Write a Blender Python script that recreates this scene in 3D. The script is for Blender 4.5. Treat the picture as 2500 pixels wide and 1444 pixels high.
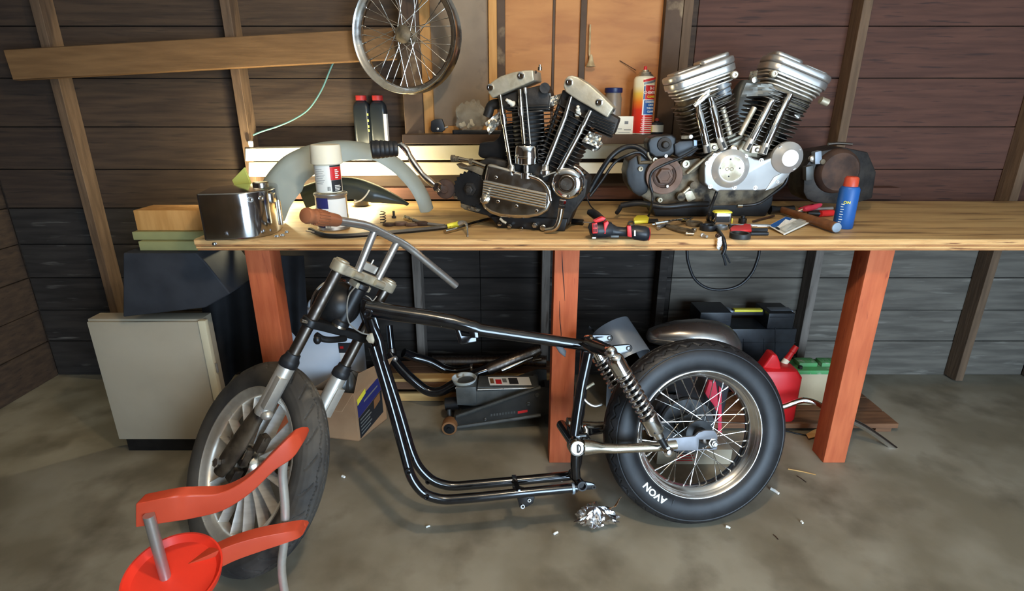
import bpy, bmesh, math, random
from mathutils import Vector as V, Matrix as M
from math import sin, cos, tan, pi, radians as rad, atan2, sqrt

# ---------------------------------------------------------------- camera, world, light, exposure
sc = bpy.context.scene
for _o in list(bpy.data.objects):
    bpy.data.objects.remove(_o)
random.seed(11)
CAM_H, PITCH, FPX, CX, CY = 1.36, rad(19.2), 1330.0, 1250.0, 722.0   # 2500 x 1444 frame
cam = bpy.data.cameras.new('camera')
cam.sensor_fit = 'HORIZONTAL'
cam.sensor_width = 36.0
cam.lens = FPX / 2500.0 * 36.0
cam.clip_start = 0.02
camo = bpy.data.objects.new('camera', cam)
camo.location = (0, 0, CAM_H)
camo.rotation_euler = (pi / 2 - PITCH, 0, 0)
sc.collection.objects.link(camo)
sc.camera = camo
sc.view_settings.view_transform = 'Standard'
sc.view_settings.look = 'None'
sc.view_settings.gamma = 1.0
sc.view_settings.use_curve_mapping = False
sc.view_settings.exposure = 0.0

sc.cycles.max_bounces = 7
sc.cycles.diffuse_bounces = 4
sc.cycles.glossy_bounces = 4
world = bpy.data.worlds.new('daylight')
sc.world = world
world.use_nodes = True
_bg = world.node_tree.nodes['Background']
_bg.inputs[0].default_value = (0.58, 0.78, 1.0, 1)
_bg.inputs[1].default_value = 20.0

def light(name, kind, loc, energy, color, **kw):
    d = bpy.data.lights.new(name, kind)
    d.energy = energy
    d.color = color
    for k, v_ in kw.items():
        setattr(d, k, v_)
    o = bpy.data.objects.new(name, d)
    o.location = loc
    sc.collection.objects.link(o)
    return o

# the open garage door behind the camera: daylight comes in through it (portal for the sky)
DOOR = (0.75, 2.65, -1.9, 2.05)          # x0, x1, y, height
_p = light('door_portal', 'AREA', ((DOOR[0] + DOOR[1]) / 2, DOOR[2], DOOR[3] / 2), 1, (1, 1, 1),
           shape='RECTANGLE', size=DOOR[1] - DOOR[0], size_y=DOOR[3])
_p.rotation_euler = (pi / 2, 0, 0)
_p.data.cycles.is_portal = True
# the bulb under the ceiling (its fitting is built with the room)
BULB = light('ceiling_bulb', 'POINT', (0.32, 0.62, 2.33), 52, (1.0, 0.80, 0.56), shadow_soft_size=0.05)

# ---------------------------------------------------------------- picking and geometry helpers
_F = V((0, cos(PITCH), -sin(PITCH)))
_U = V((0, sin(PITCH), cos(PITCH)))
_C = V((0, 0, CAM_H))

def ray(px, py):
    return _F + V((1, 0, 0)) * ((px - CX) / FPX) + _U * ((CY - py) / FPX)

def PY(px, py, Y):
    r = ray(px, py)
    return _C + r * (Y / r.y)

def PZ(px, py, z):
    r = ray(px, py)
    return _C + r * ((z - CAM_H) / r.z)

def PL(px, py, o, n):
    r = ray(px, py)
    return _C + r * ((o - _C).dot(n) / r.dot(n))

def perp(a):
    a = a.normalized()
    t = V((0, 0, 1)) if abs(a.z) < 0.9 else V((1, 0, 0))
    x = t.cross(a).normalized()
    return x, a.cross(x).normalized()

def crom(pts, n=8):
    pts = [V(p) for p in pts]
    out = []
    for i in range(len(pts) - 1):
        p0 = pts[i - 1] if i > 0 else pts[i] * 2 - pts[i + 1]
        p1, p2 = pts[i], pts[i + 1]
        p3 = pts[i + 2] if i + 2 < len(pts) else p2 * 2 - p1
        for k in range(n):
            t = k / n
            out.append(0.5 * ((2 * p1) + (p2 - p0) * t + (2 * p0 - 5 * p1 + 4 * p2 - p3) * t * t
                              + (3 * p1 - p0 - 3 * p2 + p3) * t ** 3))
    out.append(pts[-1])
    return out

def fillet(pts, r, n=6):
    """polyline with its inner corners rounded"""
    pts = [V(p) for p in pts]
    out = [pts[0]]
    for i in range(1, len(pts) - 1):
        a, b, c_ = pts[i - 1], pts[i], pts[i + 1]
        d0, d1 = (a - b), (c_ - b)
        k = min(r, d0.length * 0.45, d1.length * 0.45)
        p, q = b + d0.normalized() * k, b + d1.normalized() * k
        for j in range(n + 1):
            t = j / n
            out.append(p * (1 - t) ** 2 + b * 2 * t * (1 - t) + q * t * t)
    out.append(pts[-1])
    return out

class G:
    """collects one mesh"""
    def __init__(s):
        s.v, s.f = [], []

    def add(s, vs, fs):
        k = len(s.v)
        s.v += [V(p) for p in vs]
        s.f += [tuple(i + k for i in f) for f in fs]
        return s

    def hexa(s, p):
        return s.add(p, [(3, 2, 1, 0), (4, 5, 6, 7), (0, 1, 5, 4), (1, 2, 6, 5), (2, 3, 7, 6), (3, 0, 4, 7)])

    def box(s, c, d, R=None):
        c = V(c)
        h = V(d) / 2
        ps = [V((x * h.x, y * h.y, z * h.z)) for z in (-1, 1) for x, y in ((-1, -1), (1, -1), (1, 1), (-1, 1))]
        if R is not None:
            ps = [R @ p for p in ps]
        return s.hexa([c + p for p in ps])

    def obox(s, c, ex, ey, ez):
        """box from half-axes"""
        c = V(c)
        return s.hexa([c + ex * x + ey * y + ez * z for z in (-1, 1) for x, y in ((-1, -1), (1, -1), (1, 1), (-1, 1))])

    def beam(s, a, b, w, h, up=V((0, 0, 1))):
        a, b = V(a), V(b)
        d = (b - a)
        x = d.cross(up).normalized() * (w / 2)
        z = x.cross(d).normalized() * (h / 2)
        return s.obox((a + b) / 2, d / 2, -x, z)

    def tube(s, pts, r, seg=12, cap=True, closed=False, rx=None):
        pts = [V(p) for p in pts]
        n = len(pts)
        rr = r if isinstance(r, (list, tuple)) else [r] * n
        x = None
        vs = []
        for i, p in enumerate(pts):
            if closed:
                t = pts[(i + 1) % n] - pts[i - 1]
            else:
                t = pts[min(i + 1, n - 1)] - pts[max(i - 1, 0)]
            if t.length < 1e-9:
                t = V((0, 0, 1))
            t = t.normalized()
            if x is None:
                x, _ = perp(t)
            x = (x - t * x.dot(t))
            x = x.normalized() if x.length > 1e-6 else perp(t)[0]
            y = t.cross(x)
            for k in range(seg):
                a = 2 * pi * k / seg
                vs.append(p + (x * cos(a) + y * sin(a) * (rx or 1)) * rr[i])
        fs = []
        for i in range(n if closed else n - 1):
            j = (i + 1) % n
            for k in range(seg):
                l = (k + 1) % seg
                fs.append((i * seg + k, i * seg + l, j * seg + l, j * seg + k))
        if cap and not closed:
            fs.append(tuple(reversed(range(seg))))
            fs.append(tuple(range((n - 1) * seg, n * seg)))
        return s.add(vs, fs)

    def cyl(s, a, b, r, seg=16, r2=None):
        return s.tube([a, b], [r, r if r2 is None else r2], seg)

    def lathe(s, o, ax, prof, seg=32, ref=None, a0=0, a1=2 * pi, loop=False):
        """prof: (radius, height along ax). loop closes the profile on itself"""
        o, ax = V(o), V(ax).normalized()
        if ref is None:
            x, y = perp(ax)
        else:
            x = (V(ref) - ax * V(ref).dot(ax)).normalized()
            y = ax.cross(x)
        full = abs(a1 - a0 - 2 * pi) < 1e-6
        m = seg if full else seg + 1
        vs, fs = [], []
        n = len(prof)
        for k in range(m):
            a = a0 + (a1 - a0) * k / seg
            d = x * cos(a) + y * sin(a)
            for r, h in prof:
                vs.append(o + d * r + ax * h)
        for k in range(seg):
            l = (k + 1) % m
            for i in range(n if loop else n - 1):
                j = (i + 1) % n
                fs.append((k * n + i, l * n + i, l * n + j, k * n + j))
        if not loop and full:
            if prof[0][0] > 1e-5:
                fs.append(tuple(k * n for k in reversed(range(m))))
            if prof[-1][0] > 1e-5:
                fs.append(tuple(k * n + n - 1 for k in range(m)))
        return s.add(vs, fs)

    def prism(s, ring, d):
        ring = [V(p) for p in ring]
        n = len(ring)
        d = V(d)
        return s.add(ring + [p + d for p in ring],
                     [tuple(reversed(range(n))), tuple(range(n, 2 * n))] +
                     [(i, (i + 1) % n, n + (i + 1) % n, n + i) for i in range(n)])

    def loft(s, rings, cap=True):
        n = len(rings[0])
        vs = [V(p) for r in rings for p in r]
        fs = []
        for i in range(len(rings) - 1):
            for k in range(n):
                l = (k + 1) % n
                fs.append((i * n + k, i * n + l, (i + 1) * n + l, (i + 1) * n + k))
        if cap:
            fs.append(tuple(reversed(range(n))))
            fs.append(tuple(range((len(rings) - 1) * n, len(rings) * n)))
        return s.add(vs, fs)

    def ball(s, c, r, sc_=(1, 1, 1), seg=16):
        c = V(c)
        n = max(6, seg // 2)
        prof = [(r * sin(pi * i / n), -r * cos(pi * i / n)) for i in range(n + 1)]
        k = len(s.v)
        s.lathe(V((0, 0, 0)), V((0, 0, 1)), prof, seg)
        for i in range(k, len(s.v)):
            p = s.v[i]
            s.v[i] = c + V((p.x * sc_[0], p.y * sc_[1], p.z * sc_[2]))
        return s

    def sheet(s, fn, nu, nv):
        vs = [fn(i / nu, j / nv) for i in range(nu + 1) for j in range(nv + 1)]
        w = nv + 1
        return s.add(vs, [(i * w + j, (i + 1) * w + j, (i + 1) * w + j + 1, i * w + j + 1) for i in range(nu) for j in range(nv)])

    def mesh(s, name, mat, bevel=0, ang=38, seg=2, origin=V((0, 0, 0)), solid=0):
        bm = bmesh.new()
        vv = [bm.verts.new(p - origin) for p in s.v]
        for f in s.f:
            try:
                bm.faces.new([vv[i] for i in f])
            except ValueError:
                pass
        bmesh.ops.remove_doubles(bm, verts=bm.verts, dist=1e-6)
        if solid:
            bmesh.ops.recalc_face_normals(bm, faces=bm.faces)
            bmesh.ops.solidify(bm, geom=bm.faces[:], thickness=solid)
        bmesh.ops.recalc_face_normals(bm, faces=bm.faces)
        if bevel:
            es = [e for e in bm.edges if len(e.link_faces) == 2 and e.calc_face_angle(0) > rad(32)]
            bmesh.ops.bevel(bm, geom=es, offset=bevel, segments=seg, profile=0.6, affect='EDGES', clamp_overlap=True)
        me = bpy.data.meshes.new(name)
        bm.to_mesh(me)
        bm.free()
        me.polygons.foreach_set('use_smooth', [True] * len(me.polygons))
        me.set_sharp_from_angle(angle=rad(ang))
        me.materials.append(mat)
        return me

ORI = {}
def link(o, parent=None):
    sc.collection.objects.link(o)
    if parent is not None:
        o.parent = parent
        ORI[o] = ORI[parent]
    return o

def props(o, label=None, cat=None, group=None, kind=None):
    for k, x in (('label', label), ('category', cat), ('group', group), ('kind', kind)):
        if x:
            o[k] = x
    return o

def T(name, label, cat, loc, group=None, kind=None):
    """an Empty at the thing's base"""
    o = bpy.data.objects.new(name, None)
    o.empty_display_size = 0.05
    o.location = loc
    ORI[o] = V(loc)
    sc.collection.objects.link(o)
    return props(o, label, cat, group, kind)

def part(parent, name, g, mat, label=None, **kw):
    o = bpy.data.objects.new(name, g.mesh(name, mat, origin=ORI[parent], **kw))
    link(o, parent)
    if label:
        o['label'] = label
    return o

def solo(name, g, mat, label, cat, group=None, kind=None, **kw):
    """a thing that is one mesh; its origin sits at the middle of its base"""
    lo = V((min(p.x for p in g.v), min(p.y for p in g.v), min(p.z for p in g.v)))
    hi = V((max(p.x for p in g.v), max(p.y for p in g.v), max(p.z for p in g.v)))
    c = V(((lo.x + hi.x) / 2, (lo.y + hi.y) / 2, lo.z))
    o = bpy.data.objects.new(name, g.mesh(name, mat, origin=c, **kw))
    o.location = c
    ORI[o] = c
    sc.collection.objects.link(o)
    return props(o, label, cat, group, kind)

def inst(parent, name, me, Mw):
    """one more piece that shares mesh data; Mw is its world matrix"""
    o = bpy.data.objects.new(name, me)
    link(o, parent)
    o.matrix_local = M.Translation(-ORI[parent]) @ Mw
    return o

def frame(o, x, y, z):
    m = M.Identity(4)
    for i in range(3):
        m[i][0], m[i][1], m[i][2], m[i][3] = x[i], y[i], z[i], o[i]
    return m

def text(body, size, depth, mat, Mw, align='CENTER', shear=0, fn=None, bold=0.0, sx=1.0):
    """lettering as a mesh, laid out in the xy plane of Mw; fn bends it. Returns G"""
    cu = bpy.data.curves.new('lettering', 'FONT')
    cu.body = body
    cu.size = size
    cu.extrude = depth
    cu.offset = bold
    cu.align_x = align
    cu.align_y = 'CENTER'
    cu.shear = shear
    cu.resolution_u = 3
    tmp = bpy.data.objects.new('lettering', cu)
    sc.collection.objects.link(tmp)
    dg = bpy.context.evaluated_depsgraph_get()
    me = bpy.data.meshes.new_from_object(tmp.evaluated_get(dg))
    g = G()
    vs = []
    for v_ in me.vertices:
        p = V((v_.co.x * sx, v_.co.y, v_.co.z))
        vs.append(fn(p) if fn else Mw @ p)
    g.add(vs, [tuple(p.vertices) for p in me.polygons])
    bpy.data.objects.remove(tmp)
    bpy.data.meshes.remove(me)
    bpy.data.curves.remove(cu)
    return g
# ---------------------------------------------------------------- materials
def srgb(r, g, b):
    f = lambda c: (c / 255 / 12.92) if c / 255 <= 0.04045 else ((c / 255 + 0.055) / 1.055) ** 2.4
    return (f(r), f(g), f(b), 1)

def mat(name, c1, c2=None, rough=0.5, metal=0.0, scale=20, bump=0.0, rvar=0.0, stretch=(1, 1, 1), coat=0.0,
        c3=None, s3=60, lo=0.38, hi=0.62, lo3=0.58, hi3=0.68, spec=0.5, alpha=1.0, trans=0.0, ior=1.45, detail=5, emit=None, es=0):
    m = bpy.data.materials.new(name)
    m.use_nodes = True
    nt = m.node_tree
    b = nt.nodes['Principled BSDF']
    b.inputs['Roughness'].default_value = rough
    b.inputs['Metallic'].default_value = metal
    b.inputs['Base Color'].default_value = c1
    b.inputs['Coat Weight'].default_value = coat
    b.inputs['Coat Roughness'].default_value = 0.08
    b.inputs['Specular IOR Level'].default_value = spec
    b.inputs['Alpha'].default_value = alpha
    b.inputs['Transmission Weight'].default_value = trans
    b.inputs['IOR'].default_value = ior
    if emit:
        b.inputs['Emission Color'].default_value = emit
        b.inputs['Emission Strength'].default_value = es
    if c2 is None and not bump and not rvar:
        return m
    tc = nt.nodes.new('ShaderNodeTexCoord')
    mp = nt.nodes.new('ShaderNodeMapping')
    mp.inputs['Scale'].default_value = stretch
    nt.links.new(tc.outputs['Object'], mp.inputs[0])
    def noise(s, d=detail):
        n = nt.nodes.new('ShaderNodeTexNoise')
        n.inputs['Scale'].default_value = s
        n.inputs['Detail'].default_value = d
        nt.links.new(mp.outputs[0], n.inputs['Vector'])
        return n
    def ramp(src, a, z):
        r = nt.nodes.new('ShaderNodeMapRange')
        r.inputs['From Min'].default_value = a
        r.inputs['From Max'].default_value = z
        nt.links.new(src, r.inputs['Value'])
        return r.outputs[0]
    n1 = noise(scale)
    if c2 is not None:
        mx = nt.nodes.new('ShaderNodeMix')
        mx.data_type = 'RGBA'
        mx.inputs[6].default_value = c1
        mx.inputs[7].default_value = c2
        nt.links.new(ramp(n1.outputs['Fac'], lo, hi), mx.inputs[0])
        out = mx.outputs[2]
        if c3 is not None:
            n3 = noise(s3)
            m3 = nt.nodes.new('ShaderNodeMix')
            m3.data_type = 'RGBA'
            nt.links.new(out, m3.inputs[6])
            m3.inputs[7].default_value = c3
            nt.links.new(ramp(n3.outputs['Fac'], lo3, hi3), m3.inputs[0])
            out = m3.outputs[2]
        nt.links.new(out, b.inputs['Base Color'])
    if rvar:
        r = nt.nodes.new('ShaderNodeMapRange')
        r.inputs['From Min'].default_value = 0.3
        r.inputs['From Max'].default_value = 0.7
        r.inputs['To Min'].default_value = max(0.02, rough - rvar)
        r.inputs['To Max'].default_value = min(1, rough + rvar)
        nt.links.new(n1.outputs['Fac'], r.inputs['Value'])
        nt.links.new(r.outputs[0], b.inputs['Roughness'])
    if bump:
        bn = nt.nodes.new('ShaderNodeBump')
        bn.inputs['Strength'].default_value = min(1, bump)
        bn.inputs['Distance'].default_value = 0.004
        nt.links.new(noise(scale * 2.5).outputs['Fac'], bn.inputs['Height'])
        nt.links.new(bn.outputs[0], b.inputs['Normal'])
    return m

S = srgb
MAT = {}
def D(key, *a, **k):
    MAT[key] = mat(key, *a, **k)

D('concrete', S(122, 113, 94), S(148, 140, 122), rough=0.58, scale=3.4, bump=0.4, c3=S(102, 93, 76), s3=5.5, lo3=0.5, hi3=0.75, rvar=0.12, detail=9)
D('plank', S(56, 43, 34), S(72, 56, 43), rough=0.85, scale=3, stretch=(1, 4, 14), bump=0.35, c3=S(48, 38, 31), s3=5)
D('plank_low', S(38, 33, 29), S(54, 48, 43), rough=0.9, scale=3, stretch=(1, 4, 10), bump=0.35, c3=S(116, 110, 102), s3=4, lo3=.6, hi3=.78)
D('plank_red', S(74, 46, 35), S(88, 56, 43), rough=0.8, scale=3, stretch=(1, 4, 14), bump=0.3, c3=S(58, 37, 30), s3=5)
D('plank_low_lit', S(84, 78, 70), S(106, 99, 89), rough=0.9, scale=3, stretch=(1, 4, 10), bump=0.35, c3=S(140, 133, 122), s3=4, lo3=.6, hi3=.78)  # lower boards of the lit bay past the stud; the light is in the colour
D('stud', S(90, 70, 52), S(108, 85, 64), rough=0.85, scale=5, stretch=(9, 9, 1), bump=0.3)
D('stud_low', S(96, 88, 80), S(118, 109, 100), rough=0.9, scale=5, stretch=(9, 9, 1), bump=0.3, c3=S(86, 76, 68), s3=6)
D('beamwood', S(110, 80, 48), S(126, 93, 58), rough=0.8, scale=4, stretch=(1, 9, 9), bump=0.25)
D('windowwood', S(186, 132, 70), S(202, 148, 84), rough=0.7, scale=5, stretch=(8, 8, 1), bump=0.15)
D('framewood', S(70, 53, 40), S(88, 68, 52), rough=0.8, scale=6, bump=0.2, c3=S(150, 128, 98), s3=9, lo3=.62, hi3=.75)
D('plywood_panel', S(166, 106, 56), S(184, 124, 68), rough=0.65, scale=3.0, stretch=(1.2, 1, 5), bump=0.1, c3=S(156, 98, 52), s3=4)
D('dustypane', S(118, 101, 82), S(136, 118, 97), rough=0.35, scale=5, c3=S(98, 84, 69), s3=8)
D('whiteboard', S(222, 214, 186), S(238, 232, 210), rough=0.55, scale=6, c3=S(132, 112, 84), s3=26, lo3=.70, hi3=.74, bump=0.15)
D('ply_top', S(176, 140, 92), S(200, 166, 112), rough=0.55, scale=2.2, stretch=(1, 9, 4), bump=0.2, c3=S(120, 90, 58), s3=3, lo3=.55, hi3=.72)
D('ply_edge_a', S(202, 150, 92), S(220, 172, 112), rough=0.75, scale=7, stretch=(1, 3, 12), bump=0.3, c3=S(120, 74, 42), s3=9, lo3=.62, hi3=.72)
D('ply_edge_b', S(164, 108, 64), S(192, 138, 84), rough=0.8, scale=7, stretch=(1, 3, 12), bump=0.4, c3=S(90, 56, 34), s3=9, lo3=.6, hi3=.7)
D('redwood', S(184, 90, 52), S(200, 104, 62), rough=0.75, scale=5, stretch=(7, 7, 1), bump=0.25, c3=S(150, 66, 42), s3=9, lo3=.66, hi3=.76)
D('chrome', (0.78, 0.78, 0.79, 1), rough=0.07, metal=1, rvar=0.04, scale=30)
D('chrome_old', (0.68, 0.67, 0.65, 1), (0.54, 0.52, 0.48, 1), rough=0.2, metal=1, rvar=0.1, scale=26)
D('nickel', (0.62, 0.56, 0.46, 1), (0.5, 0.44, 0.35, 1), rough=0.24, metal=1, rvar=0.1, scale=24)
D('steel', (0.55, 0.53, 0.50, 1), (0.45, 0.42, 0.38, 1), rough=0.34, metal=0.85, rvar=0.1, scale=18, stretch=(1, 1, 3))
D('steel_dark', (0.22, 0.19, 0.16, 1), (0.14, 0.115, 0.10, 1), rough=0.36, metal=1, rvar=0.1, scale=25, stretch=(3, 3, 1))
D('alu', (0.68, 0.65, 0.58, 1), (0.57, 0.53, 0.46, 1), rough=0.36, metal=0.65, rvar=0.1, scale=22, bump=0.06)
D('alu_cast', S(196, 186, 164), S(164, 152, 128), rough=0.5, metal=0.55, rvar=0.12, scale=22, bump=0.2)
D('alu_wheel', (0.74, 0.71, 0.66, 1), (0.64, 0.61, 0.56, 1), rough=0.34, metal=0.6, scale=14)
D('alu_clean', (0.52, 0.50, 0.47, 1), (0.44, 0.42, 0.39, 1), rough=0.36, metal=0.82, rvar=0.06, scale=14)
D('alu_dirty', S(120, 106, 84), S(84, 74, 60), rough=0.6, metal=0.5, scale=28, bump=0.4, c3=S(40, 35, 30), s3=16)
D('bluegrey', S(128, 142, 156), S(146, 158, 168), rough=0.45, metal=0.5, scale=20)
D('iron', S(40, 37, 35), S(58, 53, 48), rough=0.55, metal=0.5, scale=22, bump=0.3)
D('fin', S(62, 58, 54), S(88, 82, 76), rough=0.42, metal=0.75, scale=20)
D('fin_evo', S(88, 82, 76), S(122, 114, 104), rough=0.42, metal=0.75, scale=20)
D('black_gloss', S(13, 13, 15), S(20, 20, 22), rough=0.14, scale=30, coat=0.7, rvar=0.06, c3=S(120, 110, 92), s3=46, lo3=.745, hi3=.76)
D('black_satin', S(16, 16, 17), S(26, 25, 25), rough=0.42, scale=25, bump=0.08)
D('black_plastic', S(26, 28, 32), S(34, 37, 42), rough=0.42, scale=40, bump=0.05)
D('bottle_black', S(32, 37, 41), S(39, 44, 48), rough=0.35, scale=10)
D('rubber', S(23, 23, 25), S(33, 33, 35), rough=0.48, scale=18, bump=0.08)
D('rubber_dusty', S(44, 42, 40), S(78, 73, 66), rough=0.75, scale=6, bump=0.35, c3=S(126, 116, 100), s3=7, lo3=.6, hi3=.78)
D('rust', S(116, 92, 78), S(98, 74, 60), rough=0.6, metal=0.35, scale=16, bump=0.2)
D('rust_dark', S(84, 60, 46), S(60, 44, 36), rough=0.7, metal=0.3, scale=20, bump=0.3)
D('grip_brown', S(138, 82, 52), S(152, 94, 62), rough=0.45, scale=12)
D('primer_grey', S(150, 156, 146), S(162, 168, 158), rough=0.55, scale=4)
D('fender_black', S(38, 44, 42), S(48, 54, 52), rough=0.3, scale=6)
D('tape_silver', (0.68, 0.66, 0.60, 1), (0.55, 0.53, 0.48, 1), rough=0.3, metal=0.9, scale=16, bump=0.15)
D('tape_grey', S(120, 118, 110), S(92, 90, 84), rough=0.45, metal=0.4, scale=16, bump=0.15)
D('cream', S(232, 222, 196), S(240, 232, 208), rough=0.5, scale=6)
D('white', S(238, 236, 226), rough=0.5)
D('paper', S(240, 238, 230), rough=0.7)
D('jug_white', S(226, 232, 240), S(212, 220, 230), rough=0.4, scale=3)
D('cardboard', S(160, 122, 88), S(174, 136, 100), rough=0.85, scale=6, bump=0.15)
D('cardboard_in', S(128, 100, 74), S(142, 112, 84), rough=0.9, scale=6)
D('red', S(206, 40, 40), rough=0.42)
D('red_can', S(196, 30, 34), S(184, 24, 28), rough=0.4, scale=5)
D('red_pink', S(224, 66, 90), rough=0.4)
D('orange_red', S(196, 74, 46), S(184, 64, 38), rough=0.42, scale=5)
D('orange_red_side', S(206, 40, 32), rough=0.4)
D('bright_red', S(236, 56, 34), rough=0.4)
D('yellow', S(236, 222, 70), S(228, 212, 60), rough=0.5, scale=20)
D('yellowgreen', S(206, 212, 110), S(196, 204, 100), rough=0.6, scale=8)
D('blue', S(30, 84, 150), rough=0.45)
D('navy', S(44, 46, 104), rough=0.5)
D('navy_dark', S(24, 30, 70), rough=0.4)
D('green', S(70, 150, 84), S(88, 140, 92), rough=0.6, scale=18, bump=0.2, c3=S(150, 160, 140), s3=26)
D('tan_plastic', S(176, 160, 130), S(164, 148, 118), rough=0.5, scale=5)
D('ink', S(36, 36, 38), rough=0.6)
D('ink_grey', S(120, 118, 112), rough=0.6)
D('darkcloth', S(36, 37, 41), S(46, 47, 51), rough=0.8, scale=10, bump=0.2)
D('darkcloth_b', S(27, 27, 29), S(35, 35, 37), rough=0.85, scale=10, bump=0.2)
D('cabinet', S(176, 164, 142), S(166, 154, 132), rough=0.6, scale=3)
D('cabinet_edge', S(214, 202, 170), rough=0.6)
D('wood_pale', S(206, 164, 104), S(186, 142, 84), rough=0.8, scale=6, stretch=(1, 6, 6), bump=0.2)
D('wood_brown', S(122, 84, 56), S(98, 66, 44), rough=0.75, scale=6, stretch=(1, 7, 7), bump=0.2)
D('handle_wood', S(132, 86, 52), S(112, 70, 42), rough=0.5, scale=6, stretch=(1, 5, 5))
D('cord_teal', S(96, 140, 140), rough=0.5)
D('cable', S(24, 24, 26), rough=0.4)
D('ceramic', S(222, 214, 196), rough=0.3)
D('foil', (0.84, 0.84, 0.86, 1), rough=0.18, metal=1, rvar=0.1, scale=40, bump=0.4)
D('jack_grey', S(96, 98, 96), S(76, 78, 76), rough=0.45, metal=0.4, scale=14)
D('jack_dark', S(46, 46, 44), S(58, 57, 54), rough=0.5, metal=0.3, scale=14)
D('saddle', S(196, 204, 206), S(164, 162, 148), rough=0.6, metal=0.0, scale=18, bump=0.3, c3=S(110, 92, 66), s3=24)
D('castor', S(140, 96, 58), S(122, 82, 48), rough=0.6, scale=12)
D('sheetmetal', (0.33, 0.38, 0.43, 1), (0.27, 0.31, 0.36, 1), rough=0.42, metal=0.35, rvar=0.08, scale=6)
D('tankmetal', (0.38, 0.35, 0.32, 1), (0.29, 0.265, 0.245, 1), rough=0.28, metal=0.9, rvar=0.08, scale=5)
D('glass', S(235, 240, 240), rough=0.05, trans=1.0, ior=1.35)
D('clearbag', S(225, 225, 215), S(190, 186, 172), rough=0.12, trans=0.55, alpha=0.55, ior=1.2, scale=20, bump=0.6)
D('greybag', S(150, 150, 146), S(110, 112, 108), rough=0.25, scale=10, bump=0.5, alpha=0.85)
D('wallboard', S(120, 104, 86), S(134, 116, 96), rough=0.9, scale=3)
D('ceiling_board', S(206, 202, 192), S(214, 210, 200), rough=0.8, scale=3)
D('lampglow', S(255, 250, 220), rough=0.5, emit=(1.0, 0.93, 0.66, 1), es=14)
D('bulbglow', S(255, 240, 210), rough=0.5, emit=(1.0, 0.82, 0.58, 1), es=60)
D('board_green', S(150, 146, 96), S(136, 132, 86), rough=0.7, scale=8)
D('chrome_rim', (0.84, 0.83, 0.82, 1), (0.74, 0.72, 0.70, 1), rough=0.2, metal=1, rvar=0.05, scale=20)
D('chrome_dark', (0.50, 0.50, 0.51, 1), (0.42, 0.41, 0.41, 1), rough=0.12, metal=1, rvar=0.05, scale=12)
D('plate_steel', (0.22, 0.22, 0.235, 1), (0.17, 0.17, 0.18, 1), rough=0.5, metal=0.6, scale=16)
D('cap_red', S(160, 40, 38), rough=0.5)
D('leg_grime', S(104, 92, 76), S(70, 60, 49), rough=0.5, metal=0.45, scale=18, bump=0.3, c3=S(48, 40, 33), s3=12)
D('cam_alu', (0.36, 0.345, 0.325, 1), (0.31, 0.295, 0.275, 1), rough=0.42, metal=0.6, scale=10)
D('rope', S(190, 164, 122), S(150, 124, 86), rough=0.9, scale=30)

def can_material():
    """aerosol can: cream at the top running through yellow and orange into red (printed)"""
    m = mat('can_print', S(214, 44, 36), rough=0.28, metal=0.1, coat=0.3)
    nt = m.node_tree
    tc = nt.nodes.new('ShaderNodeTexCoord')
    sp = nt.nodes.new('ShaderNodeSeparateXYZ')
    cr = nt.nodes.new('ShaderNodeValToRGB')
    nt.links.new(tc.outputs['Generated'], sp.inputs[0])
    nt.links.new(sp.outputs['Z'], cr.inputs[0])
    e = cr.color_ramp.elements
    e[0].position, e[0].color = 0.0, S(206, 38, 34)
    e[1].position, e[1].color = 1.0, S(240, 234, 212)
    for p, c_ in ((0.42, S(212, 52, 34)), (0.56, S(228, 122, 40)), (0.70, S(236, 196, 84)), (0.82, S(240, 232, 200))):
        k = e.new(p)
        k.color = c_
    nt.links.new(cr.outputs[0], nt.nodes['Principled BSDF'].inputs['Base Color'])
    MAT['can_print'] = m
can_material()
# ---------------------------------------------------------------- the garage
FZ = -0.014                 # floor level
WY = 2.64                   # inner face of the back wall's planks
XL, XR, YF = -2.45, 2.75, -1.9
BZ, BY0, BY1 = 0.94, 1.78, 2.55     # bench top height, front and back edge

fl = solo('floor', G().box((0.15, 0.4, FZ - 0.05), (5.8, 5.4, 0.1)), MAT['concrete'],
          'grey-brown stained concrete garage floor', 'floor', kind='structure')
solo('ceiling', G().box((0.15, 0.4, 2.56), (5.8, 5.4, 0.1)), MAT['ceiling_board'],
     'pale boarded garage ceiling', 'ceiling', kind='structure')

def plank_wall(name, label, o, ex, nrm, length, mat_of, zs):
    """boards run along ex on the wall face at o, facing nrm; each board its own child"""
    w = T(name, label, 'wall', o, kind='structure')
    back = G().obox(o + ex * (length / 2) - nrm * 0.045 + V((0, 0, 1.25)), ex * (length / 2 + 0.06), nrm * 0.02, V((0, 0, 1.27)))
    part(w, 'backing', back, MAT['plank'])
    for i in range(len(zs) - 1):
        z0, z1 = zs[i], zs[i + 1]
        for a, b in ((0.0, 0.44), (0.44, 0.627), (0.627, 1.0)):
            m = mat_of(a, z0)
            d = 0.0025 * (i % 2)
            g = G().obox(o + ex * (length * (a + b) / 2) - nrm * (0.0125 + d) + V((0, 0, (z0 + z1) / 2 - o.z)),
                         ex * (length * (b - a) / 2 - 0.0012), nrm * 0.0125, V((0, 0, (z1 - z0) / 2 - 0.0018)))
            part(w, 'plank', g, MAT[m], bevel=0.0015, seg=1)
    return w

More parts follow.
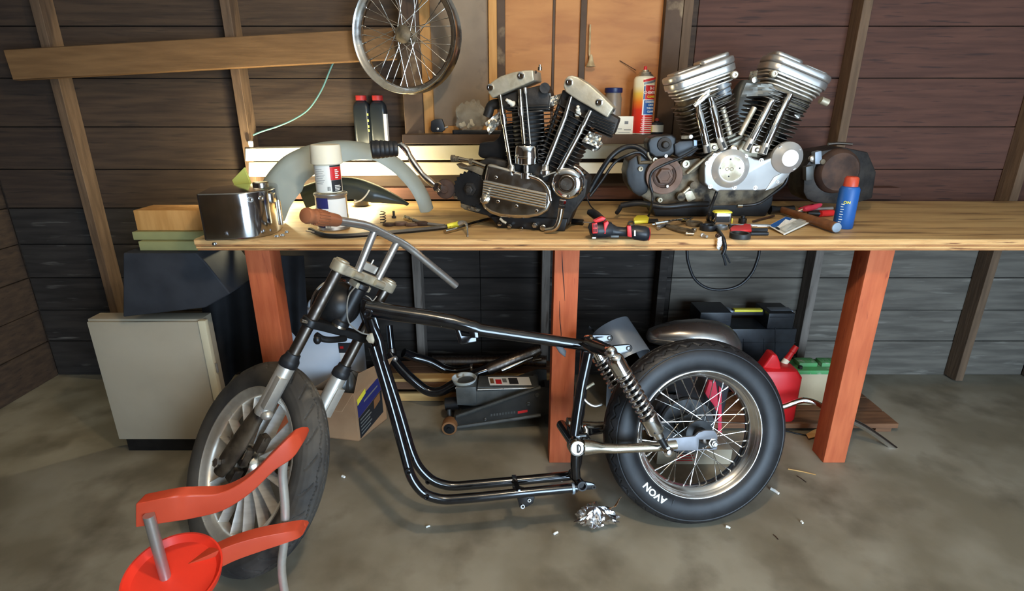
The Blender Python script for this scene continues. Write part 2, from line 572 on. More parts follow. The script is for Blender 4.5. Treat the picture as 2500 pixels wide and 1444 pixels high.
ZS = [FZ, 0.185, 0.36, 0.535, 0.71, 0.89, 1.075, 1.268, 1.478, 1.69, 1.9, 2.1, 2.3, 2.5]
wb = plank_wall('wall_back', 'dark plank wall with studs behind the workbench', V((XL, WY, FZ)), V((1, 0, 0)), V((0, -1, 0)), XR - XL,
                lambda a, z: (('plank_low_lit' if a > 0.6 else 'plank_low') if z < 0.85 else ('plank_red' if a > 0.6 else 'plank')), ZS)
plank_wall('wall_left', 'dark plank side wall at the end of the garage past the pale cabinet', V((XL, YF, FZ)), V((0, 1, 0)), V((1, 0, 0)), WY - YF, lambda a, z: 'plank', ZS)
plank_wall('wall_right', 'dark plank side wall past the blue spray bottle', V((XR, YF, FZ)), V((0, 1, 0)), V((-1, 0, 0)), WY - YF, lambda a, z: 'plank', ZS)
wf = T('wall_front', 'wall behind the viewer with the open garage door', 'wall', (0, YF, FZ), kind='structure')
part(wf, 'panel', G().box(((XL + DOOR[0]) / 2, YF - 0.03, 1.25), (DOOR[0] - XL, 0.06, 2.54)), MAT['wallboard'])
part(wf, 'panel', G().box(((XR + DOOR[1]) / 2, YF - 0.03, 1.25), (XR - DOOR[1], 0.06, 2.54)), MAT['wallboard'])
part(wf, 'header', G().box(((DOOR[0] + DOOR[1]) / 2, YF - 0.03, (DOOR[3] + 2.5) / 2), (DOOR[1] - DOOR[0], 0.06, 2.5 - DOOR[3])), MAT['wallboard'])

# studs stand proud of the planks
SF = 2.556
for px, py, lowx in ((585, 250, 0), (1020, 720, 1), (1332, 720, 1), (1655, 300, 0), (1980, 740, 1)):
    x = PY(px, py, SF).x
    for z0, z1, m in ((FZ, BZ - 0.02, 'stud_low'), (BZ - 0.02, 2.5, 'stud')):
        if not lowx and z1 < 1:
            m = 'plank_low'
        if px in (1020, 1332) and z1 > 1:
            continue
        part(wb, 'stud', G().box((x, (SF + WY) / 2, (z0 + z1) / 2), (0.040, WY - SF - 0.001, z1 - z0 - 0.001)), MAT[m], bevel=0.002, seg=1)
for x in (-2.0, 2.35):
    part(wb, 'stud', G().box((x, (SF + WY) / 2, 1.243), (0.040, WY - SF - 0.001, 2.5)), MAT['stud'], bevel=0.002, seg=1)
# long rail across the studs near the top, sloping a little
a, b = PY(30, 160, 2.52), PY(965, 108, 2.52)
part(wb, 'rail', G().beam(a, b, 0.045, 0.12), MAT['beamwood'], bevel=0.003, seg=1)
# brown ledger low on the wall above the worktop
part(wb, 'ledger', G().hexa([PY(600, 487, 2.57), PY(2200, 487, 2.57), V((PY(2200, 487, 2.57).x, WY - .001, PY(2200, 487, 2.57).z)), V((PY(600, 487, 2.57).x, WY - .001, PY(600, 487, 2.57).z)),
                             PY(600, 459, 2.57), PY(2200, 459, 2.57), V((PY(2200, 459, 2.57).x, WY - .001, PY(2200, 459, 2.57).z)), V((PY(600, 459, 2.57).x, WY - .001, PY(600, 459, 2.57).z))]),
     MAT['plank_red'], bevel=0.002, seg=1)

# two white-painted boards; the upper one is a ledge
def wall_board(x0, x1, yt0, yt1, yb0, yb1, Y, name, depth):
    p = [PY(x0, yb0, Y), PY(x1, yb1, Y), PY(x0, yt0, Y), PY(x1, yt1, Y)]
    q = lambda v_: V((v_.x, Y + depth, v_.z))
    g = G().hexa([p[0], p[1], q(p[1]), q(p[0]), p[2], p[3], q(p[3]), q(p[2])])
    return g
solo('trim_1', wall_board(598, 1890, 362, 343, 394, 385, 2.55, 'b', 0.089), MAT['whiteboard'],
     'upper white-painted ledge board nailed along the wall behind the engines', 'board', kind='structure', bevel=0.003, seg=1)
solo('trim_2', wall_board(606, 1640, 396, 398, 432, 423, 2.553, 'b', 0.02), MAT['whiteboard'],
     'lower white-painted board nailed along the wall just above the worktop', 'board', kind='structure', bevel=0.003, seg=1)

# the boarded window
wn = T('window_1', 'boarded window with dusty pane, orange wooden bars and plywood panels', 'window', PY(1310, 352, 2.6), kind='structure')
def panel(x0, y0, x1, y1, Y, th, name, m, bev=0.002):
    p = [PY(x0, y1, Y), PY(x1, y1, Y), PY(x0, y0, Y), PY(x1, y0, Y)]
    p[2].x, p[3].x = p[0].x, p[1].x
    q = lambda v_: V((v_.x, Y + th, v_.z))
    return part(wn, name, G().hexa([p[0], p[1], q(p[1]), q(p[0]), p[2], p[3], q(p[3]), q(p[2])]), MAT[m], bevel=bev, seg=1)
panel(983, 329, 1642, 352, 2.43, 0.205, 'sill', 'framewood')
panel(990, -160, 1036, 329, 2.53, 0.105, 'jamb', 'framewood')
panel(1600, -160, 1640, 329, 2.53, 0.105, 'jamb', 'framewood')
panel(1037, -160, 1061, 327, 2.55, 0.05, 'sash', 'windowwood')
panel(1061, 308, 1196, 327, 2.555, 0.045, 'sash', 'windowwood')
panel(1061, -160, 1196, 308, 2.575, 0.006, 'pane', 'dustypane')
panel(1196, -160, 1215, 327, 2.55, 0.05, 'bar', 'windowwood')
panel(1215, -160, 1234, 327, 2.56, 0.05, 'bar', 'framewood')
panel(1234, -160, 1343, 327, 2.575, 0.02, 'plywood_panel', 'plywood_panel')
panel(1343, -160, 1349, 327, 2.572, 0.03, 'batten', 'framewood')
panel(1349, -160, 1407, 327, 2.575, 0.02, 'plywood_panel', 'plywood_panel')
panel(1407, -160, 1421, 327, 2.56, 0.04, 'batten', 'framewood')
panel(1421, -160, 1600, 327, 2.575, 0.02, 'plywood_panel', 'plywood_panel')

# ---------------------------------------------------------------- the workbench
BXL = PY(474, 590, BY0).x
BXR = XR - 0.02
wbn = T('workbench', 'long plywood workbench on orange-red wooden posts', 'workbench', ((BXL + BXR) / 2, 2.1, FZ))
bw = (BXR - BXL)
bc = (BXL + BXR) / 2
part(wbn, 'worktop', G().box((bc, (BY0 + BY1) / 2, BZ - 0.009), (bw, BY1 - BY0, 0.018)), MAT['ply_top'], bevel=0.002, seg=1)
for i, (m, t0, t1) in enumerate((('ply_edge_b', 0.018, 0.0255), ('ply_edge_a', 0.0255, 0.0335), ('ply_edge_b', 0.0335, 0.0405))):
    inset = (0.001, 0.0, 0.0015)[i]
    part(wbn, 'ply_layer', G().box((bc, (BY0 + BY1) / 2 + inset, BZ - (t0 + t1) / 2), (bw - 0.004 * i, BY1 - BY0 - 2 * inset, t1 - t0 - 0.0004)), MAT[m], bevel=0.001, seg=1)
part(wbn, 'edge_strip', G().box((bc, BY0 - 0.0005, BZ - 0.011), (bw, 0.003, 0.016)), MAT['ply_edge_a'], bevel=0.001, seg=1)
for px, py in ((597, 620), (1352, 700), (2012, 1120)):
    x = PY(px, py, 1.87).x
    part(wbn, 'leg', G().box((x + 0.0445, 1.87 + 0.0445, (FZ + BZ - 0.041) / 2), (0.089, 0.089, BZ - 0.041 - FZ - 0.001)), MAT['redwood'], bevel=0.004, seg=2)

for P in (((1372, 614), (1374, 660), (1377, 700), (1379, 735)), ((1366, 735), (1367, 780), (1370, 815), (1368, 835))):
    part(wbn, 'crack', G().tube(crom([PY(x, y, 1.8698) for x, y in P], 4), [0.0006, 0.001, 0.0014, 0.0016, 0.0016, 0.0016, 0.0016, 0.0016, 0.0016, 0.0014, 0.001, 0.0008, 0.0006], 6), MAT['ink'])

# the bare bulb that lights the bench, out of the picture overhead
bl = T('ceiling_lamp', 'bare warm bulb in a black holder under the ceiling', 'lamp', (0.32, 0.62, 2.40))
part(bl, 'holder', G().lathe(V((0.32, 0.62, 2.46)), V((0, 0, 1)), [(0.022, 0), (0.022, 0.035), (0.04, 0.04), (0.04, 0.0495)], 20), MAT['black_plastic'])
part(bl, 'bulb', G().ball((0.32, 0.62, 2.43), 0.03, (1, 1, 1.25), 20), MAT['bulbglow'])
BULB.parent = bl
BULB.location = (0, 0, -0.07)
# ---------------------------------------------------------------- the motorcycle
PSI, LAM = rad(7.1), rad(14.9)
bu = V((cos(PSI), sin(PSI), 0))                       # towards the rear of the bike
_n0 = V((sin(PSI), -cos(PSI), 0))
bv = V((0, 0, 1)) * cos(LAM) - _n0 * sin(LAM)         # up, leaning back on the bench
bn = bu.cross(bv)                                     # towards the viewer
bc_ = V((0.637, 1.582, 0.309)) - bn * 0.045           # rear axle in the middle plane

def MP(px, py, off=0.0):
    return PL(px, py, bc_ + bn * off, bn)

bike = T('motorcycle', 'stripped motorcycle rolling frame with chrome rear shocks and T-bar handlebar', 'motorcycle', (bc_.x, bc_.y, FZ))

def tire_mesh(o, ax, ref, half, R0, grooves, seg=620):
    """half: (r, h) from bead to crown; mirrored. grooves: function(angle, h) -> depth"""
    fine = []
    pts = half + [(r, -h) for r, h in reversed(half[:-1])]
    for i in range(len(pts) - 1):
        (r0, h0), (r1, h1) = pts[i], pts[i + 1]
        k = max(1, int(sqrt((r1 - r0) ** 2 + (h1 - h0) ** 2) / (0.0022 if max(r0, r1) > R0 else 0.008)))
        for j in range(k):
            t = j / k
            fine.append((r0 + (r1 - r0) * t, h0 + (h1 - h0) * t))
    fine.append(pts[-1])
    x = (ref - ax * ref.dot(ax)).normalized()
    y = ax.cross(x)
    g = G()
    vs, fs, n = [], [], len(fine)
    for k in range(seg):
        a = 2 * pi * k / seg
        d = x * cos(a) + y * sin(a)
        for r, h in fine:
            rr = r - (grooves(a, h) if r > R0 else 0)
            vs.append(o + d * rr + ax * h)
    for k in range(seg):
        l = (k + 1) % seg
        for i in range(n - 1):
            fs.append((k * n + i, l * n + i, l * n + i + 1, k * n + i + 1))
    return g.add(vs, fs)

def tri(x):
    x = x - math.floor(x)
    return abs(2 * x - 1) * 2 - 1

def rear_groove(a, h):
    N = 44
    t = a / (2 * pi) * N
    z = 0.037 + 0.0075 * tri(t)
    dash = (t * 2) % 1.0
    if abs(abs(h) - z) < 0.0024 and 0.12 < dash < 0.9:
        return 0.0045
    if abs(abs(h) - 0.012 - 0.004 * tri(t)) < 0.0022:
        return 0.0045
    sl = (t * 1.0 + abs(h) * 60) % 1.0
    if 0.046 < abs(h) < 0.053 and sl < 0.07:
        return 0.002
    return 0.0

def front_groove(a, h):
    N = 26
    t = a / (2 * pi) * N
    if abs(h - 0.010 - 0.0035 * tri(t)) < 0.0016 or abs(h + 0.010 - 0.0035 * tri(t + .5)) < 0.0016:
        return 0.005
    s1 = (t + abs(h) * 22) % 1.0
    if 0.017 < abs(h) < 0.043 and s1 < 0.10:
        return 0.004
    return 0.0

# --- rear wheel
R_HALF = [(0.216, 0.040), (0.224, 0.047), (0.238, 0.0565), (0.256, 0.0605), (0.274, 0.0605), (0.288, 0.0565), (0.2925, 0.0545),
          (0.2935, 0.0522), (0.2955, 0.0522), (0.297, 0.0530), (0.304, 0.0475), (0.311, 0.040), (0.317, 0.029), (0.321, 0.014), (0.3225, 0.0)]
rear = part(bike, 'rear_tire', tire_mesh(bc_, bn, bu, R_HALF, 0.2965, rear_groove), MAT['rubber'], ang=50,
            label='black rear tyre with zigzag tread')
prof = [(0.2235, 0.0455), (0.2215, 0.0475), (0.2185, 0.0475), (0.2165, 0.045), (0.212, 0.0395), (0.2105, 0.036), (0.2085, 0.0345), (0.2065, 0.031),
        (0.2045, 0.0285), (0.2025, 0.0275), (0.199, 0.022), (0.195, 0.0185), (0.1925, 0.012), (0.1915, 0.0)]
prof = prof + [(r, -h) for r, h in reversed(prof[:-1])] + [(0.2235, -0.0455), (0.206, -0.02), (0.205, 0.02)]
rim = part(bike, 'rear_rim', G().lathe(bc_, bn, prof, 128, bu, loop=True), MAT['chrome_rim'], ang=60, label='chrome stepped wheel rim')
# lettering on the sidewall: reads clockwise
def on_tire(rr, ang0, lift=0.0008):
    def fn(p):
        aa = ang0 - p.x / rr
        r = rr + p.y
        h = 0.0595 + lift + p.z if 0.248 < r < 0.276 else 0.0578 + lift + p.z
        return bc_ + (bu * cos(aa) + bv * sin(aa)) * r + bn * h
    return fn
q = MP(1605, 1198, 0.06) - bc_
lang = atan2(q.dot(bv), q.dot(bu))
part(rear, 'lettering', text('AVON', 0.030, 0.0008, None, None, fn=on_tire(0.250, lang), bold=0.0010, sx=1.15), MAT['white'], label='raised white sidewall lettering')
part(rear, 'lettering', text('|', 0.03, 0.0006, None, None, fn=on_tire(0.250, lang + 0.30)), MAT['rubber'])

# spokes: laced from hub flanges to rim
def spoke_mesh():
    g = G().cyl((0, 0, 0), (0, 0, 1), 0.0015, 8)
    return g.mesh('spoke', MAT['chrome_old'])
SPK = spoke_mesh()
NIP = G().cyl((0, 0, 0), (0, 0, 0.016), 0.0034, 8, 0.0026).mesh('spoke_nipple', MAT['chrome_old'])
def lace(rimo, c0, ax, x, y, n, r_hub, h_hub, r_rim, h_rim, cross, sign_off=0.0):
    for k in range(n):
        side = 1 if k % 2 == 0 else -1
        lead = 1 if (k // 2) % 2 == 0 else -1
        ar = 2 * pi * (k + 0.5) / n + sign_off
        ah = ar + lead * cross
        p0 = c0 + (x * cos(ah) + y * sin(ah)) * r_hub + ax * (h_hub * side)
        p1 = c0 + (x * cos(ar) + y * sin(ar)) * r_rim + ax * (h_rim * side)
        d = p1 - p0
        ex, ey = perp(d)
        inst(rimo, 'spoke', SPK, frame(p0, ex, ey, d))
        dn = d.normalized()
        inst(rimo, 'nipple', NIP, frame(p1 - dn * 0.015, ex, ey, dn))
lace(rim, bc_, bn, bu, bv, 40, 0.047, 0.032, 0.1925, 0.006, rad(62))
hub = part(bike, 'rear_hub', G().lathe(bc_, bn, [(0.012, -0.07), (0.03, -0.066), (0.052, -0.05), (0.053, -0.034), (0.05, -0.03), (0.028, -0.024), (0.026, 0.024),
                                                (0.048, 0.03), (0.051, 0.034), (0.048, 0.037), (0.026, 0.04), (0.024, 0.06), (0.012, 0.064)], 40, bu), MAT['black_satin'], ang=30,
           label='black wheel hub')
part(bike, 'brake_drum', G().lathe(bc_, bn, [(0.10, -0.078), (0.104, -0.07), (0.104, -0.058), (0.098, -0.052), (0.03, -0.05)], 48, bu), MAT['black_satin'], label='dark brake drum behind the hub')
g = G()
for k in range(5):
    g.lathe(bc_ + bn * (0.062 + 0.007 * k), bn, [(0.0125, 0), (0.0165, 0.002), (0.0165, 0.004), (0.0125, 0.006)], 24)
part(bike, 'axle_spacer', g, MAT['steel_dark'])

# --- swingarm
SA = 0.115
def arm(off, name):
    g = G()
    pv = MP(1408, 1093, SA)
    pv = pv - bn * (SA - off)
    sh = lambda px, py: MP(px, py, SA) - bn * (SA - off)
    g.tube([sh(1424, 1092), sh(1446, 1092), sh(1466, 1094), sh(1500, 1096), sh(1600, 1092), sh(1650, 1086)],
           [0.026, 0.023, 0.0165, 0.0155, 0.0155, 0.0155], 20)
    return part(bike, name, g, MAT['nickel'], label='worn chrome swingarm tube')
arm(SA, 'swingarm')
arm(-SA, 'swingarm')
pv = MP(1408, 1093, SA)
g = G().lathe(pv - bn * 0.03, bn, [(0.024, 0.0), (0.0265, 0.004), (0.0265, 0.040), (0.0235, 0.044), (0.0205, 0.0445), (0.0195, 0.042), (0.0, 0.042)], 32)
cap = part(bike, 'pivot_cap', g, MAT['chrome_old'], label='round chrome pivot cap')
g = G()
g.obox(pv + bn * 0.0135, bv * 0.013, bu * 0.003, bn * 0.0015)
g.tube([pv + bn * 0.0125 + bu * (0.009 * cos(t)) + bv * (0.013 * sin(t)) for t in [radians_ for radians_ in [(-80 + 16 * k) * pi / 180 for k in range(11)]]], 0.0022, 6)
part(cap, 'emblem', g, MAT['iron'])
part(bike, 'pivot_shaft', G().cyl(pv - bn * 0.03, pv - bn * (2 * SA), 0.018, 20), MAT['black_gloss'])
# axle plates with the adjuster slot
def plate(off):
    sh = lambda px, py: MP(px, py, SA) - bn * (SA - off)
    o = []
    out = [(1630, 1072), (1697, 1066), (1706, 1057), (1722, 1052), (1744, 1052), (1750, 1060), (1752, 1068)]
    low = [(1752, 1074), (1707, 1074), (1705, 1098), (1736, 1097), (1752, 1092), (1750, 1099), (1700, 1101), (1632, 1101)]
    g = G().prism([sh(x, y) for x, y in out + low], -bn * 0.010)
    return part(bike, 'axle_plate', g, MAT['plate_steel'], bevel=0.0015, label='flattened steel swingarm end with axle slot')
plate(SA)
plate(-SA + 0.01)
ax0 = MP(1741, 1082, SA)
g = G().cyl(ax0 + bn * 0.004, ax0 - bn * (2 * SA), 0.009, 20)
g.lathe(ax0, bn, [(0.0165, -0.002), (0.0165, 0.003), (0.012, 0.0035), (0.012, 0.011), (0.0105, 0.013), (0.007, 0.0135), (0.007, 0.018), (0, 0.018)], 6)
part(bike, 'axle', g, MAT['chrome_old'])

# --- shocks
def shock(off, mat_cover, vis):
    sh = lambda px, py: MP(px, py, 0.15) - bn * (0.15 - off)
    top, bot = sh(1491, 860), sh(1631, 1103)
    d = (bot - top).normalized()
    L = (bot - top).length
    x, y = perp(d)
    mt = part(bike, 'shock_cover', G().lathe(top, d, [(0.014, 0.010), (0.022, 0.016), (0.0265, 0.024), (0.0275, 0.032), (0.0275, 0.072), (0.029, 0.0735), (0.029, 0.079), (0.026, 0.081), (0.012, 0.082)], 40),
              MAT['chrome'], label='chrome upper shock cover')
    part(bike, 'shock_rod', G().cyl(top + d * 0.05, top + d * (L - 0.02), 0.011, 16), MAT['black_satin'])
    s0, s1, turns = 0.080, 0.245, 8.6
    pts = []
    nst = int(turns * 20)
    for i in range(nst + 1):
        t = i / nst
        a = t * turns * 2 * pi
        pts.append(top + d * (s0 + (s1 - s0) * t) + (x * cos(a) + y * sin(a)) * 0.0245)
    part(bike, 'shock_spring', G().tube(pts, 0.0046, 10), MAT['chrome_rim'], ang=80, label='coil spring of the rear shock')
    part(bike, 'shock_body', G().lathe(top, d, [(0.012, 0.236), (0.029, 0.240), (0.030, 0.245), (0.0295, 0.250), (0.0285, 0.255), (0.0285, 0.292), (0.026, 0.297), (0.018, 0.300), (0.016, 0.318), (0.008, 0.322)], 40),
         MAT['chrome_old'], label='lower shock body with adjuster holes')
    g = G()
    for k in range(7):
        a = 2 * pi * k / 7 + 0.4
        p = top + d * 0.286 + (x * cos(a) + y * sin(a)) * 0.0279
        g.cyl(p, p + (x * cos(a) + y * sin(a)) * 0.0012, 0.0028, 10)
    part(bike, 'adjuster_holes', g, MAT['ink'])
    g = G().lathe(bot - bn * 0.02, bn, [(0.006, 0.0), (0.0165, 0.001), (0.0165, 0.026), (0.010, 0.029), (0.0085, 0.034), (0.0, 0.036)], 24)
    part(bike, 'shock_eye', g, MAT['chrome'])
    g = G().lathe(top - bn * 0.012, bn, [(0.008, -0.012), (0.016, -0.010), (0.0165, 0.012), (0.0195, 0.014), (0.0195, 0.018), (0.017, 0.026), (0.011, 0.032), (0.0, 0.034)], 28)
    part(bike, 'shock_bolt', g, MAT['chrome'], label='domed chrome mounting nut')
shock(0.15, None, 1)
shock(-0.10, None, 0)

# --- frame
BG = MAT['black_gloss']
pts = [MP(x, y, 0) for x, y in ((893, 752), (960, 764), (1040, 775), (1108, 787), (1122, 792), (1160, 801), (1172, 806), (1240, 816), (1330, 829), (1420, 843), (1476, 854))]
part(bike, 'backbone', G().tube(pts, [0.027, 0.0265, 0.0255, 0.024, 0.0245, 0.0235, 0.0215, 0.0205, 0.0195, 0.0185, 0.017], 24), BG, label='black backbone tube with chipped paint')
g = G().prism([MP(x, y, 0.016) for x, y in ((1108, 796), (1122, 800), (1127, 820), (1152, 822), (1162, 818), (1163, 835), (1128, 842), (1120, 838))], -bn * 0.03)
part(bike, 'tank_bracket', g, BG, bevel=0.002)
g = G().prism([MP(x, y, 0.02) for x, y in ((1140, 800), (1166, 802), (1168, 826), (1150, 826))], -bn * 0.04)
part(bike, 'tank_bracket', g, BG, bevel=0.002)
part(bike, 'coil_tab', G().prism([MP(x, y, 0.01) for x, y in ((1356, 846), (1370, 843), (1383, 858), (1380, 873), (1366, 862))], -bn * 0.008), MAT['black_satin'], bevel=0.001)
for off, (x0, y0), (x1, y1) in ((0.105, (1497, 858), (1535, 851)), (-0.085, (1447, 830), (1488, 826))):
    a, b = MP(x0, y0, off), MP(x1, y1, off)
    d = (b - a).normalized()
    s_ = bn.cross(d)
    ring = []
    for k in range(9):
        t = -pi / 2 + pi * k / 8
        ring.append(b + (d * cos(t) + s_ * sin(t)) * 0.0125)
    ring += [a + s_ * 0.0165, a - s_ * 0.0165]
    part(bike, 'fender_strut', G().prism(ring, -bn * 0.014), BG, bevel=0.0015, label='black frame lug with threaded hole')
    part(bike, 'strut_hole', G().lathe(b - bn * 0.006, bn, [(0.0085, 0), (0.0085, 0.0085), (0.005, 0.0085), (0.005, 0.002), (0, 0.002)], 20), MAT['iron'])
# seat casting that ties both sides
a, b = MP(1492, 860, 0.10), MP(1440, 838, -0.085)
part(bike, 'seat_casting', G().tube([a, (a + b) / 2 + bv * 0.004, b], [0.021, 0.019, 0.021], 18), BG)
g = G().tube([MP(1430, 838, 0.03), MP(1452, 850, 0.07), MP(1492, 862, 0.10)], [0.017, 0.018, 0.017], 16)
part(bike, 'seat_rail', g, BG)
part(bike, 'seat_rail', G().tube([MP(1425, 838, -0.02), MP(1432, 834, -0.05), MP(1442, 832, -0.085)], [0.017, 0.017, 0.016], 16), BG)
part(bike, 'paint_chip', G().ball(MP(1441, 829, -0.055), 0.010, (1.2, 1, 0.8), 10), MAT['alu_cast'], label='bare metal patch')
# seat tubes
for off, dx in ((0.085, 0), (-0.085, 0)):
    if off > 0:
        P = [(1437, 862), (1420, 940), (1409, 1010), (1402, 1062)]
    else:
        P = [(1430, 845), (1424, 930), (1416, 1010), (1408, 1045)]
    part(bike, 'seat_tube', G().tube([MP(x, y, off) for x, y in P], 0.0165, 18), BG)
g = G().obox(MP(1409, 1062, 0.04), bu * 0.024, bv * 0.020, bn * 0.055)
g.obox(MP(1420, 1075, 0.05), bu * 0.020, bv * 0.022, bn * 0.045)
part(bike, 'pivot_casting', g, BG, bevel=0.008, seg=3)
g = G().tube([MP(1430, 1060, 0.06), MP(1431, 1048, 0.06), MP(1427, 1040, 0.06)], [0.012, 0.009, 0.006], 12)
part(bike, 'grease_lug', g, MAT['nickel'])
part(bike, 'cross_tube', G().cyl(MP(1440, 1055, 0.05), MP(1466, 1052, -0.07), 0.012, 14), BG)
part(bike, 'seat_tube', G().tube([MP(1405, 1105, 0.07), MP(1404, 1135, 0.07), MP(1406, 1165, 0.06)], 0.0155, 18), BG)
part(bike, 'seat_tube', G().tube([MP(1414, 1090, -0.04), MP(1410, 1130, -0.05), MP(1403, 1155, -0.055)], 0.0155, 18), BG)
# lower junction
g = G().tube([MP(1397, 1156, -0.05), MP(1405, 1168, 0.0), MP(1420, 1186, 0.062)], [0.016, 0.0165, 0.0165], 18)
part(bike, 'lower_cross_tube', g, BG)
e = MP(1421, 1187, 0.064)
part(bike, 'tube_end', G().lathe(e, bn, [(0.0165, -0.006), (0.0165, 0.006), (0.0115, 0.006), (0.0115, -0.004), (0, -0.004)], 24), MAT['black_satin'])
ring = [MP(x, y, 0.058) for x, y in ((1410, 1176), (1440, 1180), (1452, 1183), (1456, 1190), (1450, 1196), (1412, 1199), (1404, 1190))]
part(bike, 'footpeg_lug', G().prism(ring, -bn * 0.012), BG, bevel=0.002)
part(bike, 'lug_hole', G().lathe(MP(1450, 1190, 0.058), bn, [(0.007, -0.002), (0.007, 0.0015), (0.0042, 0.0015), (0.0042, -0.001), (0, -0.001)], 16), MAT['iron'])
# cradle tubes
near = fillet([MP(x, y, 0.05) for x, y in ((912, 846), (930, 905), (958, 1000), (988, 1110), (1003, 1168), (1034, 1208), (1080, 1222), (1180, 1214), (1280, 1203), (1408, 1191))], 0.05, 4)
far = fillet([MP(x, y, -0.05) for x, y in ((930, 868), (948, 920), (974, 1000), (1003, 1100), (1020, 1140), (1055, 1176), (1100, 1189), (1180, 1182), (1280, 1173), (1394, 1162))], 0.05, 4)
dt = part(bike, 'cradle_tube', G().tube(near, 0.0158, 18), BG, label='near cradle tube sweeping from steering head to footpeg lug')
df = part(bike, 'cradle_tube', G().tube(far, 0.0158, 18), BG, label='far cradle tube sweeping under the empty engine bay')
def boss(par, px, py, off, r):
    c0 = MP(px, py, off)
    part(par, 'boss', G().lathe(c0, bn, [(r, -0.022), (r, 0.012), (r * 0.6, 0.012), (r * 0.6, -0.004), (0, -0.004)], 20), BG)
boss(dt, 997, 1149, 0.06, 0.010)
boss(dt, 1042, 1212, 0.06, 0.0085)
boss(df, 1006, 1118, -0.045, 0.008)
boss(df, 1045, 1174, -0.045, 0.009)
part(dt, 'bolt', G().lathe(MP(1399, 1193, 0.05), (MP(1399, 1193, 0.05) - MP(1380, 1195, 0.05)), [(0.019, -0.005), (0.019, 0.003), (0.012, 0.006), (0.008, 0.016)], 16), MAT['bluegrey'])
g = G().obox((MP(1258, 1168, -0.05) + MP(1262, 1206, 0.05)) / 2, bu * 0.008, bn * 0.062, bv * 0.013)
g.prism([MP(x, y, 0.052) for x, y in ((1252, 1196), (1272, 1196), (1300, 1204), (1306, 1216), (1302, 1230), (1288, 1238), (1276, 1242), (1268, 1240), (1262, 1216))], -bn * 0.03)
part(bike, 'engine_mount', g, BG, bevel=0.003, label='black engine mount clamped across the lower tubes')
part(bike, 'mount_hole', G().lathe(MP(1276, 1237, 0.052), bn, [(0.007, -0.01), (0.007, 0.004), (0.004, 0.004), (0.004, -0.002), (0, -0.002)], 16), MAT['steel'])
part(bike, 'mount_hole', G().lathe(MP(1292, 1222, 0.052), bn, [(0.006, -0.01), (0.006, 0.004), (0.0035, 0.004), (0.0035, -0.002), (0, -0.002)], 16), MAT['steel'])

# --- steering head, fork
RHO, PHI, FW = 0.5247, 0.7831, 0.0993
FA = bc_ + bu * -1.0861 + bv * 0.5730
fa = bu * sin(RHO) + bv * cos(RHO)
fp = bu * -cos(RHO) + bv * sin(RHO)
fb = bn * cos(PHI) + fp * sin(PHI)            # along the bar, towards the grip
ff = fp * cos(PHI) - bn * sin(PHI)            # the way the front wheel points
part(bike, 'steering_head', G().lathe(FA, -fa, [(0.026, 0.020), (0.029, 0.022), (0.029, 0.035), (0.025, 0.04), (0.025, 0.150), (0.029, 0.155), (0.029, 0.168), (0.02, 0.17)], 28), MAT['black_satin'])
g = G().prism([MP(x, y, 0.012) for x, y in ((884, 728), (905, 738), (918, 775), (930, 815), (938, 860), (920, 872), (905, 842), (893, 800), (880, 760))], -bn * 0.024)
part(bike, 'head_gusset', g, BG, bevel=0.004)
part(bike, 'head_gusset', G().tube([MP(905, 780, 0.02), MP(925, 830, 0.02), MP(936, 880, 0.012)], [0.010, 0.016, 0.010], 12), MAT['black_gloss'])
hb = MP(897, 766, 0.03)
part(bike, 'lock_boss', G().lathe(hb, bn, [(0.014, -0.02), (0.014, 0.004), (0.0115, 0.006), (0.0085, 0.006), (0.0085, -0.006), (0, -0.006)], 24), BG)
part(bike, 'steel_patch', G().prism([MP(x, y, 0.030) for x, y in ((897, 817), (912, 812), (917, 822), (912, 840), (900, 838), (893, 828))], -bn * 0.02), MAT['alu_cast'], bevel=0.002, label='bare metal stop block')
# upper yoke: pale cast clamp
def yoke2(t, th, name, m, label):
    o = FA - fa * t + fa * (th / 2)
    ring = []
    r = 0.027
    for s_ in (1, -1):
        for k in range(13):
            a = -pi / 2 + pi * k / 12
            ring.append(o + fb * (s_ * (FW + r * cos(a))) + ff * (s_ * r * sin(a)))
        for k in range(1, 6):
            x = s_ * (FW - FW * 2 * k / 6)
            ring.append(o + fb * x + ff * (s_ * (0.017 + 0.006 * abs(x) / FW)))
    return part(bike, name, G().prism(ring, -fa * th), MAT[m], bevel=0.005, seg=3, label=label)
uy = yoke2(0.0, 0.030, 'upper_yoke', 'alu_cast', 'pale cast aluminium upper fork clamp')
ly = yoke2(0.187, 0.026, 'lower_yoke', 'black_satin', 'black lower fork clamp')
for s_ in (1, -1):
    o = FA + fb * (s_ * FW)
    part(uy, 'clamp_ring', G().lathe(o, fa, [(0.027, 0.010), (0.027, 0.017), (0.023, 0.020), (0.021, 0.020), (0.021, 0.024), (0.012, 0.026), (0, 0.026)], 24), MAT['alu_cast'])
    o = FA + fb * (s_ * 0.045) - ff * 0.026
    part(uy, 'clamp_bolt', G().cyl(o - fb * 0.018, o + fb * 0.018, 0.010, 14), MAT['alu_cast'])
g = G().obox(FA + fa * 0.034 + ff * 0.012, fb * 0.026, ff * 0.020, fa * 0.012)
g.cyl(FA + fa * 0.04, FA + fa * 0.062, 0.003, 8)
part(uy, 'stem_cap', g, MAT['alu'], bevel=0.004)
g = G().obox(FA - fa * 0.030, fb * 0.03, ff * 0.022, fa * 0.010)
part(uy, 'bearing_cup', g, MAT['alu_cast'], bevel=0.006)
part(ly, 'stem_nut', G().lathe(FA - fa * 0.176, fa, [(0.026, 0.0), (0.026, 0.012), (0.020, 0.015), (0.016, 0.02), (0, 0.021)], 24), MAT['nickel'])
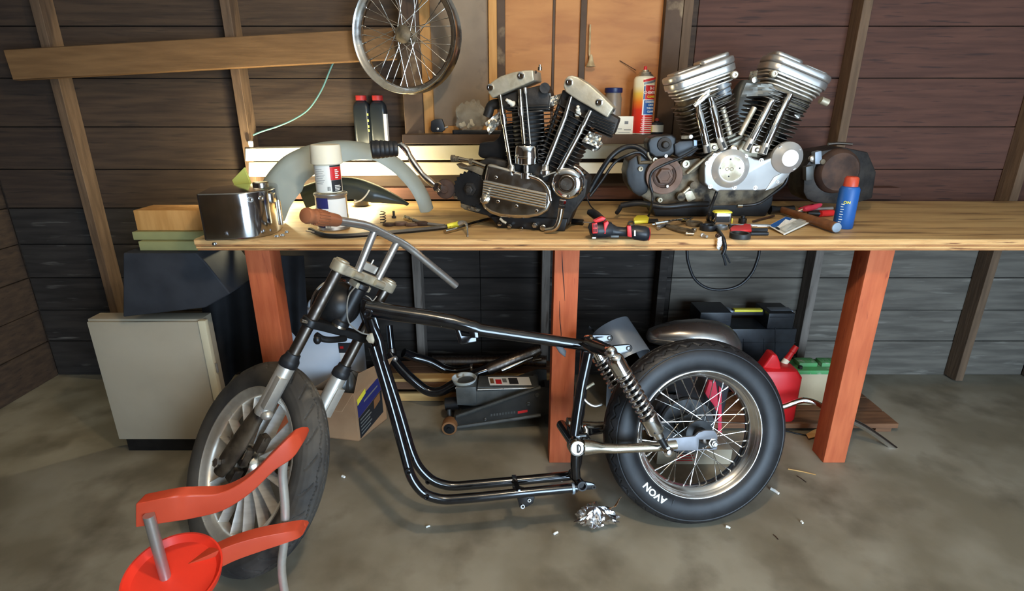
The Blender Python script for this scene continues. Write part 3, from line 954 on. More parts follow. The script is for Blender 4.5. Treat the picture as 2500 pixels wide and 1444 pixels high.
g = G().tube(crom([FA - fa * 0.202 - ff * 0.02 - fb * 0.03, FA - fa * 0.215 - ff * 0.028 + fb * 0.02, FA - fa * 0.220 - ff * 0.025 + fb * 0.05, FA - fa * 0.215 - ff * 0.02 + fb * 0.075], 6), 0.010, 10)
g.ball(FA - fa * 0.226 - ff * 0.03 + fb * 0.07, 0.012, (1, 1, 1.2), 10)
part(ly, 'steering_stop', g, MAT['black_satin'])
g = G().cyl(FA - fa * 0.187 + fb * (FW + 0.018) - ff * 0.012, FA - fa * 0.187 + fb * (FW + 0.04) - ff * 0.012, 0.006, 10)
part(ly, 'pinch_bolt', g, MAT['chrome_old'])

for s_ in (1, -1):
    o = FA + fb * (s_ * FW)
    part(bike, 'fork_tube', G().lathe(o, -fa, [(0.0178, -0.004), (0.0178, 0.33), (0.01, 0.33)], 28), MAT['steel_dark'], label='worn steel fork tube')
    part(bike, 'dust_seal', G().lathe(o, -fa, [(0.0185, 0.292), (0.0215, 0.294), (0.0225, 0.305), (0.028, 0.314), (0.029, 0.318), (0.029, 0.334), (0.027, 0.337), (0.02, 0.337)], 28), MAT['rubber'], label='black rubber fork seal')
    sl = part(bike, 'fork_slider', G().lathe(o, -fa, [(0.0245, 0.334), (0.0252, 0.337), (0.0252, 0.47), (0.0258, 0.480), (0.0262, 0.492), (0.022, 0.502), (0.012, 0.506), (0.0, 0.507)], 32), MAT['alu'],
              label='polished aluminium fork slider')
    g = G().obox(o - fa * 0.420 - ff * 0.018 + fb * (s_ * 0.010), fa * 0.052, fb * 0.014, ff * 0.0125)
    part(sl, 'reflector_pad', g, MAT['alu'], bevel=0.002)
    g = G().ball(o - fa * 0.490 - ff * 0.024, 0.017, (1.1, 1, 0.9), 16)
    part(sl, 'lug', g, MAT['alu'])
    # dark lower leg to the axle
    rings = []
    for t, wf_, wb_ in ((0.485, 0.022, 0.017), (0.55, 0.033, 0.018), (0.62, 0.038, 0.017), (0.69, 0.037, 0.018), (0.735, 0.024, 0.015)):
        cc = o - fa * t + ff * (0.012 + (t - 0.485) * 0.15)
        rings.append([cc + ff * (wf_ * cos(2 * pi * k / 16)) + fb * (wb_ * sin(2 * pi * k / 16)) for k in range(16)])
    part(bike, 'fork_leg', G().loft(rings), MAT['leg_grime'], label='grimy dark lower fork leg')
# axle and its clutter
AX = FA - fa * 0.70 + ff * 0.05
g = G().cyl(AX - fb * 0.13, AX + fb * 0.118, 0.0095, 16)
g.lathe(AX + fb * 0.118, fb, [(0.014, 0.0), (0.014, 0.012), (0.010, 0.014), (0, 0.014)], 6)
part(bike, 'front_axle', g, MAT['chrome'])
g = G().lathe(AX, fb, [(0.024, 0.040), (0.026, 0.045), (0.026, 0.075), (0.020, 0.08), (0.018, 0.104), (0.014, 0.108)], 24)
g.obox(AX + fb * 0.066 + fa * 0.045 - ff * 0.03, fa * 0.028, fb * 0.012, ff * 0.016)
g.obox(AX + fb * 0.07 - fa * 0.02 - ff * 0.03, fa * 0.022, fb * 0.014, ff * 0.018)
part(bike, 'axle_carrier', g, MAT['leg_grime'], bevel=0.004)
part(bike, 'bracket_stub', G().obox(AX + fb * 0.075 + fa * 0.055 - ff * 0.035, fa * 0.016, fb * 0.008, ff * 0.008), MAT['nickel'], bevel=0.002)
g = G().obox(AX + fb * 0.052 + fa * 0.105 - ff * 0.055, fa * 0.026, fb * 0.014, ff * 0.015)
g.cyl(AX + fb * 0.052 + fa * 0.128 - ff * 0.045, AX + fb * 0.052 + fa * 0.128 - ff * 0.075, 0.010, 14)
part(bike, 'caliper_mount', g, MAT['leg_grime'], bevel=0.004, label='rusty brown caliper bracket')

# --- front wheel: cast alloy
F_HALF = [(0.240, 0.034), (0.247, 0.0405), (0.262, 0.0475), (0.280, 0.0490), (0.296, 0.0465), (0.309, 0.0395), (0.320, 0.029), (0.3285, 0.016), (0.332, 0.0)]
part(bike, 'front_tire', tire_mesh(AX, fb, ff, F_HALF, 0.293, front_groove), MAT['rubber_dusty'], ang=50, label='dusty worn front tyre')
prof = [(0.2455, 0.036), (0.243, 0.0385), (0.240, 0.0385), (0.236, 0.034), (0.222, 0.028), (0.214, 0.022), (0.211, 0.010), (0.211, -0.010), (0.214, -0.022), (0.222, -0.028), (0.236, -0.034), (0.240, -0.0385), (0.243, -0.0385), (0.2455, -0.036), (0.228, -0.012), (0.228, 0.012)]
fr = part(bike, 'front_rim', G().lathe(AX, fb, prof, 96, ff, loop=True), MAT['alu'], ang=40, label='cast alloy front wheel rim')
part(fr, 'hub', G().lathe(AX, fb, [(0.02, -0.052), (0.050, -0.048), (0.060, -0.036), (0.064, -0.026), (0.064, 0.026), (0.060, 0.036), (0.050, 0.048), (0.020, 0.052)], 40, ff), MAT['nickel'])
g = G()
w0, w1 = 0.008, 0.0045
rings = []
for r, w, h in ((0.0, 1.0, 0.026), (0.5, 0.75, 0.020), (1.0, 0.85, 0.017)):
    rings.append([V((r, -0.0060 * w, -h)), V((r, 0.0060 * w, -h)), V((r, 0.0060 * w, h * 0.3)), V((r, 0.0012, h)), V((r, -0.0012, h)), V((r, -0.0060 * w, h * 0.3))])
BL = G().loft(rings).mesh('blade', MAT['alu_wheel'], ang=20)
for k in range(9):
    for s_ in (1, -1):
        a0 = 2 * pi * k / 9 + s_ * 0.10
        a1 = 2 * pi * k / 9 + s_ * 0.155
        p0 = AX + (ff * cos(a0) + fa * sin(a0)) * 0.046
        p1 = AX + (ff * cos(a1) + fa * sin(a1)) * 0.213
        d = p1 - p0
        ey = fb.cross(d).normalized()
        inst(fr, 'blade', BL, frame(p0, d, ey, fb))

# --- handlebar
ct = FA + fa * 0.150
R_ = 0.0128
bar = [ct + fa * -0.047 + fb * 0.314 - ff * 0.073, ct + fb * 0.085 - ff * 0.004, ct, ct - fb * 0.085 - ff * 0.004, ct + fa * -0.047 - fb * 0.314 - ff * 0.073]
part(bike, 'handlebar', G().tube(fillet(bar, 0.055, 8), R_, 22), MAT['steel'], label='bare steel T-bar with swept ends')
for s_ in (1, -1):
    part(bike, 'riser', G().tube([FA + fb * (s_ * 0.042) + fa * 0.012 - ff * 0.012, ct + fb * (s_ * 0.050)], 0.0122, 20), MAT['steel'], label='welded handlebar riser')
g0, g1 = bar[0], bar[1]
gd = (g1 - g0).normalized()
gp = g0 - gd * 0.012
gr = part(bike, 'grip', G().lathe(gp, gd, [(0.0, 0.0), (0.010, 0.0), (0.0195, 0.003), (0.0215, 0.010), (0.0205, 0.018), (0.0185, 0.024), (0.0182, 0.030), (0.0205, 0.045), (0.0200, 0.075), (0.0185, 0.11), (0.0178, 0.122), (0.0165, 0.126), (0.0128, 0.126)], 36),
          MAT['grip_brown'], label='brown rubber handlebar grip')
gx, gy = perp(gd)
RIB = G().box((0, 0, 0), (0.040, 0.0030, 0.0036)).mesh('rib', MAT['grip_brown'], bevel=0.0008)
for k in range(16):
    a = 2 * pi * k / 16
    rd = gx * cos(a) + gy * sin(a)
    inst(gr, 'rib', RIB, frame(gp + gd * 0.056 + rd * 0.0206, gd, gd.cross(rd) * -1, rd))

# --- headlamp shell between the fork legs
hc = FA - fa * 0.120 + ff * 0.040
part(bike, 'headlamp_shell', G().lathe(hc, ff, [(0.0, -0.060), (0.026, -0.056), (0.050, -0.040), (0.066, -0.014), (0.071, 0.012), (0.071, 0.036), (0.02, 0.036)], 40), MAT['black_satin'], label='black headlamp bucket')
part(bike, 'headlamp_ring', G().lathe(hc + ff * 0.036, ff, [(0.069, 0.0), (0.077, 0.001), (0.0785, 0.008), (0.073, 0.013), (0.067, 0.012)], 40), MAT['chrome'])
part(bike, 'headlamp_ring', G().lathe(hc + ff * 0.022, ff, [(0.069, 0.0), (0.0735, 0.001), (0.0735, 0.006), (0.069, 0.007)], 40), MAT['chrome_old'])
w = crom([MP(868, 700, 0.06), MP(852, 722, 0.09), MP(847, 755, 0.09), MP(853, 790, 0.08), MP(880, 812, 0.06), MP(903, 818, 0.04)], 8)
part(bike, 'wire', G().tube(w, 0.0022, 8), MAT['ink_grey'], label='thin grey wire')
w = crom([MP(893, 722, 0.03), MP(903, 728, 0.04), MP(910, 735, 0.03), MP(920, 724, 0.02)], 6)
part(bike, 'wire', G().tube(w, 0.0016, 6), MAT['alu'])
# shock absorber side oil line, far bracketry in the shade
w = crom([MP(1423, 972, -0.06), MP(1436, 985, -0.06), MP(1452, 992, -0.06), MP(1470, 988, -0.06)], 6)
part(bike, 'brake_line', G().tube(w, 0.005, 8), MAT['steel'])
part(bike, 'brake_rod', G().cyl(MP(1428, 950, -0.07), MP(1450, 936, -0.07), 0.006, 10), MAT['alu_cast'])
# ---------------------------------------------------------------- the older V-twin (black barrels, ribbed chrome cover)
YW = rad(14)
e1d = V((sin(YW), cos(YW), 0))
e1e = V((cos(YW), -sin(YW), 0))
e1o = PZ(1290, 566, BZ)
def E(px, py, off=0.0):
    return PL(px, py, e1o + e1d * off, e1d)

eng = T('motorcycle_engine', 'older V-twin engine with black barrels and ribbed chrome side cover, kickstarter attached', 'engine', (e1o.x, e1o.y + 0.1, BZ))

def ringE(pts, off, F=E):
    return [F(x, y, off) for x, y in pts]

# crankcase
part(eng, 'crankcase', G().prism([V((p.x, p.y, max(p.z, BZ + 0.0008))) for p in ringE([(1118, 452), (1150, 405), (1190, 385), (1250, 395), (1330, 395), (1400, 410), (1436, 440), (1430, 480), (1400, 520), (1388, 548), (1340, 560), (1220, 560), (1190, 528), (1130, 512)], 0.045)], e1d * 0.13),
     MAT['iron'], bevel=0.008, seg=3, label='greasy dark crankcase')
part(eng, 'sump', G().prism([V((p.x, p.y, max(p.z, BZ + 0.0008))) for p in ringE([(1196, 528), (1386, 535), (1378, 566), (1216, 566)], 0.03)], e1d * 0.15), MAT['black_satin'], bevel=0.006)
# gear cover
cov = [(1188, 399), (1206, 402), (1225, 407), (1246, 413), (1263, 419), (1280, 424), (1296, 424), (1319, 434), (1336, 450), (1344, 471), (1346, 496), (1338, 517), (1319, 529), (1288, 535), (1257, 535), (1221, 532), (1196, 523), (1180, 511), (1172, 496), (1175, 463), (1182, 430)]
cv = part(eng, 'gear_cover', G().prism(ringE(cov, 0.0), e1d * 0.06), MAT['chrome_old'], bevel=0.016, seg=5, label='chrome gear cover with horizontal ribs')
for k in range(6):
    t = k / 5
    a = E(1181 - 2 * t, 443 + 31 * t, -0.003)
    b = E(1334 - 2 * t, 476 + 31 * t, -0.003)
    part(cv, 'rib', G().tube([a, b], 0.0042, 8), MAT['chrome_old'])
for x, y in ((1211, 433), (1216, 492), (1261, 503), (1310, 515), (1254, 421)):
    part(cv, 'screw', G().lathe(E(x, y, 0.002), -e1d, [(0.0062, 0), (0.0058, 0.004), (0.004, 0.0055), (0, 0.0055)], 14), MAT['chrome'])
part(cv, 'shaft_boss', G().lathe(E(1184, 487, 0.0), -e1d, [(0.017, 0), (0.016, 0.008), (0.012, 0.010), (0.012, 0.016), (0.0085, 0.018), (0.0075, 0.034), (0, 0.036)], 24), MAT['nickel'])
part(cv, 'shoulder', G().tube(crom([E(1292, 430, 0.0), E(1318, 440, -0.002), (E(1338, 462, -0.002)), E(1345, 490, 0.0)], 6), 0.006, 10), MAT['chrome'])
# timer / generator housing
tc = E(1383, 450, -0.01)
tm = part(eng, 'timer_housing', G().lathe(tc, e1d, [(0.0, 0.0), (0.022, 0.0), (0.024, -0.004), (0.028, -0.004), (0.029, 0.0), (0.043, 0.002), (0.051, 0.008), (0.054, 0.016), (0.054, 0.05), (0.057, 0.052), (0.057, 0.11), (0.05, 0.118)], 48),
          MAT['chrome'], label='round chrome timer housing')
part(tm, 'center_cap', G().lathe(tc, -e1d, [(0.0205, 0.001), (0.019, 0.0035), (0, 0.004)], 32), MAT['chrome_old'])
for x, y in ((1401, 434), (1388, 480), (1361, 418)):
    part(tm, 'screw', G().lathe(E(x, y, -0.004), -e1d, [(0.006, 0), (0.0055, 0.005), (0, 0.006)], 14), MAT['nickel'])
part(tm, 'oil_line', G().tube([E(1326, 432, 0.0), E(1345, 424, -0.006), E(1360, 419, -0.006)], 0.0022, 8), MAT['alu'])
# chrome drain elbow
g = G().tube(fillet([E(1373, 492, -0.02), E(1366, 536, -0.02), E(1357, 559, -0.02), E(1332, 563, -0.02)], 0.03, 6), 0.0098, 16)
el = part(eng, 'drain_pipe', g, MAT['nickel'], label='bent plated oil pipe')
dd = (E(1366, 540, -0.02) - E(1373, 492, -0.02)).normalized()
part(el, 'hex_nut', G().lathe(E(1373, 492, -0.02) - dd * 0.006, dd, [(0.011, 0), (0.0135, 0.002), (0.0135, 0.012), (0.0115, 0.013), (0.0115, 0.017), (0.0135, 0.018), (0.0135, 0.028), (0.011, 0.030)], 6), MAT['chrome'])
for k, (x, y, r) in enumerate(((1222, 546, 0.007), (1246, 551, 0.008), (1275, 558, 0.007), (1307, 549, 0.010), (1327, 555, 0.011))):
    part(eng, 'plug', G().lathe(E(x, y, 0.028), -e1d, [(r * 0.7, 0), (r, 0.004), (r, 0.012), (r * 0.75, 0.014), (r * 0.75, 0.022), (0, 0.023)], 6 if k % 2 else 16), MAT['chrome_old'])
part(eng, 'lifter_link', G().tube([E(1221, 534, 0.01), E(1228, 541, 0.008), E(1236, 545, 0.01)], 0.005, 8), MAT['alu_cast'])
# final-drive sprocket
sp = E(1148, 462, 0.035)
ring = []
for k in range(46):
    a = 2 * pi * k / 46
    r = 0.066 if k % 2 == 0 else 0.058
    ring.append(sp + (e1e * cos(a) + V((0, 0, 1)) * sin(a)) * r)
sk = part(eng, 'sprocket', G().prism(ring, e1d * 0.008), MAT['black_satin'], bevel=0.001, seg=1, label='black toothed sprocket')
part(sk, 'sprocket_nut', G().lathe(sp, -e1d, [(0.026, -0.001), (0.024, 0.006), (0.015, 0.007), (0.015, 0.018), (0.009, 0.02), (0.009, 0.026), (0, 0.027)], 6), MAT['iron'])
g = G().prism(ringE([(1125, 497), (1150, 505), (1172, 512), (1168, 518), (1140, 514), (1124, 506)], 0.03), e1d * 0.04)
part(eng, 'case_foot', g, MAT['alu_dirty'], bevel=0.003)
part(eng, 'case_bolt', G().lathe(E(1116, 478, 0.05), -e1d, [(0.012, 0), (0.012, 0.012), (0, 0.013)], 6), MAT['nickel'])
for x, y in ((1147, 508), (1163, 510)):
    part(eng, 'case_bolt', G().lathe(E(x, y, 0.03), -e1d, [(0.006, 0), (0.006, 0.006), (0, 0.007)], 12), MAT['chrome_old'])
# shifter shaft and oil-pump fittings at the rear
sh = part(eng, 'shift_shaft', G().tube([E(1103, 386, 0.04), E(1112, 387, 0.04), E(1150, 394, 0.04), E(1186, 408, 0.03)], [0.008, 0.0085, 0.0075, 0.009], 14), MAT['nickel'])
for x, y, r in ((1106, 387, 0.012), (1116, 388, 0.010), (1150, 395, 0.011)):
    c0 = E(x, y, 0.04)
    part(sh, 'collar', G().lathe(c0 - e1e * 0.006, e1e, [(r, 0), (r, 0.012)], 16), MAT['alu_dirty'])
g = G().prism(ringE([(1112, 400), (1130, 408), (1160, 405), (1182, 410), (1176, 430), (1150, 418), (1122, 412)], 0.03), e1d * 0.06)
part(eng, 'case_lug', g, MAT['alu_dirty'], bevel=0.004)
# black starter housing behind
part(eng, 'starter_housing', G().prism(ringE([(1170, 350), (1178, 348), (1205, 346), (1218, 335), (1226, 305), (1250, 300), (1262, 345), (1262, 400), (1195, 392), (1172, 385), (1166, 378)], 0.09), e1d * 0.08), MAT['black_satin'], bevel=0.008, label='matt black starter housing')

FIN1 = None
def fin_mesh(w, l, th, m, cut=0.35):
    ring = []
    for sx, sy in ((1, 1), (-1, 1), (-1, -1), (1, -1)):
        r = min(w, l) * cut
        for k in range(5):
            a = {(1, 1): 0, (-1, 1): pi / 2, (-1, -1): pi, (1, -1): 1.5 * pi}[(sx, sy)] + k * pi / 8
            ring.append(V((sx * (w - r) + r * cos(a), sy * (l - r) + r * sin(a), -th / 2)))
    return G().prism(ring, V((0, 0, th))).mesh('fin', m, bevel=0.0008, seg=1)

def barrel(root, base, top, e, n, w, l, m, th=0.0032, core='iron', wtop=None):
    ax = (top - base).normalized()
    x = (e - ax * e.dot(ax)).normalized()
    y = ax.cross(x)
    fm = fin_mesh(w, l, th, MAT[m])
    L = (top - base).length
    c = part(root, 'barrel', G().cyl(base - ax * 0.02, top + ax * 0.01, min(w, l) * 0.74, 28), MAT[core], label='finned cylinder barrel')
    for k in range(n):
        t = (k + 0.5) / n
        s = 1.0 if wtop is None else 1 + (wtop - 1) * t
        inst(c, 'fin', fm, frame(base + ax * (L * t), x * s, y * s, ax))
    return c, ax, x, y

OC = 0.105
b1, t1 = E(1296, 398, OC), E(1288, 268, OC)
barrel(eng, b1, t1, e1e, 13, 0.078, 0.075, 'fin')
b2, t2 = E(1352, 405, OC), E(1418, 272, OC)
barrel(eng, b2, t2, e1e, 13, 0.076, 0.075, 'fin')
# heads
part(eng, 'cylinder_head', G().prism(ringE([(1212, 240), (1260, 222), (1330, 205), (1342, 235), (1338, 272), (1240, 272), (1222, 262)], OC - 0.055), e1d * 0.11), MAT['iron'], bevel=0.008, label='dark cylinder head')
part(eng, 'cylinder_head', G().prism(ringE([(1372, 218), (1420, 235), (1478, 272), (1512, 290), (1498, 330), (1452, 316), (1396, 290), (1366, 262)], OC - 0.055), e1d * 0.11), MAT['iron'], bevel=0.008, label='dark cylinder head')
for k in range(6):      # head fins on the leaning head
    a, b = E(1446 + 2.5 * k * 0, 282 + 7 * k, OC - 0.07), E(1502 - 2 * k, 302 + 7 * k, OC - 0.07)
    part(eng, 'head_fin', G().beam(a + e1d * 0.06, b + e1d * 0.06, 0.13, 0.0032), MAT['fin'], bevel=0.0008, seg=1)
for k in range(3):
    a, b = E(1238, 262 + 7 * k, OC - 0.07), E(1340, 258 + 7 * k, OC - 0.07)
    part(eng, 'head_fin', G().beam(a + e1d * 0.06, b + e1d * 0.06, 0.13, 0.0032), MAT['fin'], bevel=0.0008, seg=1)
# rocker boxes
rk1 = part(eng, 'rocker_box', G().prism(ringE([(1191, 226), (1190, 214), (1196, 204), (1206, 196), (1222, 186), (1253, 176), (1280, 172), (1301, 171), (1304, 197), (1276, 209), (1239, 224), (1202, 240)], 0.03), e1d * 0.135),
           MAT['alu_cast'], bevel=0.005, seg=3, label='satin aluminium rocker box')
rk2 = part(eng, 'rocker_box', G().prism(ringE([(1375, 210), (1379, 194), (1386, 186), (1396, 184), (1410, 188), (1440, 207), (1468, 232), (1499, 263), (1483, 288), (1447, 266), (1409, 244), (1380, 224)], 0.02), e1d * 0.135),
           MAT['alu_cast'], bevel=0.005, seg=3, label='satin aluminium rocker box')
for rk, pts in ((rk1, ((1272, 185), (1197, 214))), (rk2, ((1390, 201), (1463, 250)))):
    for x, y in pts:
        o = 0.03 if rk is rk1 else 0.02
        b_ = part(rk, 'acorn_nut', G().lathe(E(x, y, o), -e1d, [(0.0125, -0.002), (0.0125, 0.002), (0.0115, 0.0045), (0.007, 0.006), (0.006, 0.006), (0.0055, 0.003), (0, 0.003)], 24), MAT['chrome'])
for rk, x, y in ((rk1, 1304, 176), (rk2, 1494, 269)):
    part(rk, 'end_screw', G().lathe(E(x + 3, y, 0.045), (e1e), [(0.005, 0), (0.0045, 0.004), (0, 0.005)], 12), MAT['iron'])
part(rk1, 'top_fitting', G().lathe(E(1318, 172, 0.1), V((0, 0, 1)), [(0.007, 0), (0.007, 0.01), (0.004, 0.012), (0.004, 0.018)], 12), MAT['nickel'])
# pushrod tubes
def prod(P, r, m='chrome_old', cup=None):
    g = G().tube([E(x, y, o) for x, y, o in P], r, 16)
    o_ = part(eng, 'pushrod_tube', g, MAT[m], label='chrome pushrod tube')
    return o_
prod([(1221, 232, 0.035), (1229, 292, 0.032), (1229.5, 296, 0.032), (1247, 404, 0.02)], [0.0068, 0.0075, 0.0068, 0.0072], 'nickel')
prod([(1269, 218, 0.035), (1272, 262, 0.033), (1272.3, 266, 0.033), (1280, 352, 0.02)], [0.0068, 0.0082, 0.0072, 0.0072], 'nickel')
prod([(1282, 214, 0.035), (1283, 226, 0.035), (1284, 230, 0.035), (1295, 352, 0.02)], [0.0052, 0.0052, 0.0022, 0.0022], 'alu')
prod([(1394, 236, 0.028), (1380, 285, 0.026), (1379, 288, 0.026), (1334, 402, 0.012)], [0.0072, 0.0082, 0.0090, 0.0090], 'chrome_old')
prod([(1442, 270, 0.028), (1423, 310, 0.026), (1421, 314, 0.026), (1368, 412, 0.010)], [0.0078, 0.0088, 0.0092, 0.0092], 'chrome_old')
prod([(1374, 232, 0.06), (1352, 292, 0.06), (1322, 380, 0.055)], [0.006, 0.006, 0.006], 'iron')
for (x0, y0), (x1, y1), o in (((1228, 280), (1231, 304), 0.031), ((1271, 262), (1273, 282), 0.033), ((1423, 306), (1413, 328), 0.026)):
    part(eng, 'tube_sleeve', G().tube([E(x0, y0, o), E(x1, y1, o)], 0.0108, 16), MAT['chrome_old'])
for x, y in ((1249, 405), (1333, 403), (1368, 413)):
    c0 = E(x, y, 0.018)
    part(eng, 'tappet_block', G().lathe(c0 - V((0, 0, 0.03)), V((0, 0, 1)), [(0.020, 0), (0.020, 0.012), (0.016, 0.016), (0.0145, 0.028), (0.012, 0.034)], 20), MAT['chrome_old'])
# chrome canister between the barrels
cc = E(1286, 404, 0.022)
cn = part(eng, 'breather_canister', G().lathe(V((cc.x, cc.y, E(1286, 404, 0.022).z)), V((0, 0, 1)), [(0.02, 0.0), (0.036, 0.004), (0.0405, 0.008), (0.0415, 0.026), (0.043, 0.027), (0.043, 0.031), (0.0415, 0.032), (0.040, 0.060), (0.037, 0.066), (0.025, 0.068), (0, 0.068)], 40), MAT['chrome'], label='chrome breather canister')
part(cn, 'neck', G().lathe(cc - V((0, 0, 0.03)), V((0, 0, 1)), [(0.027, -0.012), (0.027, 0.006), (0.012, 0.01), (0.012, 0.032)], 28), MAT['chrome_old'])
# spark plugs
def plug(x, y, dx, dy, off):
    a, b = E(x, y, off), E(x + dx, y + dy, off - 0.02)
    d = (b - a).normalized()
    p_ = part(eng, 'spark_plug', G().lathe(a, d, [(0.011, -0.004), (0.011, 0.006), (0.008, 0.007), (0.0075, 0.024), (0.005, 0.026), (0.005, 0.036), (0.003, 0.037), (0, 0.037)], 14), MAT['ceramic'], label='spark plug with white ceramic')
    part(p_, 'plug_hex', G().lathe(a, d, [(0.014, -0.006), (0.014, 0.004), (0.012, 0.005)], 6), MAT['nickel'])
plug(1411, 281, 0, -18, 0.045)
plug(1254, 256, -13, -9, 0.045)
# duct tape over the ports
def tape(root, quad, off, amp, seed, m, name='tape', F=E, n=7, label='piece of silver duct tape', th=0.0009):
    rnd = random.Random(seed)
    ns = [[rnd.uniform(-amp, amp) for _ in range(n + 1)] for _ in range(n + 1)]
    def fn(u, v_):
        (x0, y0), (x1, y1), (x2, y2), (x3, y3) = quad
        x = (x0 * (1 - u) + x1 * u) * (1 - v_) + (x3 * (1 - u) + x2 * u) * v_
        y = (y0 * (1 - u) + y1 * u) * (1 - v_) + (y3 * (1 - u) + y2 * u) * v_
        return F(x, y, off + ns[round(u * n)][round(v_ * n)])
    return part(root, name, G().sheet(fn, n, n), MAT[m], solid=th, ang=25, label=label)
tape(eng, ((1302, 228), (1345, 228), (1342, 268), (1300, 266)), 0.06, 0.0025, 3, 'tape_silver')
tape(eng, ((1345, 236), (1372, 228), (1362, 254), (1343, 262)), 0.08, 0.005, 4, 'tape_silver')
tape(eng, ((1184, 300), (1220, 272), (1224, 300), (1194, 330)), 0.05, 0.010, 5, 'tape_silver')
part(eng, 'intake_elbow', G().tube(crom([E(1190, 285, 0.08), E(1200, 258, 0.08), E(1222, 254, 0.08)], 6), 0.017, 14), MAT['iron'])
tape(eng, ((1420, 345), (1440, 321), (1470, 332), (1460, 362)), 0.02, 0.008, 6, 'tape_silver')
tape(eng, ((1438, 360), (1466, 340), (1472, 352), (1452, 372)), 0.035, 0.006, 7, 'tape_silver')
part(eng, 'exhaust_stub', G().cyl(E(1440, 345, 0.03), E(1452, 350, 0.09), 0.026, 18), MAT['iron'])
part(eng, 'exhaust_stub', G().cyl(E(1330, 215, 0.03), E(1330, 215, 0.09), 0.017, 16), MAT['iron'])
# kickstart lever with ribbed rubber pedal
lv = [E(978, 352, 0.02), E(992, 366, 0.02), E(1006, 392, 0.015), E(1030, 425, 0.01), E(1052, 445, 0.008), E(1072, 462, 0.01)]
ks = part(eng, 'kick_lever', G().tube(crom(lv, 6), [0.0100 + 0.0022 * abs(sin(k * 0.35)) for k in range(31)], 16), MAT['chrome'], label='chrome kickstart lever')
part(ks, 'lever_end', G().lathe(E(1068, 458, 0.004), e1d, [(0.006, -0.006), (0.016, -0.004), (0.0175, 0.0), (0.0175, 0.016), (0.01, 0.018)], 24), MAT['chrome'])
part(ks, 'pedal_pin', G().cyl(E(970, 354, 0.02), E(985, 350, 0.02), 0.006, 12), MAT['chrome_old'])
pd0, pd1 = E(904, 366, -0.02), E(972, 363, 0.025)
pdv = (pd1 - pd0)
PK = 1.22
pr = [(0.0, 0.0), (0.016 * PK, 0.001), (0.024 * PK, 0.003), (0.0265 * PK, 0.008)]
for k in range(5):
    t = 0.18 + 0.16 * k
    pr += [(PK * (0.0255 - 0.0010 * k), (t) * pdv.length), (PK * (0.0272 - 0.0010 * k), (t + 0.05) * pdv.length), (PK * (0.0255 - 0.0010 * k), (t + 0.15) * pdv.length)]
pr += [(0.018, pdv.length * 1.0), (0, pdv.length * 1.01)]
part(ks, 'pedal', G().lathe(pd0, pdv, pr, 28), MAT['rubber'], label='ribbed black rubber kick pedal')
kc = E(1086, 462, 0.03)
part(eng, 'kick_disc', G().lathe(kc, e1d, [(0.0, -0.01), (0.014, -0.01), (0.016, -0.004), (0.034, -0.002), (0.036, 0.003), (0.036, 0.012), (0.01, 0.016)], 36), MAT['rust_dark'], label='rusty kickstart spring disc')
part(eng, 'kick_shaft', G().cyl(E(1090, 463, 0.045), E(1130, 468, 0.05), 0.011, 14), MAT['iron'])

# ---------------------------------------------------------------- the newer V-twin (silver rocker boxes and cam cover)
YE = 2.08
e2d, e2e = V((0, 1, 0)), V((1, 0, 0))
def H2(px, py, off=0.0):
    return PY(px, py, YE + off)
e2o = PZ(1740, 516, BZ)
evo = T('motorcycle_engine', 'newer V-twin engine with layered silver rocker boxes and smooth silver cam cover', 'engine', (e2o.x, 2.25, BZ))
rH = lambda pts, off: [H2(x, y, off) for x, y in pts]
part(evo, 'crankcase', G().prism(rH([(1556, 450), (1575, 400), (1650, 385), (1700, 395), (1720, 365), (1770, 345), (1815, 335), (1870, 350), (1930, 400), (1925, 440), (1880, 480), (1860, 500), (1700, 505), (1600, 500), (1565, 480)], 0.07), e2d * 0.14), MAT['alu_dirty'], bevel=0.008, label='grimy alloy crankcase')
part(evo, 'sump', G().prism([V((p.x, p.y, max(p.z, BZ + 0.001))) for p in rH([(1580, 478), (1890, 468), (1885, 500), (1868, 536), (1600, 536)], 0.09)], e2d * 0.14), MAT['black_satin'], bevel=0.006)
g = G().prism(rH([(1768, 372), (1760, 350), (1764, 330), (1790, 330), (1800, 318), (1830, 330), (1850, 345), (1850, 385), (1800, 380)], 0.05), e2d * 0.10)
part(evo, 'case_top', g, MAT['alu_cast'], bevel=0.005, label='tan cast crankcase web between the barrels')
# cam cover
cc2 = [(1720, 448), (1719, 413), (1722, 399), (1730, 386), (1741, 377), (1760, 369), (1782, 367), (1805, 370), (1822, 377), (1842, 388), (1862, 392), (1882, 386), (1892, 370), (1920, 350), (1945, 358), (1957, 378), (1954, 400), (1934, 416), (1909, 444), (1890, 457), (1872, 464), (1857, 466), (1758, 466), (1752, 470), (1746, 466), (1729, 457)]
cam2 = part(evo, 'cam_cover', G().prism(rH(cc2, 0.0), e2d * 0.075), MAT['cam_alu'], bevel=0.006, seg=3, label='smooth silver cam cover')
part(cam2, 'cover_step', G().prism(rH([(1890, 432), (1925, 415), (1932, 420), (1912, 446), (1888, 460), (1868, 466)], -0.003), e2d * 0.01), MAT['cam_alu'], bevel=0.002)
dc = H2(1783, 412, 0.0)
db = part(cam2, 'cone', G().lathe(dc, -e2d, [(0.071, 0.0), (0.068, 0.003), (0.054, 0.014), (0.0505, 0.017), (0.0475, 0.0175), (0.046, 0.0155), (0, 0.0155)], 56), MAT['alu_wheel'], label='raised round timer cone')
pt = part(cam2, 'timer_plate', G().lathe(dc - e2d * 0.0155, -e2d, [(0.0445, 0), (0.0440, 0.0015), (0, 0.0015)], 48), MAT['alu_cast'], label='round timer plate')
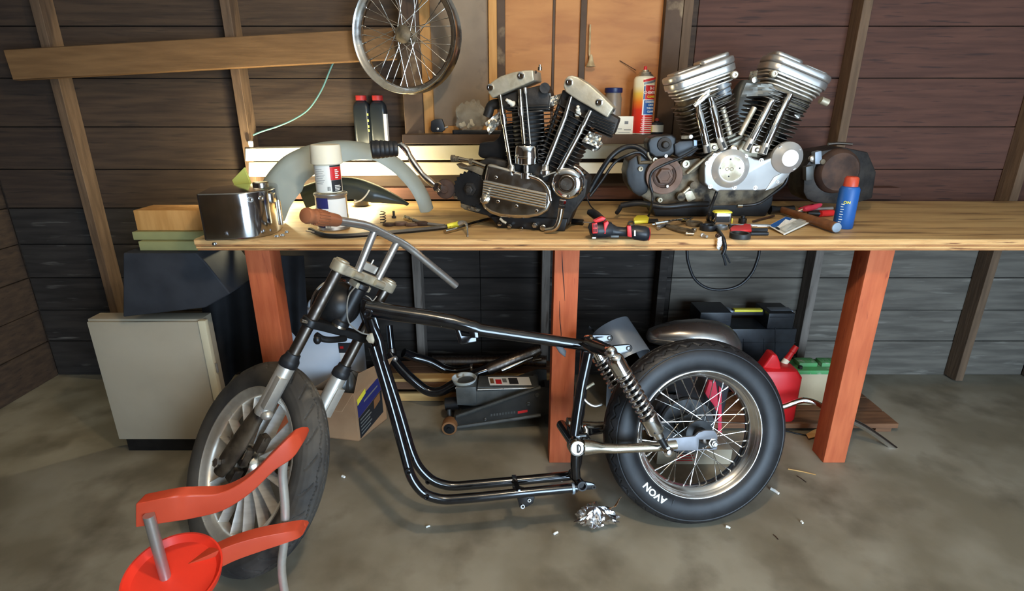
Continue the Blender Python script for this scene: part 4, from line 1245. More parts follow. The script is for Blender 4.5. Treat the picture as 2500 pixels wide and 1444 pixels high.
for x, y in ((1758, 411), (1806, 411), (1784, 389), (1779, 431)):
    part(pt, 'rivet', G().lathe(H2(x, y, -0.017), -e2d, [(0.0028, 0), (0.0028, 0.0008), (0, 0.0009)], 10), MAT['ink'])
g = G()
for s_ in (-1, 1):
    c0 = H2(1781, 413, -0.0172) + V((s_ * 0.008, 0, 0))
    g.tube([c0 + V((0.006 * cos(a), 0, 0.006 * sin(a))) for a in [2 * pi * k / 14 for k in range(14)]], 0.0013, 6, closed=True)
part(pt, 'stamping', g, MAT['alu_cast'])
nc = H2(1921, 385, 0.0)
nz = part(cam2, 'nose_cone', G().lathe(nc, -e2d, [(0.058, -0.01), (0.058, 0.004), (0.056, 0.008), (0.036, 0.018), (0.032, 0.026), (0.030, 0.028), (0, 0.029)], 56), MAT['alu_wheel'], label='round silver end cover')
for x, y, o in ((1745, 380, 0), (1727, 399, 0), (1821, 382, 0), (1859, 392, 0), (1734, 456, 0), (1793, 458, 0), (1844, 459, 0), (1897, 444, 0)):
    s_ = part(cam2, 'socket_screw', G().lathe(H2(x, y, o), -e2d, [(0.0085, -0.001), (0.0085, 0.0008), (0.0058, 0.001), (0.0056, 0.006), (0.003, 0.006), (0.003, 0.003), (0, 0.003)], 16), MAT['steel'])
for x, y in ((1905, 361), (1949, 367), (1937, 411)):
    part(cam2, 'socket_screw', G().lathe(H2(x, y, -0.007), -e2d, [(0.0078, -0.003), (0.0078, 0.001), (0.0052, 0.005), (0.003, 0.005), (0.003, 0.002), (0, 0.002)], 16), MAT['steel'])
# barrels
OC2 = 0.10
bA, tA = H2(1752, 362, OC2), H2(1708, 232, OC2)
barrel(evo, bA, tA, e2e, 13, 0.088, 0.080, 'fin_evo', 0.0030, 'alu_dirty', 1.12)
bB, tB = H2(1845, 362, OC2), H2(1905, 228, OC2)
barrel(evo, bB, tB, e2e, 13, 0.088, 0.080, 'fin_evo', 0.0030, 'alu_dirty', 1.10)
# bolt columns in the V
part(evo, 'stud_column', G().tube([H2(1782, 330, 0.03), H2(1764, 262, 0.03)], 0.010, 12), MAT['alu_cast'])
part(evo, 'stud_column', G().tube([H2(1806, 330, 0.03), H2(1842, 262, 0.03)], 0.010, 12), MAT['alu_cast'])
# rocker boxes: stacked layers
def rocker(pc, ang, lean):
    """pc: pixel of the middle of the joint line, ang: slope in the picture plane"""
    o = H2(pc[0], pc[1], 0.10)
    x = V((cos(ang), 0, sin(ang)))
    z = V((-sin(ang), 0, cos(ang)))
    y = V((0, 1, 0))
    def stad(hw, hd, r, z0, z1, dx=0, dy=0, r2=None):
        ring = []
        for sx, sy, s0 in ((1, 1, 0), (-1, 1, pi / 2), (-1, -1, pi), (1, -1, 1.5 * pi)):
            for k in range(7):
                a = s0 + k * pi / 12
                ring.append(o + x * (dx + sx * (hw - r) + r * cos(a)) + y * (dy + sy * (hd - r) + r * sin(a)) + z * z0)
        return G().prism(ring, z * (z1 - z0))
    hw, hd = 0.124, 0.078
    top = part(evo, 'rocker_cover', stad(hw, hd, 0.05, 0.010, 0.036), MAT['alu_clean'], bevel=0.010, seg=4, label='silver rocker cover')
    part(top, 'raised_pad', stad(0.055, 0.050, 0.02, 0.034, 0.052, dx=lean * 0.055), MAT['alu_clean'], bevel=0.008, seg=3)
    part(top, 'raised_pad', stad(0.050, 0.058, 0.02, 0.034, 0.043, dx=-lean * 0.05), MAT['alu_clean'], bevel=0.006, seg=3)
    part(evo, 'rocker_base', stad(hw - 0.001, hd - 0.001, 0.05, -0.014, 0.0095), MAT['alu_clean'], bevel=0.004, seg=2, label='silver rocker box base')
    part(evo, 'rocker_base', stad(hw - 0.01, hd - 0.006, 0.046, -0.022, -0.0145), MAT['alu'], bevel=0.002)
    for k in range(3):
        part(evo, 'head_fin', stad(hw - 0.012 - 0.008 * k, hd - 0.006, 0.04, -0.034 - 0.013 * k, -0.028 - 0.013 * k), MAT['alu'], bevel=0.0015, seg=1, label='cast cooling fin')
    part(evo, 'cylinder_head', stad(hw - 0.035, hd - 0.014, 0.035, -0.112, -0.022), MAT['alu_dirty'], bevel=0.004)
    for k in range(4):
        part(evo, 'head_fin', stad(hw - 0.032 - 0.003 * k, hd - 0.004, 0.03, -0.082 - 0.010 * k, -0.079 - 0.010 * k), MAT['fin_evo'], bevel=0.0008, seg=1)
    return o, x, y, z
oA, xA, yA, zA = rocker((1706, 188), rad(19), 1)
oB, xB, yB, zB = rocker((1933, 187), rad(-20), -1)
for o, x, z, s_ in ((oA, xA, zA, 1), (oB, xB, zB, -1)):
    c0 = o + x * (s_ * 0.098) - z * 0.030 - e2d * 0.085
    part(evo, 'rocker_bolt', G().lathe(c0 + e2d * 0.02, -e2d, [(0.013, 0), (0.013, 0.016), (0.010, 0.019), (0.005, 0.019), (0.005, 0.014), (0, 0.014)], 20), MAT['alu_cast'])
c0 = oB - zB * 0.045 + xB * 0.118 - e2d * 0.05
part(evo, 'stub', G().cyl(c0, c0 + xB * 0.030, 0.013, 16), MAT['alu_cast'])
# pushrod tubes
def prod2(P, r, o=0.0):
    t_ = part(evo, 'pushrod_tube', G().tube([H2(x, y, o) for x, y in P], r, 20), MAT['chrome'], label='bright chrome pushrod tube')
    return t_
prod2([(1703, 245), (1707, 272), (1707.5, 275), (1724, 352)], [0.0105, 0.0105, 0.0138, 0.0138], 0.0)
prod2([(1735, 238), (1740, 258), (1740.5, 261), (1757, 336)], [0.0105, 0.0105, 0.0138, 0.0138], 0.0)
prod2([(1886, 245), (1876, 262), (1875, 265), (1835, 342)], [0.0115, 0.0115, 0.0138, 0.0138], 0.0)
prod2([(1930, 230), (1907, 274), (1905, 278), (1872, 352)], [0.0115, 0.0115, 0.0138, 0.0138], 0.0)
for P in (((1724, 350), (1728, 372)), ((1756, 334), (1768, 364)), ((1835, 340), (1820, 368)), ((1872, 350), (1862, 376))):
    a, b = H2(*P[0], 0.0), H2(*P[1], 0.0)
    lb = part(evo, 'lifter_block', G().tube([a, b], [0.0135, 0.0145], 16), MAT['alu'])
    m_ = (a + b) / 2 + (b - a) * 0.15 - e2d * 0.0125
    dz = (b - a).normalized()
    part(lb, 'slot', G().obox(m_, dz * 0.012, dz.cross(e2d) * 0.0045, e2d * 0.0025), MAT['iron'])
for x, y in ((1743, 360), (1848, 366)):
    p_ = part(evo, 'clamp_plate', G().prism(rH([(x - 14, y + 8), (x - 10, y - 10), (x + 12, y - 11), (x + 15, y + 2), (x + 4, y + 10)], 0.008), e2d * 0.02), MAT['alu_cast'], bevel=0.003)
    part(p_, 'socket_screw', G().lathe(H2(x, y, 0.008), -e2d, [(0.009, 0), (0.008, 0.002), (0.005, 0.007), (0, 0.007)], 14), MAT['steel'])
part(evo, 'oil_plug', G().lathe(H2(1790, 365, 0.03), -e2d, [(0.018, 0), (0.018, 0.012), (0.013, 0.014), (0.011, 0.008), (0, 0.008)], 24), MAT['nickel'])
# intake and tape between the heads
part(evo, 'intake_ring', G().lathe(H2(1766, 224, 0.04), (V((0.25, -0.3, -1))), [(0.026, -0.022), (0.026, 0.020), (0.023, 0.020), (0.023, -0.02)], 28), MAT['bluegrey'], label='blue-grey intake sleeve')
part(evo, 'spring_seat', G().lathe(H2(1757, 205, 0.05), (V((0.25, -0.3, -1))), [(0.018, -0.01), (0.020, 0.0), (0.016, 0.004), (0.020, 0.008), (0.016, 0.012)], 20), MAT['black_satin'])
tape(evo, ((1822, 202), (1884, 206), (1906, 232), (1808, 236)), 0.02, 0.004, 12, 'tape_grey', F=H2, label='sagging sheet of grey tape')
tape(evo, ((1832, 175), (1850, 172), (1846, 196), (1826, 196)), 0.05, 0.003, 13, 'alu_dirty', F=H2, label='grimy bracket')
part(evo, 'bolt_head', G().lathe(H2(1841, 195, 0.015), -e2d, [(0.011, 0), (0.010, 0.006), (0, 0.008)], 16), MAT['nickel'])
# tape flap over the front pushrods
tape(evo, ((1692, 256), (1712, 240), (1735, 228), (1732, 214)), -0.02, 0.002, 14, 'tape_silver', F=H2, n=5, label='silver tape flap')
tape(evo, ((1692, 256), (1728, 222), (1734, 233), (1698, 262)), -0.022, 0.002, 15, 'tape_silver', F=H2, n=5, label='silver tape flap')
tape(evo, ((1938, 280), (1972, 248), (1976, 256), (1950, 292)), 0.06, 0.006, 16, 'tape_silver', F=H2, label='loose foil tape end')
part(evo, 'drive_boot', G().tube(crom([H2(1890, 316, 0.08), H2(1902, 332, 0.08), H2(1912, 346, 0.08)], 8), [0.013 + (0.004 if k % 2 else 0) for k in range(17)], 14), MAT['black_satin'])
# drive pulley and clutch side on the left
kc = H2(1622, 430, 0.035)
pu = part(evo, 'drive_pulley', G().lathe(kc, -e2d, [(0.068, -0.03), (0.070, -0.002), (0.069, 0.003), (0.066, 0.004), (0.060, 0.002), (0.052, 0.0015), (0.046, 0.0), (0.044, -0.006), (0.030, -0.006), (0.0, -0.006)], 56), MAT['rust'], label='rust-brown drive pulley')
part(pu, 'hex_nut', G().lathe(kc, -e2d, [(0.0315, -0.006), (0.0315, 0.008), (0.029, 0.011), (0.020, 0.0115), (0.019, 0.009), (0, 0.009)], 6), MAT['rust'])
g = G().lathe(kc, -e2d, [(0.043, -0.004), (0.043, -0.001), (0.036, -0.001), (0.036, -0.004)], 30, V((1, 0, 0)), rad(100), rad(400))
part(pu, 'lock_plate', g, MAT['rust_dark'])
part(pu, 'lock_screw', G().lathe(H2(1629, 455, 0.03), -e2d, [(0.006, 0), (0.005, 0.005), (0, 0.006)], 12), MAT['alu'])
part(evo, 'inner_case', G().prism(rH([(1528, 420), (1535, 392), (1556, 378), (1580, 376), (1588, 400), (1582, 470), (1562, 482), (1545, 470), (1532, 448)], 0.05), e2d * 0.10), MAT['black_satin'], bevel=0.008, label='black transmission housing')
part(evo, 'case_arm', G().tube([H2(1561, 380, 0.04), H2(1562, 398, 0.04), H2(1592, 396, 0.04)], 0.007, 10), MAT['alu_dirty'])
for x, y, r in ((1563, 412, 0.009), (1673, 400, 0.014), (1610, 488, 0.009), (1598, 390, 0.009)):
    part(evo, 'case_boss', G().lathe(H2(x, y, 0.05), -e2d, [(r, -0.01), (r, 0.012), (r * 0.5, 0.012), (r * 0.45, 0.004), (0, 0.004)], 18), MAT['alu_cast'])
g = G().tube([H2(1690, 452, 0.05), H2(1662, 478, 0.05)], 0.006, 10)
part(evo, 'shift_lever', g, MAT['alu_cast'])
for x, y, r in ((1692, 452, 0.014), (1662, 480, 0.016)):
    part(evo, 'lever_boss', G().lathe(H2(x, y, 0.045), -e2d, [(r, -0.02), (r, 0.010), (r * 0.5, 0.012), (0, 0.012)], 18), MAT['alu_dirty'])
part(evo, 'case_web', G().prism(rH([(1660, 395), (1715, 385), (1720, 400), (1690, 425), (1668, 430)], 0.05), e2d * 0.04), MAT['alu_dirty'], bevel=0.004)
part(evo, 'case_web', G().prism(rH([(1668, 470), (1690, 465), (1700, 485), (1680, 495)], 0.05), e2d * 0.04), MAT['alu_cast'], bevel=0.004)
part(evo, 'case_rod', G().tube([H2(1678, 424, 0.035), H2(1730, 380, 0.02), H2(1742, 372, 0.01)], 0.0055, 10), MAT['alu_cast'])
# black carburettor
cb = part(evo, 'carburettor', G().prism(rH([(1580, 350), (1586, 338), (1600, 332), (1640, 328), (1652, 336), (1650, 372), (1636, 384), (1600, 386), (1584, 374)], 0.03), e2d * 0.07), MAT['black_satin'], bevel=0.008, seg=3, label='black carburettor body')
part(cb, 'diaphragm_cap', G().lathe(H2(1622, 353, 0.03), -e2d, [(0.027, 0), (0.026, 0.008), (0.014, 0.010), (0.013, 0.022), (0.010, 0.025), (0, 0.026)], 28), MAT['iron'])
part(cb, 'float_bowl', G().prism(rH([(1646, 352), (1660, 345), (1690, 343), (1704, 352), (1702, 368), (1688, 382), (1660, 386), (1648, 378)], 0.02), e2d * 0.06), MAT['black_plastic'], bevel=0.006)
part(cb, 'cable_clip', G().prism(rH([(1694, 342), (1702, 343), (1702, 356), (1694, 357)], 0.012), e2d * 0.01), MAT['bluegrey'], bevel=0.001)
part(cb, 'bracket', G().tube([H2(1582, 372, 0.025), H2(1583, 380, 0.025), H2(1590, 390, 0.025)], 0.004, 8), MAT['alu_cast'])
part(cb, 'mount_bolt', G().lathe(H2(1686, 334, 0.03), -e2d, [(0.008, -0.01), (0.008, 0.006), (0, 0.008)], 6), MAT['alu'])
part(cb, 'mount_strap', G().obox(H2(1672, 335, 0.035), V((0.016, 0, 0)), V((0, 0.01, 0)), V((0, 0, 0.006))), MAT['alu_dirty'], bevel=0.001)
part(cb, 'screw', G().lathe(H2(1626, 381, 0.028), -e2d, [(0.006, 0), (0.006, 0.003), (0.003, 0.003), (0, 0.001)], 12), MAT['steel'])
# lines and hoses on that engine
part(evo, 'control_cable', G().tube(crom([H2(1703, 362, -0.005), H2(1660, 386, -0.02), H2(1622, 402, -0.03), H2(1594, 418, -0.035), H2(1586, 442, -0.035), H2(1592, 470, -0.04)], 8), 0.0052, 10), MAT['cable'], label='black control cable')
g = G().tube(crom([H2(1592, 470, -0.04), PY(1592, 495, 2.03), PZ(1583, 528, BZ + 0.012), PZ(1571, 544, BZ + 0.004)], 8), 0.0042, 10)
part(evo, 'control_cable', g, MAT['cable'])
part(evo, 'oil_line', G().tube(crom([H2(1925, 425, 0.03), H2(1915, 450, 0.03), H2(1885, 475, 0.02), H2(1850, 497, 0.01), H2(1808, 503, 0.02)], 8), 0.0055, 10), MAT['cable'])
part(evo, 'line_fitting', G().tube([H2(1812, 503, 0.02), H2(1800, 503, 0.02)], 0.0075, 8), MAT['nickel'])
part(evo, 'sump_pipe', G().tube(crom([PY(1516, 502, 2.15), PY(1560, 497, 2.13), PY(1620, 505, 2.10), PY(1680, 500, 2.10), PY(1728, 498, 2.12)], 8), 0.0115, 12), MAT['black_satin'], label='black rubber hose under the engine')
part(evo, 'sump_pipe', G().tube([PY(1516, 503, 2.15), PY(1512, 512, 2.14), PY(1506, 520, 2.12)], 0.0085, 10), MAT['black_satin'])
# wiring tail hanging over the bench edge
w = crom([H2(1750, 468, 0.02), H2(1742, 490, 0.0), PY(1731, 520, 1.99), PZ(1729, 538, BZ + 0.006), PZ(1748, 556, BZ + 0.006), PZ(1763, 577, BZ + 0.006), PY(1768, 590, 1.768), PY(1770, 606, 1.766), PY(1764, 622, 1.766)], 8)
part(evo, 'wiring_tail', G().tube(w, 0.0062, 10), MAT['cable'], label='black taped wiring tail')
part(evo, 'wiring_tail', G().tube(crom([PY(1768, 590, 1.766), PY(1768, 612, 1.764), PY(1776, 630, 1.764), PY(1782, 642, 1.764)], 6), 0.003, 8), MAT['black_plastic'])
part(evo, 'wiring_tail', G().tube(crom([PY(1764, 620, 1.766), PY(1768, 632, 1.766), PY(1772, 648, 1.766)], 6), 0.0042, 8), MAT['black_plastic'])
part(evo, 'connector', G().prism([PY(x, y, 1.760) for x, y in ((1752, 582), (1762, 578), (1764, 596), (1756, 612), (1750, 608))], V((0, 0.008, 0))), MAT['foil'], bevel=0.0015, label='shiny blue-silver connector')
# long hoses arching over from behind the older engine
part(evo, 'breather_hose', G().tube(crom([PY(1438, 470, 2.10), PY(1460, 430, 2.12), PY(1490, 385, 2.14), PY(1520, 362, 2.14), PY(1550, 358, 2.13), PY(1575, 372, 2.12), PY(1586, 388, 2.12)], 8), 0.0100, 14), MAT['black_satin'], label='thick black breather hose')
part(evo, 'breather_hose', G().tube(crom([PY(1440, 480, 2.09), PY(1470, 440, 2.11), PY(1500, 398, 2.13), PY(1530, 380, 2.12), PY(1560, 372, 2.12), PY(1582, 388, 2.12)], 8), 0.0055, 10), MAT['black_satin'], label='thin black hose')

# ---------------------------------------------------------------- the gearbox at the end of the bench
gb = T('engine_case', 'dark engine case with a big dull round cover behind the blue spray bottle', 'engine', PZ(2040, 500, BZ))
YG = 2.22
rG = lambda pts, off: [PY(x, y, YG + off) for x, y in pts]
part(gb, 'case', G().prism(rG([(1962, 470), (1964, 410), (1978, 392), (1990, 372), (2010, 368), (2060, 360), (2120, 372), (2140, 420), (2130, 485), (2080, 500), (1990, 496), (1970, 486)], 0.03), e2d * 0.14), MAT['iron'], bevel=0.008, label='greasy black case')
part(gb, 'round_cover', G().lathe(PY(2052, 420, YG), e2d, [(0.0, -0.004), (0.058, -0.004), (0.066, 0.0), (0.074, 0.0), (0.085, 0.012), (0.09, 0.03), (0.088, 0.045)], 48), MAT['rust_dark'], label='dull brown round cover')
part(gb, 'bolt', G().lathe(PY(1983, 388, YG + 0.02), -e2d, [(0.012, -0.01), (0.012, 0.006), (0.006, 0.010), (0, 0.010)], 16), MAT['alu'])
part(gb, 'bolt', G().lathe(PY(2008, 395, YG), -e2d, [(0.010, -0.02), (0.010, 0.004), (0, 0.008)], 16), MAT['alu_dirty'])
part(gb, 'bracket', G().prism(rG([(1968, 408), (1986, 404), (1986, 440), (1968, 442)], 0.0), e2d * 0.03), MAT['jack_grey'], bevel=0.003)
part(gb, 'bracket', G().prism(rG([(1990, 372), (2006, 368), (2008, 400), (1990, 402)], 0.0), e2d * 0.03), MAT['sheetmetal'], bevel=0.003)
part(gb, 'top_rail', G().tube([PY(2022, 352, YG + .03), PY(2045, 350, YG + .03), PY(2080, 352, YG + .03)], 0.006, 10), MAT['steel_dark'])
# ---------------------------------------------------------------- things on the worktop, from the tank end to the hammer end
TOP = BZ + 0.0006
UP = V((0, 0, 1))
def up(p, z):
    return V((p.x, p.y, z))
def cylpatch(c, R, a0, a1, z0, z1, lift=0.0006, n=12, ax=None):
    """a label wrapped on an upright cylinder; angle 0 faces the viewer, positive to the right"""
    def fn(u, v_):
        a = a0 + (a1 - a0) * u
        r = (R(z0 + (z1 - z0) * v_) if callable(R) else R) + lift
        return V((c.x + r * sin(a), c.y - r * cos(a), c.z + z0 + (z1 - z0) * v_))
    return G().sheet(fn, n, 1)
def cyltext(c, R, a0, z, body, size, lift=0.0012, sx=1.0, bold=0.0, align='CENTER'):
    r = R + lift
    return text(body, size, 0.0002, None, None, align=align, bold=bold, sx=sx,
                fn=lambda p: V((c.x + (r + p.z) * sin(a0 + p.x / r), c.y - (r + p.z) * cos(a0 + p.x / r), c.z + z + p.y)))

# chrome oil tank
_f = [PZ(*q, BZ) for q in ((596, 587), (500, 588))]
foot = crom([PZ(*q, BZ) for q in ((500, 589.5), (550, 588), (602, 585), (640, 580), (668, 573), (685, 564), (692, 555), (688, 549), (672, 547))], 5)
foot += [PZ(*q, BZ) for q in ((620, 550), (545, 562), (530, 565))]
ot = T('oil_tank', 'mirror-chrome oil tank standing at the corner of the worktop', 'tank', (_f[0].x, _f[0].y + 0.06, BZ))
hT = PY(480, 473, _f[1].y).z - TOP
part(ot, 'shell', G().prism([up(p, TOP) for p in foot], V((0, 0, hT))), MAT['chrome_dark'], bevel=0.008, seg=4, label='mirror chrome tank shell')
nk = PY(637, 450, PZ(640, 556, BZ).y)
part(ot, 'filler_neck', G().lathe(up(nk, TOP + hT), UP, [(0.028, -0.006), (0.028, 0.008), (0.026, 0.010), (0.022, 0.0105), (0.0, 0.009)], 32), MAT['chrome_old'])
def _side(i, z, lift):
    t = (foot[i + 1] - foot[i - 1]).normalized()
    o_ = V((t.y, -t.x, 0))
    return up(foot[i], TOP + hT * z) + o_ * lift, o_
b_, o_ = _side(22, 0.80, 0.004)
part(ot, 'strap_lug', G().obox(b_, UP.cross(o_) * 0.012, o_ * 0.006, V((0, 0, 0.016))), MAT['chrome_old'], bevel=0.003)
for k in (13, 17):
    c0, o_ = _side(k, 0.84, 0.0)
    part(ot, 'fitting', G().lathe(c0, o_, [(0.009, -0.006), (0.009, 0.004), (0.005, 0.004), (0.0045, -0.002), (0, -0.002)], 18), MAT['chrome_old'])
for (x, y), dx in (((523, 595), 0), ((676, 576), 1), ((690, 574), 1), ((700, 566), 1)):
    c0 = PZ(x, y, TOP + 0.006)
    part(ot, 'foot_bolt', G().lathe(c0 - UP * 0.006, UP, [(0.006, 0), (0.0075, 0.003), (0.0055, 0.009), (0, 0.010)], 12), MAT['chrome'])
g = G().tube([_side(26, 0.12, 0.004)[0], _side(26, 0.7, 0.004)[0]], 0.006, 10)
part(ot, 'sight_tube', g, MAT['nickel'])

# yellow-green card standing behind the tank
g = G().prism([PY(x, y, 2.075) for x, y in ((596, 409), (566, 440), (593, 500), (596, 536), (640, 536), (608, 440))], V((0.002, 0.008, 0)))
for i_, p in enumerate(g.v):
    g.v[i_] = V((p.x, p.y, max(p.z, TOP)))
solo('folded_card', g, MAT['yellowgreen'], 'pale yellow-green card standing behind the chrome oil tank', 'card', bevel=0.001, seg=1)

# work lamps lying behind the fenders
def lamp(px, py, Y, label, e):
    p = PY(px, py, Y)
    t = T('work_lamp', label, 'lamp', (p.x, p.y, TOP), group='work lamps behind the fenders')
    part(t, 'housing', G().lathe(V((p.x, p.y, TOP)), UP, [(0.030, 0), (0.032, 0.004), (0.030, 0.030), (0.026, 0.034)], 28), MAT['black_plastic'])
    part(t, 'lens', G().lathe(V((p.x, p.y, TOP + 0.032)), UP, [(0.027, 0), (0.027, 0.006), (0.020, 0.016), (0.0, 0.020)], 28), MAT['lampglow'])
    l = light('work_lamp_light', 'POINT', (p.x, p.y, TOP + 0.075), e, (1.0, 0.90, 0.58), shadow_soft_size=0.02)
    l.parent = t
    l.location = (0, 0, 0.075)
    return t
lamp(655, 470, 2.40, 'small puck lamp shining up the wall behind the chrome oil tank', 15.0)
lamp(880, 474, 2.42, 'small puck lamp shining up the wall under the grey fender arch', 12.0)

# fenders
def fender(P, wid, skn, skf, n=10):
    """P: (px, py, Y) crown points; wid half width; skn/skf skirt lengths along the run"""
    C_ = crom([PY(x, y, Y) for x, y, Y in P], n)
    N = len(C_) - 1
    g = G()
    def fn(u, v_):
        i = round(u * N)
        p = C_[i]
        t = (C_[min(i + 1, N)] - C_[max(i - 1, 0)]).normalized()
        l = V((t.y, -t.x, 0))
        l = V((0, -1, 0)) - t * V((0, -1, 0)).dot(t)
        l.normalize()
        m = t.cross(l)
        if m.z < 0 and i < N * 0.5 or m.dot(V((0.3, 0, 1))) < 0:
            m = -m
        w = wid(u)
        q = v_ * 14
        if q < 2:
            a, s_ = -pi / 2, (2 - q) / 2
        elif q > 12:
            a, s_ = pi / 2, (q - 12) / 2
        else:
            a, s_ = -pi / 2 + pi * (q - 2) / 10, 0
        sk = (skn(u) if a > 0 else skf(u)) * s_
        return p + l * (w * sin(a)) + m * (w * 0.8 * (cos(a) - 1) - sk)
    g.sheet(fn, N, 14)
    for i, p in enumerate(g.v):
        g.v[i] = V((p.x, p.y, max(p.z, TOP + 0.0025)))
    return g
gf = solo('fender', fender([(622, 492, 2.11), (638, 452, 2.11), (668, 408, 2.13), (705, 375, 2.15), (770, 350, 2.19), (845, 343, 2.22), (915, 355, 2.24), (975, 388, 2.26), (1020, 432, 2.27), (1045, 472, 2.28), (1058, 508, 2.29)],
                             lambda u: 0.052, lambda u: 0.095 * max(0.0, min(1.0, (0.62 - u) * 2.4)) + 0.006, lambda u: 0.006), MAT['primer_grey'],
          'grey primed motorcycle fender arching over the worktop behind the paint cans', 'fender', solid=0.002, ang=45)
bf = solo('fender', fender([(735, 455, 2.30), (800, 436, 2.31), (862, 434, 2.32), (920, 452, 2.33), (965, 475, 2.34), (999, 497, 2.35)],
                           lambda u: 0.05 * min(1.0, (1.02 - u) * 2.2 + 0.12), lambda u: 0.048 * max(0.0, min(1.0, (1 - u) * 1.5)), lambda u: 0.01), MAT['fender_black'],
          'small black fender with pointed tip lying under the grey fender', 'fender', solid=0.002, ang=45)
solo('trim_hoop', G().tube(crom([PY(862, 496, 2.21), PY(880, 490, 2.21), PY(893, 478, 2.21), PY(902, 464, 2.22)], 8), 0.003, 8), MAT['cream'],
     'thin cream wire hoop leaning against the small black fender', 'wire')

# paint can with an upturned aerosol bottle on it
pc = PZ(816, 558, BZ)
pcz = V((pc.x, pc.y + 0.0, TOP))
can = T('paint_can', 'grey metal paint can with white label and navy patch', 'paint can', pcz)
RC = 0.0565
part(can, 'body', G().lathe(pcz, UP, [(0.055, 0), (RC, 0.002), (RC, 0.005), (0.0545, 0.008), (0.0545, 0.118), (RC, 0.121), (0.0585, 0.124), (0.0585, 0.128), (0.055, 0.130), (0.050, 0.126), (0, 0.126)], 48), MAT['steel'])
part(can, 'label_paper', cylpatch(pcz, 0.0545, rad(-18), rad(80), 0.012, 0.112), MAT['paper'], solid=0.0003)
part(can, 'label_paper', cylpatch(pcz, 0.0545, rad(-75), rad(-42), 0.04, 0.085), MAT['cream'], solid=0.0003)
part(can, 'label_patch', cylpatch(pcz, 0.0545, rad(-44), rad(6), 0.080, 0.116, 0.0010), MAT['navy'], solid=0.0003, label='navy blue label patch')
part(can, 'label_patch', cylpatch(pcz, 0.0545, rad(-70), rad(12), 0.012, 0.026, 0.0010), MAT['navy_dark'], solid=0.0003)
part(can, 'barcode_patch', cylpatch(pcz, 0.0545, rad(-12), rad(14), 0.012, 0.030, 0.0014), MAT['white'], solid=0.0003)
g = G()
for k in range(7):
    a = rad(-8 + 2.6 * k)
    g.add(*(lambda s_: (s_.v, s_.f))(cylpatch(pcz, 0.0545, a, a + rad(0.8 + (k % 3) * 0.5), 0.014, 0.027, 0.0022, 1)))
part(can, 'barcode', g, MAT['ink'])
part(can, 'drip', cylpatch(pcz, 0.0545, rad(-32), rad(-24), 0.05, 0.082, 0.0012), MAT['rust_dark'], solid=0.0003)
sz = TOP + 0.1306
sc0 = V((pc.x - 0.001, pc.y, sz))
sp = T('aerosol_can', 'white-labelled aerosol can with cream cap standing on the paint can', 'spray can', sc0)
RS = lambda z: 0.0445 - 0.0 * z
part(sp, 'body', G().lathe(sc0, UP, [(0.040, 0), (0.0445, 0.003), (0.0445, 0.098), (0.042, 0.102), (0.03, 0.104)], 40), MAT['cream'])
part(sp, 'cap', G().lathe(sc0, UP, [(0.050, 0.098), (0.0535, 0.100), (0.0535, 0.108), (0.0525, 0.110), (0.051, 0.158), (0.048, 0.163), (0, 0.164)], 40), MAT['cream'], label='cream plastic cap')
part(sp, 'label_paper', cylpatch(sc0, 0.0445, rad(-70), rad(28), 0.006, 0.094), MAT['white'], solid=0.0003)
part(sp, 'label_red', cylpatch(sc0, 0.0445, rad(27), rad(88), 0.046, 0.090, 0.0007), MAT['red'], solid=0.0003, label='red label panel')
part(sp, 'label_black', cylpatch(sc0, 0.0445, rad(29), rad(88), 0.006, 0.0455, 0.0007), MAT['ink'], solid=0.0003, label='black label panel')
part(sp, 'label_black', cylpatch(sc0, 0.0445, rad(27), rad(88), 0.0905, 0.096, 0.0007), MAT['ink'], solid=0.0003)
g = G()
for k in range(6):
    a = rad(9 + 2.3 * k)
    s_ = cylpatch(sc0, 0.0445, a, a + rad(0.7 + (k % 3) * 0.5), 0.010, 0.024, 0.0012, 1)
    g.add(s_.v, s_.f)
part(sp, 'barcode', g, MAT['ink'])
g = G()
for k in range(5):
    s_ = cylpatch(sc0, 0.0445, rad(48), rad(62 + (k * 7) % 14), 0.052 + 0.0065 * k, 0.056 + 0.0065 * k, 0.0014, 4)
    g.add(s_.v, s_.f)
for k in range(4):
    s_ = cylpatch(sc0, 0.0445, rad(42), rad(64 + (k * 5) % 11), 0.010 + 0.005 * k, 0.0128 + 0.005 * k, 0.0014, 4)
    g.add(s_.v, s_.f)
part(sp, 'fine_print', g, MAT['white'])
g = G()
for k in range(9):
    s_ = cylpatch(sc0, 0.0445, rad(-42), rad(-8 + (k * 5) % 13), 0.034 + 0.006 * k, 0.0352 + 0.006 * k, 0.0012, 4)
    g.add(s_.v, s_.f)
part(sp, 'fine_print', g, MAT['ink_grey'])

